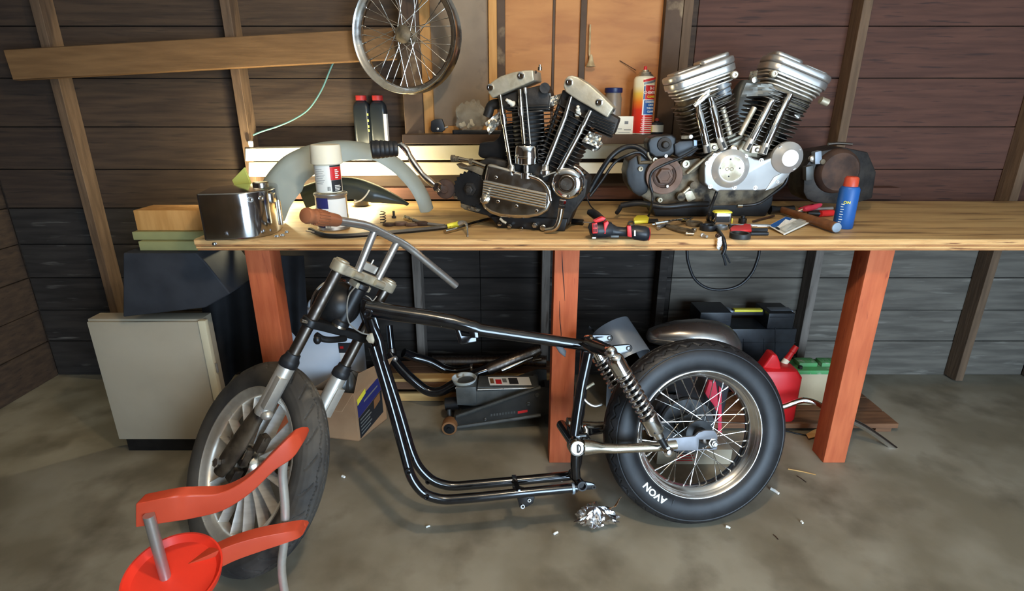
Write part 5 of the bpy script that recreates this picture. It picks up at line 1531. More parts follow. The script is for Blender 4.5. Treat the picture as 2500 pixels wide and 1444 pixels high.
# pry bar
pb = T('pry_bar', 'blue-black pry bar with yellow tape and hooked end along the bench edge', 'pry bar', PZ(940, 568, BZ))
pth = crom([PZ(757, 561, TOP + 0.012), PZ(775, 569, TOP + 0.009), PZ(800, 576, TOP + 0.008), PZ(850, 576, TOP + 0.008), PZ(930, 570, TOP + 0.008), PZ(1020, 562, TOP + 0.008), PZ(1080, 556, TOP + 0.009), PZ(1100, 552, TOP + 0.014)], 6)
part(pb, 'shaft', G().tube(pth, 0.0082, 6), MAT['black_satin'], ang=20)
part(pb, 'yellow_tape', G().tube(crom([PZ(1092, 553, TOP + 0.013), PZ(1108, 549, TOP + 0.018), PZ(1122, 545, TOP + 0.026)], 5), 0.0088, 8), MAT['yellow'], label='yellow tape band')
part(pb, 'claw', G().tube(crom([PZ(1120, 546, TOP + 0.025), PZ(1132, 543, TOP + 0.031), PZ(1139, 549, TOP + 0.028), PZ(1141, 563, TOP + 0.015), PZ(1142, 577, TOP + 0.004)], 5), [0.0085, 0.0085, 0.008, 0.0075, 0.007, 0.0065, 0.006, 0.006, 0.0055, 0.005, 0.005, 0.0045, 0.004, 0.004, 0.0035, 0.003, 0.003, 0.003, 0.003, 0.003, 0.003], 8), MAT['steel'])
g = G()
for s_ in (-1, 1):
    a = PZ(770, 566, TOP + 0.012) + V((0, s_ * 0.006, 0))
    g.beam(a, PZ(755, 560 - s_ * 2, TOP + 0.014) + V((-0.006, s_ * 0.010, 0)), 0.008, 0.004)
part(pb, 'fork', g, MAT['steel'])
solo('breaker_bar', G().tube(crom([PZ(1086, 566, TOP + 0.008), PZ(1120, 557, TOP + 0.008), PZ(1160, 544, TOP + 0.008), PZ(1205, 532, TOP + 0.008)], 6), 0.0075, 10), MAT['nickel'],
     'dull brass-toned steel bar poking out from under the older engine', 'bar')

# odds and ends between the cans and the engine
spr = PZ(936, 548, BZ)
pts = [V((spr.x + 0.010 * cos(t), spr.y + 0.010 * sin(t), TOP + 0.002 + 0.0016 * t)) for t in [k * 0.35 for k in range(80)]]
solo('coil_spring', G().tube(pts, 0.0018, 6), MAT['iron'], 'small dark coil spring standing on the worktop near the paint can', 'spring', ang=80)
ws = PZ(884, 552, BZ)
solo('washer', G().lathe(up(ws, TOP), UP, [(0.005, 0), (0.019, 0), (0.019, 0.004), (0.005, 0.004)], 28, loop=True), MAT['alu'], 'flat shiny washer beside the paint can', 'washer')
bt = PZ(962, 533, BZ)
solo('bolt', G().lathe(up(bt, TOP), UP, [(0.009, 0), (0.009, 0.008), (0.005, 0.009), (0.005, 0.028), (0, 0.028)], 6), MAT['iron'], 'short dark bolt standing on its head past the small spring', 'bolt')
for k, (x, y) in enumerate(((950, 552), (978, 551), (1005, 552), (1030, 551))):
    c0 = PZ(x, y, BZ)
    ring = [V((c0.x + 0.024 * cos(a) * (1 + 0.15 * sin(3 * a + k)), c0.y + 0.018 * sin(a), TOP)) for a in [2 * pi * j / 16 for j in range(16)]]
    inner = ['dark rusty link nearest the small spring', 'brown rusty link second from the small spring', 'brown rusty link third from the small spring', 'dark rusty link nearest the brass fitting hose'][k]
    solo('chain_link', G().prism(ring, UP * (0.010 + 0.004 * (k % 2))), MAT['rust' if k in (1, 2) else 'rust_dark'], inner, 'chain link', group='rusty links on the worktop', bevel=0.003)
hp = T('fuel_hose', 'brass-ended grey fuel hose lying behind the pry bar', 'hose', PZ(1020, 540, BZ))
part(hp, 'hose', G().tube(crom([PZ(1004, 536, TOP + 0.008), PZ(1030, 544, TOP + 0.007), PZ(1062, 549, TOP + 0.007), PZ(1085, 551, TOP + 0.007)], 6), 0.006, 10), MAT['ink_grey'])
part(hp, 'brass_fitting', G().tube([PZ(989, 532, TOP + 0.009), PZ(996, 534, TOP + 0.009), PZ(997, 534.3, TOP + 0.009), PZ(1010, 538, TOP + 0.009)], [0.010, 0.010, 0.0075, 0.0075], 8), MAT['nickel'])

# two black oil bottles on the white ledge
LZ = PY(912, 357, 2.55).z + 0.003
def rrect(c, hx, hy, r, z, n=5):
    out = []
    for sx, sy, s0 in ((1, 1, 0), (-1, 1, pi / 2), (-1, -1, pi), (1, -1, 1.5 * pi)):
        for k in range(n):
            a = s0 + k * (pi / 2) / (n - 1)
            out.append(V((c.x + sx * (hx - r) + r * cos(a), c.y + sy * (hy - r) + r * sin(a), z)))
    return out
def oil_bottle(px, label, strip):
    c = PY(px, 340, 2.592)
    ztop = PY(px, 233, 2.592).z
    hgt = ztop - LZ
    o = T('oil_bottle', label, 'bottle', (c.x, c.y, LZ), group='black oil bottles on the ledge')
    hw = 0.0375
    part(o, 'body', G().loft([rrect(c, hw * s_, 0.028 * s_, 0.016 * s_, LZ + hgt * t) for t, s_ in ((0, 0.92), (0.015, 1), (0.70, 1), (0.80, 0.93), (0.86, 0.72), (0.89, 0.5), (0.95, 0.48))]), MAT['bottle_black'], ang=40)
    part(o, 'cap', G().lathe(V((c.x, c.y, LZ + hgt * 0.90)), UP, [(0.024, 0), (0.0245, 0.002), (0.0235, hgt * 0.095), (0.021, hgt * 0.1), (0, hgt * 0.1)], 24), MAT['cap_red'], label='red screw cap')
    part(o, 'rib', G().obox(V((c.x + hw * 0.70, c.y - 0.0285, LZ + hgt * 0.36)), V((0.0012, 0, 0)), V((0, 0.001, 0)), V((0, 0, hgt * 0.32))), MAT['ink_grey'])
    if strip:
        part(o, 'label_strip', G().obox(V((c.x + hw + 0.0002, c.y - 0.006, LZ + hgt * 0.33)), V((0.0006, 0, 0)), V((0, 0.016, 0)), V((0, 0, hgt * 0.30))), MAT['paper'], label='white label strip on the side')
        part(o, 'label_strip', G().obox(V((c.x + hw - 0.004, c.y - 0.0284, LZ + hgt * 0.33)), V((0.0062, 0, 0)), V((0, 0.0006, 0)), V((0, 0, hgt * 0.30))), MAT['paper'])
    else:
        g = G()
        for k, z in enumerate((0.62, 0.5, 0.38, 0.30)):
            g.obox(V((c.x + hw * 0.82, c.y - 0.0288, LZ + hgt * z)), V((0.003, 0, 0)), V((0, 0.0006, 0)), V((0, 0, 0.005)))
        part(o, 'emblem', g, MAT['yellowgreen'])
    return o
oil_bottle(890, 'black oil bottle with red cap on the ledge, nearer the sloping stud', 0)
oil_bottle(929, 'black oil bottle with red cap and white side strip, nearer the window', 1)

# window-sill things
SZ = PY(1300, 329, 2.43).z + 0.0008
SYB = 2.495
def S_(px, Y=SYB):
    p = PY(px, 325, Y)
    return V((p.x, Y, SZ))
br = T('switch_housing', 'black bracket with two bolts on the window sill', 'bracket', S_(1068))
c = S_(1068)
part(br, 'body', G().prism([PY(x, y, SYB - 0.015) for x, y in ((1051, 318), (1052, 296), (1062, 291), (1078, 290), (1084, 305), (1086, 318), (1078, 323), (1056, 323))], V((0, 0.03, 0))), MAT['black_plastic'], bevel=0.004)
part(br, 'bolt', G().lathe(PY(1069, 315, SYB - 0.016), V((0, -1, 0)), [(0.006, 0), (0.005, 0.006), (0, 0.008)], 12), MAT['alu'])
part(br, 'bolt', G().cyl(PY(1084, 313, SYB - 0.005), PY(1094, 309, SYB - 0.005), 0.004, 10), MAT['alu'])
solo('plastic_tray', G().loft([rrect(V((S_(1170).x, SYB, 0)), 0.115, 0.035, 0.01, SZ + z) for z in (0, 0.010, 0.016)]), MAT['black_plastic'],
     'long flat black plastic bar on the sill behind the older engine', 'bar', bevel=0.002)
bg = T('parts_bag', 'clear plastic bag of small white parts on the black bar', 'bag', (S_(1150).x, SYB, SZ + 0.0165))
rnd = random.Random(5)
c = V((S_(1148).x, SYB, SZ + 0.06))
_jit = [[rnd.uniform(-1, 1) for _ in range(9)] for _ in range(22)]
def bagfn(u, v_):
    a = u * 2 * pi
    r = 0.055 * (sin(pi * min(1, v_ * 0.72 + 0.18)) ** 0.5)
    k = 1 + 0.20 * _jit[round(u * 20) % 20][round(v_ * 8)]
    return V((c.x + 1.15 * r * k * cos(a), c.y + 0.5 * r * k * sin(a), SZ + 0.0165 + 0.115 * v_ * (1 + 0.10 * _jit[round(u * 20) % 20][3])))
part(bg, 'bag', G().sheet(bagfn, 20, 8), MAT['clearbag'], ang=5)
for k in range(9):
    p = V((c.x + rnd.uniform(-0.04, 0.04), c.y + rnd.uniform(-0.012, 0.012), SZ + 0.027 + rnd.uniform(0, 0.03)))
    part(bg, 'small_part', G().box(p, (0.02, 0.01, 0.012), M.Rotation(rnd.uniform(0, 3), 3, 'Y')), MAT['cream'], bevel=0.002)

jr = T('glass_jar', 'glass jar with dark blue lid standing on the sill behind the rocker box', 'jar', S_(1492))
c = S_(1492)
jz = PY(1492, 222, SYB).z - SZ
part(jr, 'glass', G().lathe(c, UP, [(0.034, 0), (0.037, 0.004), (0.037, jz * 0.82), (0.033, jz * 0.9), (0.033, jz)], 28), MAT['dustypane'])
part(jr, 'lid', G().lathe(c + UP * (jz - 0.008), UP, [(0.037, 0), (0.038, 0.002), (0.038, 0.018), (0.036, 0.020), (0, 0.020)], 28), MAT['navy_dark'], label='dark blue lid')
bx = T('small_box', 'small cream printed box between the jar and the spray can', 'box', S_(1521, 2.47))
c = S_(1521, 2.47)
bh = PY(1521, 284, 2.47).z - SZ
part(bx, 'carton', G().box(c + UP * (bh / 2), (0.075, 0.04, bh)), MAT['cream'], bevel=0.001)
g = G()
for k, (dx, z, w_, h_) in enumerate(((0.008, 0.65, 0.016, 0.012), (-0.02, 0.3, 0.02, 0.003), (0.014, 0.25, 0.03, 0.003), (0.0, 0.1, 0.05, 0.002))):
    g.obox(c + V((dx, -0.0203, bh * z)), V((w_ / 2, 0, 0)), V((0, 0.0004, 0)), V((0, 0, h_ / 2)))
part(bx, 'print', g, MAT['ink_grey'])

# carburettor cleaner can
c = S_(1564, 2.47)
chh = PY(1564, 185, 2.47).z - SZ
cl = T('spray_cleaner', 'tall red and cream aerosol cleaner can on the window sill', 'spray can', c)
RK = 0.0445
part(cl, 'body', G().lathe(c, UP, [(RK - 0.003, 0), (RK, 0.003), (RK, chh * 0.93), (RK - 0.003, chh * 0.965), (RK - 0.012, chh)], 48), MAT['can_print'])
part(cl, 'dome', G().lathe(c + UP * (chh * 0.985), UP, [(RK - 0.008, 0), (RK - 0.010, 0.004), (0.026, 0.012), (0.024, 0.018), (0.016, 0.020), (0.014, 0.026), (0, 0.026)], 40), MAT['nickel'])
part(cl, 'nozzle', G().lathe(c + UP * (chh * 0.985 + 0.025), UP, [(0.007, 0), (0.0065, 0.014), (0.004, 0.016), (0, 0.016)], 16), MAT['red'])
part(cl, 'bottom_ring', G().lathe(c, UP, [(RK - 0.004, 0), (RK + 0.0008, 0.001), (RK + 0.0008, 0.004), (RK, 0.005)], 48), MAT['alu'])
P_ = lambda a0, a1, z0, z1, m, l, nm='label_panel': part(cl, nm, cylpatch(c, RK, rad(a0), rad(a1), chh * z0, chh * z1, l), MAT[m], solid=0.0002)
P_(-14, 78, 0.335, 0.845, 'white', 0.0004)
P_(-3, 78, 0.60, 0.835, 'red', 0.0009)
P_(-12, -5, 0.60, 0.82, 'blue', 0.0009)
P_(-7, 78, 0.345, 0.585, 'blue', 0.0009)
def slanted(a0, a1, z0, z1, dz, m, l):
    def fn(u, v_):
        a = rad(a0 + (a1 - a0) * u)
        return V((c.x + (RK + l) * sin(a), c.y - (RK + l) * cos(a), c.z + chh * (z0 + (z1 - z0) * v_ + dz * u)))
    part(cl, 'label_band', G().sheet(fn, 12, 1), MAT[m], solid=0.0002)
slanted(-18, 76, 0.885, 0.925, 0.06, 'red', 0.0010)
slanted(-14, 76, 0.845, 0.880, 0.06, 'bluegrey', 0.0010)
for body, z, size, m, a in (('B-12', 0.785, 0.017, 'white', 38), ('CHEMTOOL', 0.712, 0.0165, 'white', 38), ('CLEANER', 0.645, 0.012, 'yellow', 36), ('CARBURETOR', 0.555, 0.0105, 'white', 38), ('CHOKE', 0.505, 0.0105, 'white', 38), ('THROTTLE', 0.450, 0.0105, 'white', 38), ('CLEANER', 0.393, 0.0105, 'white', 38)):
    part(cl, 'lettering', cyltext(c, RK, rad(a), chh * z, body, size, 0.0014, 0.9, 0.0003), MAT[m], label='printed lettering')
g = G()
for k in range(8):
    s_ = cylpatch(c, RK, rad(-18 + (k * 5) % 9), rad(60), chh * (0.045 + 0.034 * k), chh * (0.052 + 0.034 * k) + 0.0006, 0.0006, 8)
    g.add(s_.v, s_.f)
part(cl, 'fine_print', g, MAT['cream'])

sj = T('paint_jar', 'small squat jar with cream label beside the spray cleaner', 'jar', S_(1601, 2.47))
c = S_(1601, 2.47)
part(sj, 'jar', G().lathe(c, UP, [(0.028, 0), (0.030, 0.003), (0.030, 0.042), (0.026, 0.048), (0.012, 0.050), (0.012, 0.054)], 32), MAT['black_plastic'])
part(sj, 'label_paper', cylpatch(c, 0.030, rad(-55), rad(75), 0.009, 0.038), MAT['cream'], solid=0.0003)
part(sj, 'label_patch', cylpatch(c, 0.030, rad(-75), rad(-45), 0.009, 0.034, 0.0008), MAT['yellowgreen'], solid=0.0003)
part(sj, 'stopper', G().lathe(c + UP * 0.053, UP, [(0.009, 0), (0.010, 0.006), (0.007, 0.012), (0, 0.013)], 16), MAT['orange_red'])

# grey bottle on the ledge behind the newer engine
c = PY(1815, 330, 2.595)
LZ2 = PY(1640, 347, 2.55).z - 0.004
zt = PY(1815, 196, 2.595).z
o = T('fluid_bottle', 'grey plastic bottle with red oval logo between the silver rocker boxes', 'bottle', (c.x, c.y, LZ2))
hh = zt - LZ2
part(o, 'body', G().loft([rrect(c, 0.068 * s_, 0.035 * s_, 0.02 * s_, LZ2 + hh * t) for t, s_ in ((0, .95), (0.01, 1), (0.82, 1), (0.92, 0.85), (1.0, 0.6))]), MAT['jack_grey'], ang=40)
g = G().lathe(V((c.x - 0.004, c.y - 0.0355, LZ2 + hh * 0.76)), V((0, -1, 0)), [(0.018, 0), (0.018, 0.0006), (0, 0.0006)], 28)
for i, p in enumerate(g.v):
    g.v[i] = V((p.x, p.y, LZ2 + hh * 0.76 + (p.z - LZ2 - hh * 0.76) * 0.5))
part(o, 'logo', g, MAT['red'], label='red oval logo')
part(o, 'lettering', text('PO', 0.03, 0.0004, None, frame(V((c.x + 0.004, c.y - 0.0358, LZ2 + hh * 0.55)), V((1, 0, 0)), V((0, 0, 1)), V((0, -1, 0)))), MAT['white'])

# ---------------------------------------------------------------- things hung on the wall
wc = PY(992, 86, 2.40)
wax = V((sin(rad(-14)), -cos(rad(14)), 0.0)).normalized()
wx = UP.cross(wax).normalized()
RW = (wc - PY(992, 232, 2.40)).length * 0.985
hw_ = T('spare_wheel_assembly', 'bare spoked chrome wheel hanging on the wall beside the boarded window', 'wheel', (wc.x, wc.y, wc.z - RW))
prof = [(RW, 0.034), (RW - 0.002, 0.037), (RW - 0.006, 0.036), (RW - 0.009, 0.031), (RW - 0.013, 0.029), (RW - 0.015, 0.024), (RW - 0.020, 0.022), (RW - 0.023, 0.015), (RW - 0.028, 0.012), (RW - 0.030, 0)]
prof = prof + [(r, -h) for r, h in reversed(prof[:-1])] + [(RW, -0.034), (RW - 0.016, -0.012), (RW - 0.016, 0.012)]
wr = part(hw_, 'rim', G().lathe(wc, wax, prof, 96, wx, loop=True), MAT['chrome_old'], ang=50, label='worn chrome rim')
lace(wr, wc, wax, wx, UP, 36, 0.03, 0.03, RW - 0.030, 0.003, rad(55), 0.05)
part(hw_, 'hub', G().lathe(wc, wax, [(0.012, -0.05), (0.033, -0.036), (0.034, -0.030), (0.018, -0.024), (0.018, 0.024), (0.034, 0.030), (0.033, 0.036), (0.012, 0.05)], 28), MAT['alu_dirty'])
hk = V((wc.x, 0, wc.z + RW - 0.039))
solo('wall_hook', G().tube(fillet([V((hk.x, 2.563, hk.z + 0.0)), V((hk.x, 2.35, hk.z)), V((hk.x, 2.345, hk.z + 0.05))], 0.02), 0.006, 10), MAT['iron'],
     'black iron hook carrying the bare spoked wheel', 'hook')
solo('cord', G().tube(crom([PY(815, 150, 2.58), PY(806, 170, 2.575), PY(785, 220, 2.57), PY(755, 265, 2.565), PY(720, 290, 2.56), PY(680, 308, 2.555), PY(640, 321, 2.55), PY(618, 330, 2.55)], 8), 0.0035, 8), MAT['cord_teal'],
     'teal cord sagging along the plank wall above the white board', 'cord')
solo('white_knob', G().lathe(PY(612, 352, 2.54), UP, [(0.009, -0.012), (0.011, 0), (0.011, 0.012), (0.006, 0.015), (0, 0.015)], 16), MAT['white'], 'small white knob on the stud above the white board', 'knob')
rb = T('hanging_rope', 'frayed tan rope end hanging in front of the plywood panel', 'rope', PY(1443, 160, 2.555))
part(rb, 'strand', G().tube(crom([PY(1441, 60, 2.56), PY(1440, 100, 2.555), PY(1439, 130, 2.555), PY(1441, 146, 2.555)], 6), 0.004, 8), MAT['rope'])
part(rb, 'tassel', G().lathe(PY(1443, 137, 2.552), V((0, 0, -1)), [(0.004, -0.006), (0.008, 0.004), (0.011, 0.020), (0.018, 0.036), (0.022, 0.042), (0.006, 0.044)], 14), MAT['rope'])
solo('twig', G().tube([PY(1513, 148, 2.57), PY(1553, 172, 2.555)], 0.0016, 6), MAT['rust_dark'], 'thin dark straw sticking out behind the spray cleaner nozzle', 'straw')
# ---------------------------------------------------------------- tools on the worktop
dr = T('power_drill', 'compact red and black cordless driver lying on its side at the bench edge', 'drill', PZ(1510, 580, BZ))
def ringpx(px, py, rpx, Y, sq=1.0, n=18, lift=0.0):
    """ring of the drill body across its length; rpx in picture pixels"""
    c = PY(px, py, Y)
    r = rpx / 690.0
    return c, r
def dbody(P, name, m, label=None, seg=20, flat=0.9):
    C_ = [PY(x, y, Y - 0.045) for x, y, r, Y in P]
    g = G()
    rings = []
    for i, (x, y, r, Y) in enumerate(P):
        t = (C_[min(i + 1, len(P) - 1)] - C_[max(i - 1, 0)]).normalized()
        a, b = perp(t)
        rr = r / 790.0
        rings.append([C_[i] + (a * cos(2 * pi * k / seg) + b * sin(2 * pi * k / seg) * flat) * rr for k in range(seg)])
    g.loft(rings)
    return part(dr, name, g, MAT[m], label=label, ang=45)
dbody([(1440, 566, 14, 1.815), (1444, 564, 22, 1.815), (1456, 562, 26, 1.82), (1476, 561, 26, 1.825), (1490, 561, 23, 1.828)], 'motor_body', 'black_plastic', 'black motor end')
dbody([(1480, 562, 22, 1.828), (1492, 563, 20, 1.828), (1505, 566, 15, 1.826), (1524, 567, 14, 1.822), (1536, 566, 17, 1.82), (1548, 567, 20, 1.818)], 'handle', 'black_plastic')
dbody([(1546, 567, 20, 1.818), (1552, 568, 21.5, 1.816), (1574, 571, 21.5, 1.812), (1582, 572, 19, 1.811), (1586, 572, 12, 1.811)], 'battery', 'black_plastic', 'black battery pack')
def dpatch(pts, Y, m, name, th=0.004, bev=0.001):
    return part(dr, name, G().prism([PY(x, y, Y - 0.041) for x, y in pts], V((0, th, 0))), MAT[m], bevel=bev)
vp = dpatch(((1446, 547), (1458, 545), (1459, 570), (1447, 571)), 1.778, 'red', 'vent_panel', 0.012)
for k in range(3):
    for j in range(2):
        part(vp, 'vent_slot', G().box(PY(1449.5 + 3.4 * k, 552 + 11 * j, 1.7365), (0.0022, 0.002, 0.010)), MAT['ink'])
dpatch(((1448, 540), (1470, 530), (1480, 533), (1474, 540), (1456, 545)), 1.785, 'red', 'red_shell', 0.02, 0.003)
dpatch(((1474, 545), (1484, 540), (1487, 545), (1480, 560), (1479, 572), (1475, 572)), 1.787, 'red', 'red_shell', 0.02, 0.002)
dpatch(((1531, 552), (1541, 552), (1543, 580), (1532, 578)), 1.787, 'red', 'red_band', 0.012, 0.002)
dpatch(((1548, 563), (1552, 563), (1552, 577), (1548, 577)), 1.781, 'white', 'label_patch', 0.002, 0.0003)
part(dr, 'battery_end', G().lathe(PY(1583, 572, 1.766), V((1, -0.15, 0)), [(0.022, 0), (0.020, 0.004), (0, 0.005)], 20), MAT['red'])
part(dr, 'trigger', G().obox(PY(1500, 577, 1.765), V((0.014, 0, 0)), V((0, 0.008, 0)), V((0, 0, 0.004))), MAT['jack_grey'], bevel=0.002)
part(dr, 'chuck', G().tube([PY(1470, 538, 1.80), PY(1455, 526, 1.88), PY(1446, 520, 1.90), PY(1436, 518, 1.91)], [0.013, 0.0155, 0.015, 0.009], 18), MAT['black_plastic'], label='black chuck pointing to the wall')
part(dr, 'belt_clip', G().obox(PY(1450, 580, 1.75), V((0.006, 0, 0)), V((0, 0.006, 0)), V((0, 0, 0.002))), MAT['alu'])
wv = crom([PY(1428, 470, 2.02), PY(1440, 500, 1.99), PY(1455, 516, 1.93), PY(1464, 528, 1.88)], 8)
solo('thin_wire', G().tube(wv, 0.0022, 8), MAT['cable'], 'thin black wire dropping from the older engine to the driver chuck', 'wire')
sk = T('socket_driver', 'black impact socket with thin steel shaft near the drain pipe', 'socket', PZ(1415, 545, BZ))
part(sk, 'socket', G().tube([PZ(1396, 541, TOP + 0.011), PZ(1424, 543, TOP + 0.011)], 0.011, 14), MAT['black_satin'])
part(sk, 'shaft', G().tube([PZ(1424, 543, TOP + 0.0105), PZ(1448, 545, TOP + 0.0105)], 0.003, 8), MAT['steel'])

yk = T('scraper', 'bright yellow putty knife lying behind the red driver', 'scraper', PZ(1568, 545, BZ))
part(yk, 'handle', G().prism([PZ(x, y, TOP + 0.002) for x, y in ((1546, 541), (1554, 533), (1578, 533), (1584, 538), (1582, 546), (1548, 547))], UP * 0.012), MAT['yellow'], bevel=0.003)
part(yk, 'blade', G().prism([PZ(x, y, TOP + 0.004) for x, y in ((1583, 537), (1606, 536), (1608, 543), (1583, 544))], UP * 0.003), MAT['ink'], bevel=0.0005)
part(yk, 'ring', G().tube([PZ(1541 + 7 * cos(a), 546 + 5 * sin(a), TOP + 0.006) for a in [2 * pi * k / 18 for k in range(18)]], 0.003, 8, closed=True), MAT['jack_grey'])

lp = T('locking_pliers', 'chrome locking pliers in the middle of the loose tools', 'pliers', PZ(1640, 548, BZ))
part(lp, 'lower_handle', G().tube(crom([PZ(1592, 549, TOP + 0.008), PZ(1620, 546, TOP + 0.012), PZ(1650, 542, TOP + 0.014), PZ(1684, 537, TOP + 0.012)], 6), [0.005] * 6 + [0.007] * 13, 8), MAT['chrome'])
part(lp, 'upper_handle', G().tube(crom([PZ(1600, 546, TOP + 0.020), PZ(1635, 541, TOP + 0.026), PZ(1665, 537, TOP + 0.022), PZ(1684, 534, TOP + 0.016)], 6), 0.0055, 8), MAT['chrome'])
part(lp, 'jaw', G().prism([PZ(x, y, TOP + 0.003) for x, y in ((1602, 560), (1606, 552), (1622, 547), (1628, 552), (1616, 556), (1608, 562))], UP * 0.010), MAT['steel'], bevel=0.002)
part(lp, 'screw', G().cyl(PZ(1682, 536, TOP + 0.014), PZ(1689, 533, TOP + 0.015), 0.006, 10), MAT['nickel'])
sn = T('slip_pliers', 'old bronze-coloured slip pliers below the chrome locking pliers', 'pliers', PZ(1665, 560, BZ))
part(sn, 'handle', G().tube(crom([PZ(1626, 551, TOP + 0.006), PZ(1650, 556, TOP + 0.007), PZ(1675, 561, TOP + 0.007), PZ(1694, 566, TOP + 0.006)], 5), 0.0062, 8), MAT['alu_dirty'])
part(sn, 'handle', G().tube(crom([PZ(1628, 554, TOP + 0.006), PZ(1652, 562, TOP + 0.007), PZ(1672, 567, TOP + 0.007), PZ(1692, 572, TOP + 0.006)], 5), 0.0055, 8), MAT['alu_dirty'])
part(sn, 'rivet', G().lathe(PZ(1694, 565, TOP + 0.002), UP, [(0.009, 0), (0.009, 0.010), (0.005, 0.012), (0, 0.012)], 14), MAT['nickel'])
for k, (x0, y0, x1, y1, r, m, lab) in enumerate((
        (1674, 571, 1694, 572, 0.005, 'nickel', 'short brass-toned bolt at the tip of the bronze slip pliers'),
        (1713, 574, 1726, 578, 0.0048, 'alu', 'small shiny bolt below the black tape roll'),
        (1750, 575, 1756, 577, 0.0045, 'rust_dark', 'tiny rusty bolt beside the hanging wiring tail'))):
    a, b = PZ(x0, y0, TOP + 0.007), PZ(x1, y1, TOP + 0.007)
    d = (b - a).normalized()
    solo('bolt', G().lathe(a, d, [(r * 1.5, 0), (r * 1.5, 0.006), (r, 0.007), (r, (b - a).length), (0, (b - a).length)], 10), MAT[m], lab, 'bolt')
def roll(px, py, R, r, h, m, label, tilt=0):
    c = PZ(px, py, TOP)
    return solo('tape_roll', G().lathe(c, V((0, sin(tilt), cos(tilt))), [(r, 0), (R, 0), (R, h), (r, h)], 40, loop=True), MAT[m], label, 'tape roll', group='tape rolls on the worktop', bevel=0.001)
roll(1694, 551, 0.030, 0.026, 0.014, 'alu_dirty', 'thin bronze ring behind the bronze slip pliers')
roll(1728, 562, 0.029, 0.018, 0.019, 'black_plastic', 'black electrical tape roll behind the wiring tail')
roll(1762, 560, 0.020, 0.015, 0.014, 'bluegrey', 'small silver ring in front of the tape measure')
roll(1806, 581, 0.034, 0.026, 0.017, 'jack_dark', 'dark tape roll nearest the bench edge')
tm_ = T('tape_measure', 'tape measure with yellow top and chrome sides', 'tape measure', PZ(1760, 548, BZ))
c = PZ(1760, 546, TOP)
part(tm_, 'case', G().loft([rrect(c, 0.034, 0.020, 0.010, TOP + z) for z in (0, 0.002, 0.042)]), MAT['chrome_old'], bevel=0.003)
part(tm_, 'top_panel', G().loft([rrect(c, 0.034 * s_, 0.020 * s_, 0.011, TOP + z) for z, s_ in ((0.0422, 1.0), (0.047, 0.95), (0.049, 0.8))]), MAT['yellow'], label='yellow top')
part(tm_, 'side_label', G().box(c + V((-0.002, -0.0205, 0.020)), (0.05, 0.001, 0.022)), MAT['ink'])
part(tm_, 'hook', G().box(c + V((0.036, -0.008, 0.012)), (0.004, 0.012, 0.02)), MAT['yellow'], bevel=0.001)
rt = T('ratchet', 'chrome ratchet handle behind the red-handled cutters', 'ratchet', PZ(1835, 552, BZ))
part(rt, 'handle', G().tube(crom([PZ(1782, 553, TOP + 0.010), PZ(1810, 551, TOP + 0.010), PZ(1845, 552, TOP + 0.010), PZ(1880, 553, TOP + 0.009)], 5), [0.010, 0.009, 0.007, 0.006, 0.006, 0.006, 0.0065, 0.007, 0.0075, 0.008, 0.008, 0.008, 0.008, 0.008, 0.008, 0.007], 12), MAT['chrome'])
part(rt, 'head', G().lathe(PZ(1812, 545, TOP), UP, [(0.015, 0), (0.015, 0.018), (0.008, 0.02), (0.008, 0.028), (0, 0.028)], 20), MAT['black_satin'])
solo('file', G().tube([PZ(1838, 541, TOP + 0.006), PZ(1890, 527, TOP + 0.006)], 0.004, 6), MAT['rust_dark'], 'thin dark file pointing at the blister pack', 'file')
rc = T('cutters', 'red-handled cutters with black grips above the bench-edge tape roll', 'cutters', PZ(1820, 566, BZ))
part(rc, 'red_handle', G().prism([PZ(x, y, TOP + 0.001) for x, y in ((1781, 567), (1790, 561), (1812, 560), (1816, 556), (1832, 558), (1834, 572), (1800, 573), (1783, 573))], UP * 0.016), MAT['red'], bevel=0.004)
part(rc, 'black_grip', G().tube([PZ(1832, 563, TOP + 0.008), PZ(1872, 562, TOP + 0.008)], 0.0075, 10), MAT['black_plastic'])
part(rc, 'black_grip', G().tube([PZ(1832, 571, TOP + 0.007), PZ(1875, 571, TOP + 0.007)], 0.006, 10), MAT['black_plastic'])
# blister pack, propped on its contents
bp = T('blister_pack', 'clear blister pack with blue and white card near the hammer', 'package', PZ(1925, 555, BZ))
q = [PZ(1876, 552, TOP + 0.010), PZ(1915, 574, TOP + 0.003), PZ(1976, 545, TOP + 0.006), PZ(1918, 530, TOP + 0.024)]
nrm = (q[1] - q[0]).cross(q[3] - q[0]).normalized()
if nrm.z < 0:
    nrm = -nrm
part(bp, 'card', G().prism(q, nrm * 0.0012), MAT['paper'])
def onq(u, v_, l=0.0016):
    return (q[0] * (1 - u) + q[1] * u) * (1 - v_) + (q[3] * (1 - u) + q[2] * u) * v_ + nrm * l
part(bp, 'blue_print', G().prism([onq(u, v_) for u, v_ in ((0.02, 0.02), (0.30, 0.06), (0.36, 0.5), (0.30, 0.98), (0.02, 0.98))], nrm * 0.0004), MAT['blue'], label='blue printed area')
part(bp, 'print', G().prism([onq(u, v_) for u, v_ in ((0.40, 0.30), (0.52, 0.30), (0.52, 0.55), (0.40, 0.55))], nrm * 0.0004), MAT['yellowgreen'])
part(bp, 'print', G().prism([onq(u, v_) for u, v_ in ((0.33, 0.05), (0.6, 0.05), (0.6, 0.16), (0.33, 0.16))], nrm * 0.0004), MAT['ink'])
part(bp, 'blister', G().prism([onq(u, v_, 0.002) for u, v_ in ((0.60, 0.06), (0.93, 0.06), (0.93, 0.94), (0.60, 0.94))], nrm * 0.009), MAT['clearbag'], bevel=0.003)
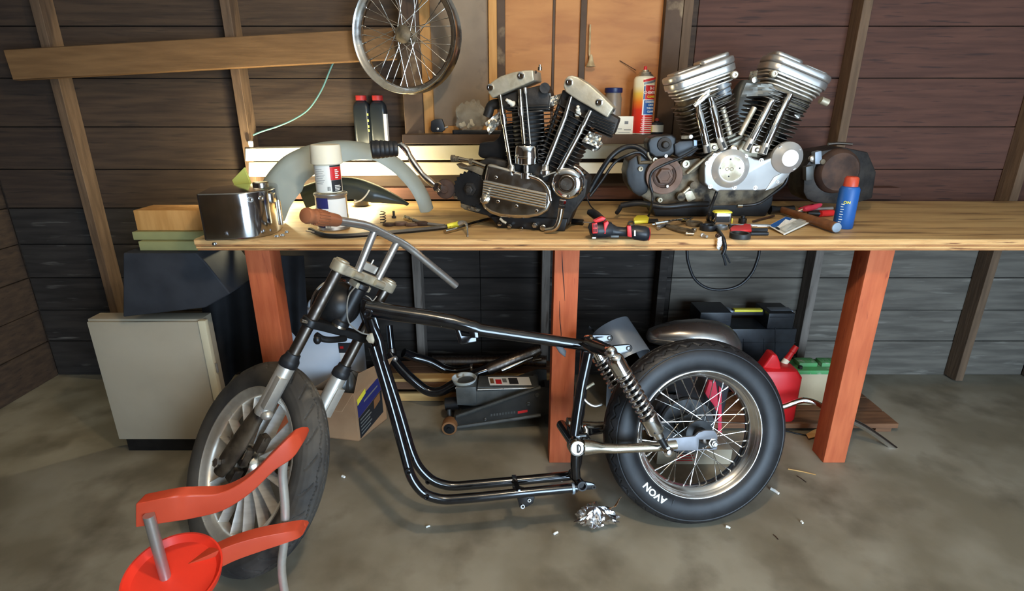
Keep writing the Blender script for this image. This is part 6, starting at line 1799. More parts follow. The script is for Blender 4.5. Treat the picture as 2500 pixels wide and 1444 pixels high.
part(bp, 'rim', G().tube([onq(0.985, 0.0, 0.002), onq(0.985, 1.0, 0.002)], 0.003, 8), MAT['white'])
# hammer
hm = T('hammer', 'hammer with brown wooden handle pointing past the blister pack', 'hammer', PZ(1980, 545, BZ))
h0, h1 = PZ(1908, 512, TOP + 0.020), PZ(2042, 556, TOP + 0.021)
hd = (h1 - h0)
part(hm, 'handle', G().tube([h0 + hd * t for t in (0, 0.3, 0.6, 0.85, 1.0)], [0.013, 0.0135, 0.0155, 0.018, 0.0175], 18), MAT['handle_wood'])
part(hm, 'handle_end', G().lathe(h1, hd, [(0.0172, 0), (0.0165, 0.003), (0, 0.004)], 20), MAT['bluegrey'], label='grey-painted handle end')
hx = hd.normalized().cross(UP)
part(hm, 'head', G().tube([h0 + hx * -0.05, h0 + hx * -0.02, h0 + hx * 0.02, h0 + hx * 0.05], [0.016, 0.0135, 0.0135, 0.019], 14), MAT['black_satin'], label='black hammer head')
p1 = T('pliers', 'pliers with pink-red handles resting behind the hammer', 'pliers', PZ(1985, 506, BZ))
part(p1, 'grip', G().tube(crom([PZ(1963, 512, TOP + 0.030), PZ(1985, 507, TOP + 0.034), PZ(2004, 500, TOP + 0.036)], 6), [0.007, 0.010, 0.011, 0.011, 0.011, 0.011, 0.011, 0.011, 0.011, 0.010, 0.010, 0.009, 0.006], 12), MAT['red_pink'])
part(p1, 'grip', G().tube(crom([PZ(1954, 512, TOP + 0.022), PZ(1968, 507, TOP + 0.023), PZ(1985, 502, TOP + 0.023)], 6), 0.008, 10), MAT['red_pink'])
part(p1, 'jaw', G().tube([PZ(1963, 513, TOP + 0.024), PZ(1945, 520, TOP + 0.012), PZ(1928, 514, TOP + 0.006)], [0.010, 0.009, 0.004], 10), MAT['steel_dark'])
p2 = T('side_cutters', 'black and red gripped cutters beside the blue spray bottle', 'pliers', PZ(2010, 520, BZ))
part(p2, 'grip', G().tube([PZ(1972, 521, TOP + 0.012), PZ(2002, 522, TOP + 0.012)], 0.011, 12), MAT['black_satin'])
part(p2, 'grip', G().tube([PZ(2002, 522, TOP + 0.0135), PZ(2032, 520, TOP + 0.0135)], 0.013, 12), MAT['red'])
part(p2, 'grip', G().tube([PZ(1968, 514, TOP + 0.020), PZ(2032, 509, TOP + 0.026)], 0.008, 10), MAT['steel'])
# blue spray bottle at the end
c = PZ(2056, 556, TOP)
bb = T('spray_bottle', 'blue spray can with orange cap at the end of the tools', 'spray can', c)
bh = PY(2056, 452, c.y).z - TOP
part(bb, 'body', G().lathe(c, UP, [(0.031, 0), (0.033, 0.003), (0.033, bh * 0.9), (0.029, bh * 0.96), (0.015, bh)], 36), MAT['blue'])
part(bb, 'cap', G().lathe(c + UP * (bh * 0.96), UP, [(0.024, 0), (0.023, 0.03), (0.018, 0.036), (0, 0.036)], 28), MAT['orange_red'], label='orange cap')
part(bb, 'lettering', cyltext(c, 0.033, rad(-32), bh * 0.62, 'ON', 0.014, 0.0006, bold=0.0004), MAT['yellow'])
g = G()
for k in range(9):
    s_ = cylpatch(c, 0.033, rad(-62), rad(-48 + (k * 4) % 9), bh * 0.1 + 0.009 * k, bh * 0.1 + 0.0105 * k * 0.86 + 0.0022, 0.0006, 3)
    g.add(s_.v, s_.f)
part(bb, 'fine_print', g, MAT['white'])
# ---------------------------------------------------------------- under and beside the bench
def quadprism(pts, Y, depth):
    return G().prism([PY(x, y, Y) for x, y in pts], V((0, depth, 0)))

# pale cabinet at the end of the bench
cyf = 1.94
cr = PY(500, 790, cyf).x
ctop = PY(480, 782, cyf).z
cb_ = T('cabinet', 'pale beige cabinet standing on the floor past the front wheel', 'cabinet', (cr - 0.22, cyf + 0.2, FZ))
part(cb_, 'body', G().box((cr - 0.235, cyf + 0.045, (FZ + 0.001 + ctop) / 2 + 0.03), (0.44, 0.07, ctop - FZ - 0.06)), MAT['cabinet'], bevel=0.004)
part(cb_, 'door', G().box((cr - 0.235, cyf + 0.003, (FZ + ctop) / 2 + 0.03), (0.43, 0.012, ctop - FZ - 0.075)), MAT['cabinet'], bevel=0.003)
part(cb_, 'edge_trim', G().box((cr - 0.006, cyf + 0.0, (FZ + ctop) / 2 + 0.03), (0.028, 0.022, ctop - FZ - 0.06)), MAT['cabinet_edge'], bevel=0.003, label='cream door edge')
part(cb_, 'plinth', G().box((cr - 0.235, cyf + 0.045, FZ + 0.03), (0.40, 0.06, 0.058)), MAT['black_satin'])
for z in (0.30, 0.62):
    part(cb_, 'hinge', G().cyl(V((cr + 0.012, cyf, ctop * z)), V((cr + 0.012, cyf, ctop * z + 0.04)), 0.005, 10), MAT['steel'])
# dark case on the cabinet
zc = ctop + 0.001
g = G().prism([PY(300, 775, 1.90), PY(500, 752, 1.90), PY(562, 718, 1.90), PY(500, 640, 1.90), PY(478, 618, 1.90), PY(300, 618, 1.90)], V((0, 0.25, 0)))
for i, p in enumerate(g.v):
    g.v[i] = V((p.x, p.y, max(p.z, zc)))
solo('storage_case', g, MAT['darkcloth'], 'slanted dark grey case sitting on the pale cabinet under the bench corner', 'case', bevel=0.006, seg=3)
# orange board and green strips on the case beside the tank
zt_ = max(p.z for p in g.v) + 0.001
for k, (y0, y1, m, lab) in enumerate(((-0.0, 0.05, 'windowwood', 'orange wooden block beside the chrome oil tank'),)):
    pass
def lumber(px0, px1, pyb, pyt, Y, d, m, label):
    a, b = PY(px0, pyb, Y), PY(px1, pyt, Y)
    return solo('lumber', G().box(((a.x + b.x) / 2, Y + d / 2, (a.z + b.z) / 2), (abs(b.x - a.x), d, abs(b.z - a.z))), MAT[m], label, 'lumber', group='lumber beside the tank', bevel=0.002)
def stack(px0, px1, Y, d, h, z0, m, label):
    a, b = PY(px0, 560, Y), PY(px1, 560, Y)
    solo('lumber', G().box(((a.x + b.x) / 2, Y + d / 2, z0 + h / 2), (abs(b.x - a.x), d, h)), MAT[m], label, 'lumber', group='lumber beside the tank', bevel=0.002)
    return z0 + h + 0.0006
z = zt_
zz = PY(470, 590, 1.92).z
stack(330, 498, 1.93, 0.16, 0.034, z, 'board_green', 'lowest greenish board beside the chrome oil tank')
stack(320, 500, 1.95, 0.14, 0.030, z + 0.0346, 'board_green', 'middle greenish board beside the chrome oil tank')
stack(335, 505, 1.97, 0.12, 0.075, z + 0.0652, 'windowwood', 'thick orange board topmost beside the chrome oil tank')

# draped dark cloths hanging behind the end post
def drape(P, Y, amp, freq, name, m, label, seed, dY=0.05):
    rnd = random.Random(seed)
    ph = rnd.uniform(0, 6)
    (x0, y0), (x1, y1), (x2, y2), (x3, y3) = P
    def fn(u, v_):
        x = (x0 * (1 - u) + x1 * u) * (1 - v_) + (x3 * (1 - u) + x2 * u) * v_
        y = (y0 * (1 - u) + y1 * u) * (1 - v_) + (y3 * (1 - u) + y2 * u) * v_
        y += 14 * sin(u * 7 + ph) * v_
        return PY(x, y, Y + amp * sin(u * freq + ph + v_ * 1.7) * (0.35 + v_) + dY * v_ * v_)
    return solo(name, G().sheet(fn, 40, 16), MAT[m], label, 'cloth', group='dark cloths hanging under the bench', solid=0.004, ang=60)
drape(((480, 625), (620, 625), (655, 880), (520, 960)), 2.18, 0.022, 13, 'hanging_cloth', 'darkcloth_b', 'black cloth hanging behind the orange post by the front wheel', 3)
drape(((672, 625), (742, 625), (752, 800), (700, 830)), 2.15, 0.014, 9, 'hanging_cloth', 'darkcloth', 'blue-grey cloth hanging between the orange post and the fork', 5)
drape(((560, 640), (660, 625), (700, 905), (600, 1010)), 2.30, 0.02, 11, 'hanging_cloth', 'darkcloth_b', 'dark cloth hanging deepest behind the orange post', 8)
# the strip the cloths hang from
solo('hanging_rail', G().cyl(V((PY(470, 625, 2.2).x, 2.195, BZ - 0.052)), V((PY(760, 625, 2.2).x, 2.195, BZ - 0.052)), 0.0105, 12), MAT['iron'], 'dark rail under the worktop carrying the cloths', 'rail')

# white plastic jug
jx0, jx1 = PY(712, 900, 2.24).x, PY(868, 900, 2.24).x
jc = V(((jx0 + jx1) / 2, 2.34, 0))
jz = PY(790, 764, 2.26).z
jg = T('plastic_jug', 'big white plastic jug behind the fork', 'jug', (jc.x, jc.y, FZ))
hx_, hy_ = (jx1 - jx0) / 2, 0.095
part(jg, 'body', G().loft([rrect(jc, hx_ * s_, hy_ * s_, 0.03 * s_, FZ + 0.001 + (jz - FZ) * t, 6) for t, s_ in ((0, 0.95), (0.02, 1), (0.80, 1), (0.88, 0.95), (0.96, 0.72), (1.0, 0.4))]), MAT['jug_white'], ang=50, label='translucent white jug body')
part(jg, 'cap', G().lathe(V((jc.x + 0.05, jc.y - 0.02, jz - 0.035)), UP, [(0.026, 0), (0.027, 0.03), (0.024, 0.034), (0, 0.034)], 24), MAT['jug_white'])
part(jg, 'handle', G().tube(fillet([V((jc.x - 0.07, jc.y, jz - 0.03)), V((jc.x - 0.06, jc.y, jz + 0.028)), V((jc.x + 0.02, jc.y, jz + 0.03)), V((jc.x + 0.03, jc.y, jz - 0.02))], 0.02), 0.011, 12), MAT['jug_white'])
for (x0, y0, x1, y1, m, nm) in ((828, 838, 868, 862, 'ink', 'label_patch'), (832, 852, 860, 882, 'paper', 'label_paper'), (830, 846, 838, 852, 'red', 'label_patch')):
    a, b = PY(x0, y1, 2.2435 - (0.0008 if m != 'paper' else 0.0)), PY(x1, y0, 2.2435 - (0.0008 if m != 'paper' else 0))
    part(jg, nm, G().box(((a.x + b.x) / 2, a.y, (a.z + b.z) / 2), (b.x - a.x, 0.0008, b.z - a.z)), MAT[m])

# open cardboard box with a printed side
k0 = PZ(876, 1079, FZ)              # nearest bottom corner
dl = (PZ(796, 1068, FZ) - k0)
dl = V((dl.x, dl.y, 0)).normalized()
dl = V((-0.97, 0.18, 0)).normalized()
drr = V((0.42, 0.90, 0)).normalized()
L1, L2 = 0.20, 0.20
bhz = PY(868, 962, k0.y).z - FZ
bx_ = T('cardboard_box', 'open cardboard box with blue and black printed side under the bench', 'box', k0 + (dl * L1 + drr * L2) / 2)
z0, z1 = V((0, 0, FZ + 0.0008)), V((0, 0, FZ + bhz))
K = lambda a, b, z: V((k0.x, k0.y, 0)) + dl * a + drr * b + V((0, 0, z))
zb, zt2 = FZ + 0.0008, FZ + bhz
def wallp(a, b, c_, d, name, m='cardboard', th=0.004, **kw):
    nn = (b - a).cross(d - a).normalized() * th
    return part(bx_, name, G().prism([a, b, c_, d], nn), MAT[m], bevel=0.0012, seg=1, **kw)
wallp(K(0, 0, zb), K(L1, 0, zb), K(L1, 0, zt2), K(0, 0, zt2), 'front_panel')
sidep = wallp(K(0, L2, zb), K(0, 0, zb), K(0, 0, zt2), K(0, L2, zt2), 'side_panel')
wallp(K(L1, L2, zb), K(0, L2, zb), K(0, L2, zt2), K(L1, L2, zt2), 'back_panel', 'cardboard_in')
wallp(K(L1, 0, zb), K(L1, L2, zb), K(L1, L2, zt2), K(L1, 0, zt2), 'side_panel', 'cardboard_in')
part(bx_, 'bottom', G().prism([K(0, 0, zb), K(L1, 0, zb), K(L1, L2, zb), K(0, L2, zb)], UP * 0.004), MAT['cardboard_in'])
# flaps: the printed side's flap stands up, the front one is folded out
ff0, ff1 = K(0, 0.0, zt2), K(0, L2, zt2)
fl_up = V((0.02, 0.0, 0.085))
wallp(ff0, ff1, ff1 + fl_up + V((0.03, 0, 0)), ff0 + fl_up + V((0.0, 0.02, 0)), 'flap')
wallp(K(0, 0, zt2), K(L1, 0, zt2), K(L1 - 0.01, -0.075, zt2 - 0.045), K(0.005, -0.070, zt2 - 0.050), 'flap')
def onside(b, z, l=0.0045):
    nout = V((drr.y, -drr.x, 0)).normalized()
    return K(0, b, zb + bhz * z) + nout * l
def sp_(pts, m, nm, l=0.0010, lab=None):
    nout = V((drr.y, -drr.x, 0)).normalized()
    return part(sidep, nm, G().prism([onside(b, z, l) for b, z in pts], nout * 0.0005), MAT[m], label=lab)
sp_(((0.012, 0.46), (0.175, 0.72), (0.175, 1.02), (0.012, 0.80)), 'navy', 'label_blue', lab='blue printed label')
sp_(((0.012, 0.03), (0.175, 0.22), (0.175, 0.71), (0.012, 0.45)), 'ink', 'label_black', lab='black printed label')
sp_(((0.014, 0.72), (0.070, 0.86), (0.070, 0.96), (0.014, 0.84)), 'yellow', 'label_flash', 0.0016)
sp_(((0.115, 0.42), (0.160, 0.52), (0.160, 0.68), (0.118, 0.60)), 'castor', 'label_picture', 0.0016)
g = G()
nout = V((drr.y, -drr.x, 0)).normalized()
for k in range(5):
    zq = 0.08 + 0.072 * k
    g.prism([onside(0.022, zq + 0.02, 0.0016), onside(0.085 + 0.01 * (k % 2), zq + 0.095, 0.0016), onside(0.085 + 0.01 * (k % 2), zq + 0.12, 0.0016), onside(0.022, zq + 0.045, 0.0016)], nout * 0.0004)
g.prism([onside(0.055, 0.70, 0.0016), onside(0.15, 0.83, 0.0016), onside(0.15, 0.86, 0.0016), onside(0.055, 0.735, 0.0016)], nout * 0.0004)
part(sidep, 'fine_print', g, MAT['ink_grey'])
cq = K(0.10, 0.12, 0) 
cq = V((cq.x, cq.y, zb + 0.006))
def bag2(u, v_):
    a = u * 2 * pi
    r = 0.072 * (sin(pi * (0.12 + 0.86 * v_)) ** 0.6)
    k = 1 + 0.14 * sin(4 * a + 7 * v_) + 0.10 * sin(9 * a - 5 * v_)
    return V((cq.x + r * k * cos(a), cq.y + r * k * sin(a), cq.z + (bhz + 0.035) * v_))
solo('plastic_bag', G().sheet(bag2, 44, 16), MAT['greybag'], 'crumpled grey plastic bag sticking out of the cardboard box', 'bag', ang=30)

# pallet boards behind the jack
pl = T('pallet', 'low wooden pallet on the floor behind the cardboard box', 'pallet', PZ(1020, 985, FZ))
xa, xb = PY(925, 950, 2.42).x, PY(1345, 950, 2.42).x
for k, (zz0, zz1, m) in enumerate(((FZ + 0.001, 0.030, 'wood_pale'), (0.052, 0.094, 'wood_brown'))):
    part(pl, 'slat', G().box(((xa + xb) / 2, 2.37, (zz0 + zz1) / 2), (xb - xa, 0.02, zz1 - zz0)), MAT[m], bevel=0.002, seg=1)
for k in range(3):
    part(pl, 'block', G().box((xa + 0.05 + (xb - xa - 0.1) * k / 2, 2.43, 0.041), (0.09, 0.08, 0.10)), MAT['wood_brown'], bevel=0.002, seg=1)
    part(pl, 'slat', G().box(((xa + xb) / 2, 2.385 + 0.068 * k, 0.104), (xb - xa, 0.060, 0.018)), MAT['wood_pale' if k == 0 else 'wood_brown'], bevel=0.002, seg=1)
part(pl, 'slat', G().box(((xa + xb) / 2, 2.535, 0.040), (xb - xa, 0.02, 0.10)), MAT['wood_brown'], bevel=0.002, seg=1)

# spare exhaust pipes lying on the pallet and the jack
def pipe(P, r, name, m, label, **kw):
    return solo(name, G().tube(crom([PY(x, y, Y) for x, y, Y in P], 6), r, 16), MAT[m], label, 'pipe', group='spare exhaust pipes under the bench', **kw)
ep = T('exhaust_pipe', 'long black exhaust pipe with slash-cut muffler leaning over the floor jack', 'exhaust pipe', PY(1130, 960, 2.30), group='spare exhaust pipes under the bench')
part(ep, 'header', G().tube(crom([PY(x, y, Y) for x, y, Y in ((952, 862, 2.32), (968, 888, 2.30), (1000, 922, 2.28), (1042, 954, 2.27), (1076, 956, 2.27), (1110, 938, 2.28), (1160, 915, 2.30), (1195, 902, 2.32))], 6), 0.0235, 16), MAT['black_gloss'])
part(ep, 'muffler', G().tube([PY(1188, 906, 2.31), PY(1198, 900, 2.32), PY(1300, 860, 2.36), PY(1318, 853, 2.37)], [0.024, 0.030, 0.030, 0.022], 18), MAT['steel_dark'])
part(ep, 'slash_tip', G().tube([PY(1225, 905, 2.31), PY(1300, 872, 2.34)], [0.014, 0.010], 14), MAT['chrome_old'])
ep2 = T('exhaust_pipe', 'second black exhaust pipe lying behind along the pallet', 'exhaust pipe', PY(1130, 900, 2.44), group='spare exhaust pipes under the bench')
part(ep2, 'header', G().tube(crom([PY(x, y, Y) for x, y, Y in ((985, 862, 2.40), (1010, 872, 2.42), (1050, 884, 2.43), (1085, 902, 2.43), (1115, 906, 2.44), (1150, 900, 2.44))], 6), 0.023, 16), MAT['black_gloss'])
part(ep2, 'muffler', G().tube([PY(1055, 883, 2.47), PY(1150, 883, 2.47), PY(1290, 880, 2.47), PY(1334, 883, 2.46)], 0.029, 16), MAT['steel_dark'])
part(ep2, 'clamp', G().lathe(PY(1148, 899, 2.44), (PY(1160, 899, 2.44) - PY(1148, 899, 2.44)), [(0.0205, 0), (0.0215, 0.002), (0.0215, 0.010), (0.0205, 0.012)], 20), MAT['steel'])
part(ep2, 'end_tip', G().tube([PY(1300, 880, 2.40), PY(1322, 877, 2.40)], 0.009, 12), MAT['nickel'])
fk = T('spare_fork', 'dark spare fork tube standing behind the cradle tubes', 'fork tube', PY(955, 885, 2.34))
part(fk, 'tube', G().tube([PY(950, 795, 2.36), PY(958, 868, 2.32)], 0.017, 16), MAT['black_gloss'])
part(fk, 'sleeve', G().tube([PY(956, 850, 2.325), PY(961, 886, 2.315)], 0.020, 16), MAT['steel_dark'])
part(fk, 'cap_nut', G().ball(PY(964, 876, 2.28), 0.014, (1, 1, 1), 14), MAT['steel'])

# floor jack
JY = 2.10
jk = T('floor_jack', 'dark grey floor jack with round saddle under the bench', 'floor jack', PZ(1210, 1050, FZ))
def jp(pts, Y, d, nm, m, bev=0.003, **kw):
    return part(jk, nm, G().prism([PY(x, y, Y) for x, y in pts], V((0, d, 0))), MAT[m], bevel=bev, **kw)
for Y_, nm in ((JY, 'side_plate'), (JY + 0.17, 'side_plate')):
    if Y_ == JY:
        pts = ((1112, 1018), (1300, 952), (1318, 946), (1340, 948), (1342, 1012), (1318, 1017), (1120, 1050), (1108, 1040))
        sp0 = jp(pts, Y_, 0.008, nm, 'jack_dark', label='triangular jack side plate')
    else:
        P0 = [PY(x, y, JY) + V((0, 0.17, 0)) for x, y in ((1112, 1018), (1300, 952), (1318, 946), (1340, 948), (1342, 1012), (1318, 1017), (1120, 1050), (1108, 1040))]
        part(jk, nm, G().prism(P0, V((0, 0.008, 0))), MAT['jack_dark'], bevel=0.003)
part(sp0, 'flange', G().tube([PY(1114, 1018, JY - .004), PY(1320, 946, JY - .004)], 0.0085, 6), MAT['jack_grey'])
part(sp0, 'flange', G().tube([PY(1114, 1044, JY - .004), PY(1320, 1014, JY - .004)], 0.0085, 6), MAT['jack_grey'])
for x, y, r in ((1311, 964, 0.010), (1290, 985, 0.010), (1185, 1023, 0.006)):
    part(sp0, 'bolt', G().lathe(PY(x, y, JY), V((0, -1, 0)), [(r, 0), (r, 0.006), (r * 0.6, 0.008), (r * 0.6, 0.014), (0, 0.015)], 6), MAT['jack_grey'])
part(sp0, 'badge', G().prism([PY(x, y, JY - 0.0006) for x, y in ((1264, 1005), (1288, 1001), (1288, 1007), (1264, 1011))], V((0, 0.0005, 0))), MAT['red'], label='small red badge')
g = G()
for k in range(9):
    x = 1198 + 7 * k
    g.prism([PY(x, 1012 - k * 0.9, JY - 0.0006), PY(x + 4, 1011.5 - k * 0.9, JY - 0.0006), PY(x + 4, 1017 - k * 0.9, JY - 0.0006), PY(x, 1017.5 - k * 0.9, JY - 0.0006)], V((0, 0.0005, 0)))
part(sp0, 'worn_lettering', g, MAT['jack_grey'])
part(jk, 'cross_bar', G().cyl(PY(1311, 964, JY), PY(1311, 964, JY) + V((0, 0.17, 0)), 0.012, 14), MAT['jack_grey'])
arm_ = jp(((1112, 958), (1250, 952), (1300, 950), (1298, 966), (1240, 980), (1160, 992), (1116, 990)), JY + 0.03, 0.11, 'lift_arm', 'jack_grey', 0.004, label='grey lifting arm')
part(arm_, 'arm_lip', G().tube([PY(1166, 952, JY + 0.026), PY(1306, 948, JY + 0.03)], 0.004, 8), MAT['alu'])
part(arm_, 'arm_lip', G().tube([PY(1112, 948, JY + 0.026), PY(1160, 946, JY + 0.026)], 0.004, 8), MAT['alu'])
ld = PY(1110, 955, JY + 0.03)
part(arm_, 'arm_head', G().prism([PY(x, y, JY + 0.02) for x, y in ((1112, 948), (1162, 945), (1164, 985), (1150, 988), (1116, 990))], V((0, 0.13, 0))), MAT['jack_grey'], bevel=0.005)
# sticker on top of the arm
s0, s1 = PY(1196, 944, JY + 0.045), PY(1298, 944, JY + 0.045)
s2, s3 = s1 + V((-0.01, 0.075, 0.0)), s0 + V((-0.012, 0.075, 0.0))
topz = max(s0.z, s1.z)
stk = [V((p.x, p.y, topz + 0.006)) for p in (s0, s1, s2, s3)]
part(arm_, 'top_plate', G().prism([V((PY(1166, 950, JY + .03).x, JY + 0.032, topz - 0.004)), V((s1.x + 0.03, JY + 0.032, topz - 0.004)), V((s1.x + 0.03, JY + 0.138, topz - 0.004)), V((PY(1166, 950, JY + .03).x, JY + 0.138, topz - 0.004))], UP * 0.009), MAT['jack_grey'], bevel=0.002)
st = part(arm_, 'sticker', G().prism(stk, UP * 0.0008), MAT['paper'], label='worn white sticker with red square')
def onst(u, v_):
    return (stk[0] * (1 - u) + stk[1] * u) * (1 - v_) + (stk[3] * (1 - u) + stk[2] * u) * v_ + UP * 0.0012
for (u0, u1, v0, v1, m) in ((0.16, 0.30, 0.12, 0.68, 'red'), (0.03, 0.12, 0.2, 0.8, 'castor'), (0.48, 0.70, 0.10, 0.88, 'ink'), (0.33, 0.43, 0.3, 0.8, 'ink_grey')):
    part(st, 'print', G().prism([onst(u0, v0), onst(u1, v0), onst(u1, v1), onst(u0, v1)], UP * 0.0003), MAT[m])
sdc = PY(1134, 944, JY + 0.085)
part(jk, 'saddle', G().lathe(V((sdc.x, sdc.y, sdc.z + 0.008)), UP, [(0.022, 0), (0.030, 0.004), (0.048, 0.014), (0.0545, 0.030), (0.056, 0.036), (0.052, 0.036), (0.046, 0.024), (0.022, 0.016), (0.018, 0.019), (0, 0.019)], 40), MAT['saddle'], label='pale worn round saddle')
for x, y, yy in ((1098, 1040, JY - 0.010), ):
    c0 = PY(x, y, yy)
    rz = c0.z - FZ - 0.001
    wv_ = part(jk, 'castor', G().lathe(c0 + V((0, -0.026, 0)), V((0, 1, 0)), [(0.0, 0.006), (rz * 0.70, 0.004), (rz * 0.74, 0.0), (rz * 0.97, 0.001), (rz, 0.004), (rz, 0.046), (rz * 0.95, 0.05), (0, 0.05)], 32), MAT['castor'], label='tan front castor')
    part(wv_, 'castor_face', G().lathe(c0 + V((0, -0.0265, 0)), V((0, -1, 0)), [(rz * 0.72, -0.004), (rz * 0.70, 0.0), (rz * 0.3, 0.001), (rz * 0.25, 0.006), (0, 0.006)], 28), MAT['black_satin'])
    part(jk, 'castor', G().lathe(c0 + V((0, 0.18, 0)), V((0, 1, 0)), [(0.0, 0.0), (rz, 0.001), (rz, 0.044), (0, 0.045)], 28), MAT['castor'])
    part(jk, 'front_axle', G().cyl(c0, c0 + V((0, 0.2, 0)), 0.010, 12), MAT['iron'])
    part(jk, 'fork_leg', G().tube([PY(1096, 1000, JY + 0.05), PY(1098, 1030, JY + 0.03)], 0.010, 10), MAT['jack_dark'])
part(jk, 'pump_body', G().cyl(PY(1088, 988, JY + 0.09), PY(1120, 985, JY + 0.09), 0.030, 18), MAT['black_satin'])
hd0 = PY(1300, 990, JY + 0.085)
part(jk, 'rear_block', G().box((PY(1340, 985, JY + .08).x + 0.05, JY + 0.089, 0.085), (0.14, 0.15, 0.14)), MAT['jack_dark'], bevel=0.006)
part(jk, 'castor', G().lathe(V((PY(1340, 985, JY + .08).x + 0.06, JY + 0.06, FZ + 0.0205)), V((0, 1, 0)), [(0, 0), (0.0195, 0.001), (0.0195, 0.03), (0, 0.031)], 20), MAT['castor'])

# shelf of boards behind the rear wheel that the tank, toolbox, can and battery stand on
lw = T('low_shelf', 'low platform of brown boards under the battery and tool case', 'shelf', PZ(1960, 1040, FZ))
xa2, xb2 = PY(1560, 1040, 2.10).x, PY(2190, 1040, 2.10).x
LSZ = 0.030
for k in range(4):
    part(lw, 'board', G().box(((xa2 + xb2) / 2, 2.145 + 0.115 * k, LSZ - 0.012), (xb2 - xa2, 0.108, 0.024)), MAT['wood_brown'], bevel=0.002, seg=1)
for x in (xa2 + 0.06, (xa2 + xb2) / 2, xb2 - 0.06):
    part(lw, 'bearer', G().box((x, 2.315, (FZ + 0.001 + LSZ - 0.024) / 2), (0.07, 0.44, LSZ - 0.025 - FZ)), MAT['wood_brown'])
LT = LSZ + 0.0006

# crate that carries the bare tank
cx0, cx1 = PY(1585, 960, 2.14).x, PY(1790, 960, 2.14).x
tkb = PY(1690, 862, 2.16).z
ck = T('tote', 'dark grey plastic tote behind the rear wheel', 'tote', ((cx0 + cx1) / 2, 2.28, LSZ))
ctz = tkb - 0.055
part(ck, 'body', G().loft([rrect(V(((cx0 + cx1) / 2, 2.25, 0)), (cx1 - cx0) / 2 * s_, 0.10 * s_, 0.03, z) for z, s_ in ((LT, 0.93), (ctz - 0.02, 1.0))]), MAT['darkcloth'], ang=40)
part(ck, 'rim', G().loft([rrect(V(((cx0 + cx1) / 2, 2.25, 0)), (cx1 - cx0) / 2 + 0.008, 0.108, 0.03, z) for z in (ctz - 0.022, ctz)]), MAT['black_plastic'], bevel=0.002)

# bare-metal fuel tank
tk = T('fuel_tank', 'bare metal peanut fuel tank lying behind the rear tyre', 'fuel tank', (PY(1690, 862, 2.2).x, 2.22, ctz))
ca, cb2 = PY(1585, 815, 2.22), PY(1798, 832, 2.20)
rings = []
for t, w, h, dz in ((-0.03, 0.012, 0.010, -0.012), (0.0, 0.034, 0.030, -0.006), (0.10, 0.052, 0.043, 0.0), (0.3, 0.072, 0.064, 0.006), (0.55, 0.086, 0.082, 0.004), (0.78, 0.088, 0.090, -0.006), (0.90, 0.080, 0.080, -0.014), (0.98, 0.060, 0.060, -0.020), (1.04, 0.030, 0.030, -0.024), (1.06, 0.008, 0.008, -0.026)):
    c0 = ca + (cb2 - ca) * t + UP * dz
    d = (cb2 - ca).normalized()
    rings.append([c0 + V((0, 1, 0)) * (w * cos(2 * pi * k / 28)) + UP * (h * sin(2 * pi * k / 28)) for k in range(28)])
low = min(p.z for r in rings for p in r)
sh_ = ctz + 0.001 - low
sh_ = 0 if abs(sh_) > 0.05 else sh_
rings = [[p + UP * sh_ for p in r] for r in rings]
part(tk, 'shell', G().loft(rings), MAT['tankmetal'], ang=60)
part(tk, 'seam', G().tube([r[0] + V((0, 0, -0.002)) for r in rings[1:-1]], 0.002, 6), MAT['tankmetal'])
part(tk, 'seam', G().tube([r[14] + V((0, 0, -0.002)) for r in rings[1:-1]], 0.002, 6), MAT['tankmetal'])

# bare sheet-metal fender standing on end
a0, a1 = PY(1490, 800, 2.25), PY(1536, 882, 2.14)
ax = (a1 - a0).normalized()
e_x = ax.cross(UP).normalized()
e_z = e_x.cross(ax).normalized()
Ls = (a1 - a0).length
def shellfn(u, v_):
    a = rad(-20 + 220 * v_)
    r = 0.090 + 0.010 * u
    p = a0 + ax * (Ls * u * 1.0) + (e_x * cos(a) * 1.0 + e_z * sin(a)) * r
    return V((p.x, p.y, p.z))
sf = T('sheet_fender', 'bare grey sheet-metal fender standing between the post and the rear tyre', 'fender', (a1.x, (a0.y + a1.y) / 2, FZ))
part(sf, 'skin', G().sheet(shellfn, 12, 28), MAT['sheetmetal'], solid=0.002, ang=60)
part(sf, 'mount_tab', G().prism([PY(x, y, 2.24) for x, y in ((1436, 805), (1438, 796), (1450, 806), (1452, 812))], V((0, 0.004, 0))), MAT['black_satin'], bevel=0.001)
part(sf, 'leg_strap', G().beam(a0 + ax * 0.02 - UP * 0.01, V((a0.x + 0.03, a0.y + 0.06, FZ + 0.002)), 0.03, 0.004, V((0, 1, 0))), MAT['sheetmetal'])
part(sf, 'leg_strap', G().beam(a1 - ax * 0.05 + e_x * 0.07, V((a1.x + 0.01, a1.y + 0.10, FZ + 0.002)), 0.03, 0.004, V((0, 1, 0))), MAT['sheetmetal'])

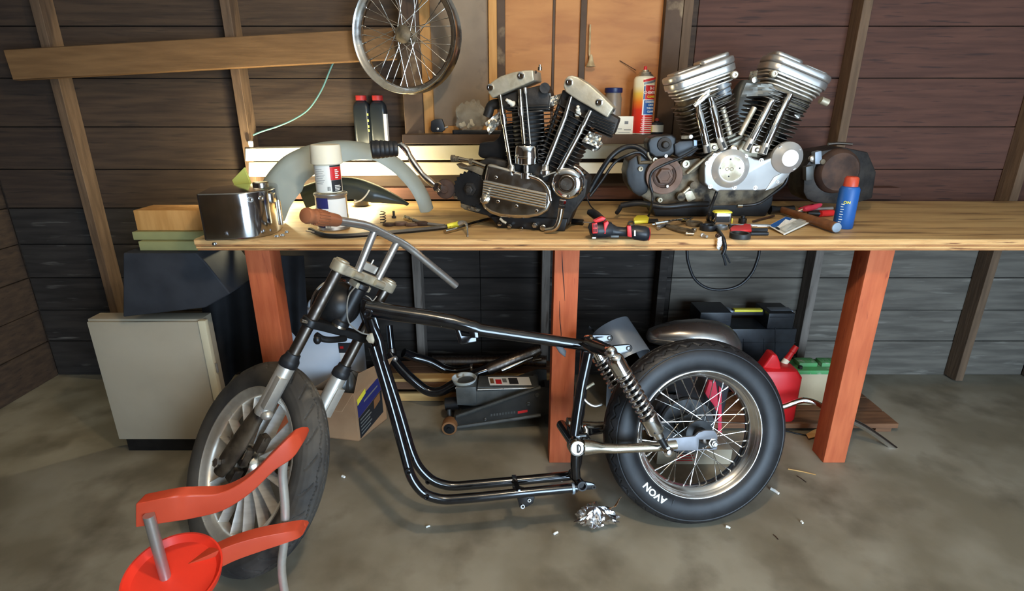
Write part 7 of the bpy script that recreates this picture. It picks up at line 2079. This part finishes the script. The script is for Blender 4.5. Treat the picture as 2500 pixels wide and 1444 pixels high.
# black tool case with yellow handle
ty = 2.37
tx0, tx1 = PY(1706, 830, ty).x, PY(1942, 830, ty).x
tz1, tzb = PY(1800, 752, ty + 0.03).z, LT
tb = T('tool_case', 'black plastic tool case with yellow handle bar standing against the wall', 'tool case', ((tx0 + tx1) / 2, ty + 0.08, LSZ))
def tbx(px0, px1, py0, py1, y0, d, nm, m='black_plastic', bev=0.004, **kw):
    a, b = PY(px0, py1, ty), PY(px1, py0, ty)
    return part(tb, nm, G().box(((a.x + b.x) / 2, ty + y0 + d / 2, (a.z + b.z) / 2), (b.x - a.x, d, b.z - a.z)), MAT[m], bevel=bev, **kw)
zmid = PY(1800, 804, ty).z
part(tb, 'body', G().box(((tx0 + tx1) / 2, ty + 0.075, (LT + zmid) / 2), (tx1 - tx0, 0.15, zmid - LT)), MAT['black_plastic'], bevel=0.006)
tbx(1706, 1788, 764, 803.4, 0, 0.15, 'shoulder')
tbx(1872, 1942, 766, 803.4, 0, 0.15, 'shoulder')
part(tb, 'handle', G().obox((PY(1788, 762, ty + 0.07) + PY(1868, 762, ty + 0.07)) / 2, V(((PY(1868, 762, ty).x - PY(1788, 762, ty).x) / 2 + 0.012, 0, 0)), V((0, 0.016, 0)), V((0, 0, 0.0125))), MAT['black_plastic'], bevel=0.004)
part(tb, 'yellow_strip', G().obox((PY(1790, 757, ty + 0.065) + PY(1860, 757, ty + 0.065)) / 2, V(((PY(1860, 762, ty).x - PY(1790, 762, ty).x) / 2, 0, 0)), V((0, 0.014, 0)), V((0, 0, 0.006))), MAT['yellow'], bevel=0.002, label='bright yellow handle strip')
for x0, x1 in ((1710, 1784), (1876, 1930)):
    a, b = PY(x0, 757, ty + 0.06), PY(x1, 757, ty + 0.06)
    part(tb, 'latch', G().box(((a.x + b.x) / 2, ty + 0.06, a.z + 0.0), (b.x - a.x, 0.05, 0.010)), MAT['sheetmetal'], bevel=0.002)
for x0, y0, x1, y1 in ((1815, 828, 1820, 905), (1865, 828, 1866, 900), (1880, 775, 1935, 776), (1880, 800, 1890, 801), (1893, 800, 1893, 900), (1720, 836, 1942, 836.8), (1720, 870, 1942, 871), (1720, 782, 1780, 782.8)):
    a, b = PY(x0, y0, ty - 0.001), PY(x1, y1, ty - 0.001)
    part(tb, 'rib', G().beam(a, b, 0.003, 0.003, V((0, 1, 0))), MAT['black_plastic'])

# red fuel can
gc = PY(1905, 985, 2.20)
fcn = T('fuel_can', 'red plastic fuel can with yellowed spout beside the battery', 'fuel can', (gc.x - 0.06, 2.20, LSZ))
gx0, gx1 = PY(1840, 985, 2.11).x, PY(1948, 985, 2.11).x
gcc = V(((gx0 + gx1) / 2, 2.165, 0))
gzt = PY(1890, 893, 2.16).z
part(fcn, 'body', G().loft([rrect(gcc + V((dx, 0, 0)), (gx1 - gx0) / 2 * s_, 0.062 * s2_, 0.018, z, 4) for z, s_, s2_, dx in ((LT, 0.94, 0.95, 0), (LT + 0.01, 1, 1, 0), (gzt - 0.035, 1, 1, 0), (gzt - 0.008, 0.88, 0.8, -0.006), (gzt, 0.6, 0.5, -0.02))]), MAT['red_can'], ang=28)
part(fcn, 'top_hump', G().prism([PY(x, y, 2.13) for x, y in ((1862, 900), (1878, 878), (1886, 866), (1898, 868), (1904, 882), (1908, 905))], V((0, 0.06, 0))), MAT['red_can'], bevel=0.008, seg=3)
n0, n1 = PY(1908, 896, 2.19), PY(1944, 846, 2.21)
nd = (n1 - n0)
part(fcn, 'spout_base', G().tube([n0 - nd * 0.1, n0 + nd * 0.1], 0.019, 16), MAT['black_plastic'])
part(fcn, 'spout', G().tube([n0 + nd * 0.08, n0 + nd * 0.35], 0.0145, 16), MAT['cream'], label='cream spout')
part(fcn, 'spout_tip', G().tube([n0 + nd * 0.33, n0 + nd * 0.7, n0 + nd * 0.72, n0 + nd * 1.0], [0.0145, 0.012, 0.0145, 0.0125], 16), MAT['red_can'])

# green-topped battery
by = 2.245
bx0, bx1 = PY(1932, 960, by).x, PY(1932, 960, by).x + 0.25
bzt = PY(1990, 915, by).z
bt_ = T('car_battery', 'dusty green-topped car battery with tan sides', 'battery', ((bx0 + bx1) / 2, by + 0.085, LSZ))
part(bt_, 'case', G().box(((bx0 + bx1) / 2, by + 0.06, (LT + bzt) / 2), (bx1 - bx0, 0.115, bzt - LT)), MAT['tan_plastic'], bevel=0.004)
part(bt_, 'lid', G().box(((bx0 + bx1) / 2, by + 0.06, bzt + 0.0105), (bx1 - bx0 + 0.008, 0.123, 0.020)), MAT['green'], bevel=0.003, label='green battery lid')
for k in range(2):
    xx = bx0 + 0.075 + 0.105 * k
    part(bt_, 'cell_cap', G().box((xx, by + 0.065, bzt + 0.031), (0.085, 0.06, 0.020)), MAT['green'], bevel=0.004)
for xx in (bx0 + 0.03, bx1 - 0.03):
    part(bt_, 'terminal', G().lathe(V((xx, by + 0.02, bzt + 0.020)), UP, [(0.010, 0), (0.009, 0.014), (0, 0.015)], 16), MAT['iron'])
g = G()
for k in range(5):
    for j in range(2):
        g.box((bx0 + 0.048 + 0.013 * k + 0.105 * j, by + 0.065, bzt + 0.0414), (0.008, 0.02, 0.001))
part(bt_, 'embossing', g, MAT['green'])
# chrome handlebar in front of the battery
solo('chrome_bar', G().tube(crom([PY(1880, 1000, 2.02), PY(1916, 992, 2.02), PY(1938, 984, 2.02), PY(1962, 978, 2.02), PY(1985, 982, 2.01), PY(2010, 994, 2.0), PY(2050, 1014, 1.99), PY(2120, 1050, 1.985), PY(2220, 1122, 1.98)], 8), 0.0125, 16), MAT['chrome'],
     'bent chrome handlebar lying in front of the green-topped battery', 'handlebar')

# red plastic and paper seen between the spokes
rp = T('chain_guard', 'pink-red jagged plastic guard seen through the wheel spokes', 'guard', PY(1742, 1010, 2.10))
g = G().prism([PY(x, y, 2.07) for x, y in ((1732, 932), (1748, 934), (1752, 960), (1754, 1000), (1750, 1008), (1742, 990), (1736, 982), (1728, 972), (1722, 962), (1726, 950))], V((0, 0.02, 0)))
part(rp, 'panel', g, MAT['red_pink'], bevel=0.003)
part(rp, 'panel', G().prism([PY(x, y, 2.09) for x, y in ((1756, 945), (1762, 950), (1762, 1068), (1752, 1068))], V((0, 0.015, 0))), MAT['red_pink'], bevel=0.002)
pkx = PY(1690, 1120, 1.98)
pk = T('paper_carton', 'flat paper carton with red print behind the lower spokes', 'carton', PZ(1690, 1120, FZ))
ca_ = PZ(1645, 1150, FZ)
part(pk, 'carton', G().box((PY(1690, 1120, 1.88).x, 1.90, FZ + 0.036), (0.30, 0.08, 0.07)), MAT['cabinet'], bevel=0.003)
g = G()
for k in range(4):
    g.box((PY(1672, 1120, 1.86).x, 1.8595, FZ + 0.02 + 0.012 * k), (0.09 - 0.012 * k, 0.0006, 0.005))
part(pk, 'print', g, MAT['red'])
dk = T('dark_bag', 'blue-grey crumpled bag behind the upper spokes', 'bag', PZ(1640, 1060, FZ))
dc_ = V((PY(1640, 1000, 2.0).x, 2.015, FZ + 0.001))
def bag3(u, v_):
    a = u * 2 * pi
    r = 0.066 * (sin(pi * (0.10 + 0.88 * v_)) ** 0.5)
    k = 1 + 0.12 * sin(4 * a + 6 * v_) + 0.08 * sin(9 * a - 5 * v_)
    return V((dc_.x + 1.35 * r * k * cos(a), dc_.y + r * k * sin(a) * 0.9, dc_.z + 0.24 * v_))
part(dk, 'sack', G().sheet(bag3, 40, 14), MAT['darkcloth'], ang=40)

# cable loop hanging under the worktop
solo('hanging_cable', G().tube(crom([PY(1677, 612, 2.0), PY(1680, 640, 2.0), PY(1695, 680, 2.0), PY(1725, 703, 2.0), PY(1765, 708, 2.0), PY(1805, 697, 2.0), PY(1835, 668, 2.0), PY(1850, 632, 2.0), PY(1854, 612, 2.0)], 8), 0.0055, 10), MAT['cable'],
     'black cable hanging in a loop under the worktop', 'cable')

# ---------------------------------------------------------------- floor litter
rnd = random.Random(21)
fb_ = PZ(1455, 1290, FZ)
def foilfn(u, v_):
    a = u * 2 * pi
    r = 0.058 * sin(pi * v_) ** 0.7
    k = 1 + 0.16 * sin(3 * a + 5 * v_) + 0.10 * sin(11 * a - 11 * v_) + 0.10 * sin(19 * a + 17 * v_)
    return V((fb_.x + 0.0 + r * k * cos(a) * 1.15, fb_.y + 0.02 + r * k * sin(a) * 0.8, FZ + 0.001 + 0.062 * v_ * (1 + 0.25 * sin(5 * a)) * (1 if v_ < 0.9 else 0.95)))
fo = T('crumpled_foil', 'crumpled silver foil with tan paper scrap on the floor by the rear tyre', 'foil', (fb_.x, fb_.y, FZ))
part(fo, 'foil', G().sheet(foilfn, 48, 18), MAT['foil'], ang=20)
g0 = PZ(1470, 1262, FZ + 0.03)
def scrap(u, v_):
    p = PZ(1462, 1268, FZ + 0.025) * (1 - u) + PZ(1508, 1228, FZ + 0.045) * u
    w = V((0.020 + 0.02 * u, 0.03 + 0.01 * u, 0))
    return p + V((0.6, 0.8, 0)) * ((v_ - 0.5) * 0.06) + UP * (0.008 * sin(9 * u + 6 * v_))
part(fo, 'paper_scrap', G().sheet(scrap, 12, 6), MAT['cardboard'], solid=0.001, ang=30, label='tan paper scrap')
solo('cardboard_scrap', G().prism([PZ(x, y, FZ + 0.012) for x, y in ((1968, 1062), (1985, 1052), (2004, 1046), (2022, 1048), (2026, 1060), (1990, 1068), (1974, 1072))], UP * 0.003), MAT['wood_pale'],
     'torn tan cardboard scrap on the floor near the end post', 'cardboard')
for i, (x0, y0, x1, y1, r, m, nm, lab, cat) in enumerate((
        (1924, 1146, 1992, 1160, 0.0022, 'wood_pale', 'stick', 'thin pale stick on the floor beside the rear tyre', 'stick'),
        (1882, 1194, 1901, 1206, 0.0055, 'paper', 'cigarette_butt', 'white cigarette butt on the floor beside the rear tyre', 'butt'),
        (1945, 1162, 1968, 1178, 0.0018, 'rust_dark', 'nail', 'dark bent nail on the floor near the end post', 'nail'),
        (1955, 1273, 1960, 1278, 0.004, 'white', 'chip', 'small white chip on the floor below the rear tyre', 'chip'),
        (1772, 1286, 1782, 1290, 0.004, 'paper', 'paper_bit', 'small paper bit on the floor under the rear tyre', 'paper'),
        (1888, 1306, 1900, 1318, 0.0018, 'rust_dark', 'twig', 'short dark twig on the floor at the bottom corner', 'twig'),
        (835, 1163, 841, 1166, 0.005, 'paper', 'pebble', 'pale pebble on the floor beside the front tyre', 'pebble'),
        (1040, 1288, 1050, 1285, 0.003, 'paper', 'paper_bit', 'tiny pale fleck on the floor under the cradle tubes', 'paper'),
        (1352, 1305, 1362, 1300, 0.004, 'paper', 'paper_bit', 'pale paper bit on the floor beside the silver foil', 'paper'),
        (1365, 1172, 1372, 1176, 0.003, 'paper', 'paper_bit', 'pale bit on the floor behind the footpeg lug', 'paper'))):
    a, b = PZ(x0, y0, FZ + r + 0.0004), PZ(x1, y1, FZ + r + 0.0004)
    solo(nm, G().tube([a, (a + b) / 2 + V((0.001, 0.002, 0)), b], [r, r * 1.05, r * 0.9], 8), MAT[m], lab, cat)
solo('electric_cord', G().tube(crom([PZ(1890, 1046, FZ + 0.004), PZ(1920, 1053, FZ + 0.004), PZ(1950, 1060, FZ + 0.004), PZ(1985, 1066, FZ + 0.004)], 6), 0.0035, 8), MAT['cable'],
     'thin black cord on the floor between rear tyre and cardboard scrap', 'cord')

# ---------------------------------------------------------------- red stand in front of the front wheel
SY = 1.08
sd = T('red_stand', 'red-orange stand with curved arms and silver tube in front of the front wheel', 'stand', (PY(600, 1250, SY).x, SY, FZ))
def ribbon(topc, botc, Y0, Y1, d, nm, m, label=None):
    ring_t = crom([PY(x, y, Y0 + (Y1 - Y0) * i / (len(topc) - 1)) for i, (x, y) in enumerate(topc)], 6)
    ring_b = crom([PY(x, y, Y0 + (Y1 - Y0) * i / (len(botc) - 1)) for i, (x, y) in enumerate(botc)], 6)
    n = len(ring_t)
    rings = [[ring_t[i], ring_b[i], ring_b[i] + V((0.0, d, 0)), ring_t[i] + V((0.0, d, 0))] for i in range(n)]
    return part(sd, nm, G().loft(rings), MAT[m], bevel=0.005, seg=3, label=label)
ribbon([(330, 1232), (420, 1214), (464, 1211), (535, 1206), (600, 1172), (655, 1118), (700, 1074), (722, 1062), (740, 1061)],
       [(330, 1290), (420, 1276), (470, 1268), (545, 1248), (612, 1205), (668, 1152), (712, 1122), (734, 1092), (744, 1070)], 0.98, 1.16, 0.035, 'upper_arm', 'orange_red', 'curved red-orange arm')
ribbon([(420, 1395), (500, 1360), (560, 1334), (620, 1316), (680, 1304), (720, 1297), (738, 1298)],
       [(430, 1440), (510, 1402), (570, 1372), (630, 1350), (690, 1330), (728, 1316), (742, 1304)], 1.00, 1.15, 0.04, 'lower_arm', 'orange_red', 'lower curved red arm')
t0, t1_ = PY(694, 1118, 1.165), PY(690, 1350, 1.15)
part(sd, 'tube', G().tube(crom([t0, PY(690, 1160, 1.165), PY(696, 1240, 1.16), PY(694, 1318, 1.15), PY(688, 1400, 1.14), V((PY(688, 1400, 1.14).x, 1.14, FZ + 0.004))], 6), 0.0112, 16), MAT['alu'], label='silver tube')
part(sd, 'tray', G().lathe(PY(425, 1410, 0.98), V((0.1, -0.25, 1)), [(0.0, 0.0), (0.088, 0.0), (0.094, 0.006), (0.10, 0.016), (0.104, 0.016), (0.100, -0.004), (0.0, -0.008)], 56), MAT['bright_red'], label='round bright red tray')
tp = PY(425, 1410, 0.98)
part(sd, 'post', G().cyl(V((tp.x - 0.02, tp.y, PY(425, 1255, 0.985).z)), V((tp.x - 0.02, tp.y, FZ + 0.012)), 0.012, 16), MAT['alu_clean'])
part(sd, 'base', G().lathe(V((tp.x, tp.y, FZ + 0.0006)), UP, [(0.16, 0), (0.16, 0.008), (0.03, 0.016), (0.0, 0.016)], 40), MAT['orange_red_side'])

# ---------------------------------------------------------------- pieces too small to pick apart
for o in bpy.data.objects:
    if o.parent is not None and o.name.split('.')[0] in ('fine_print', 'barcode', 'adjuster_holes', 'embossing', 'print', 'worn_lettering', 'lettering'):
        o['kind'] = 'stuff'
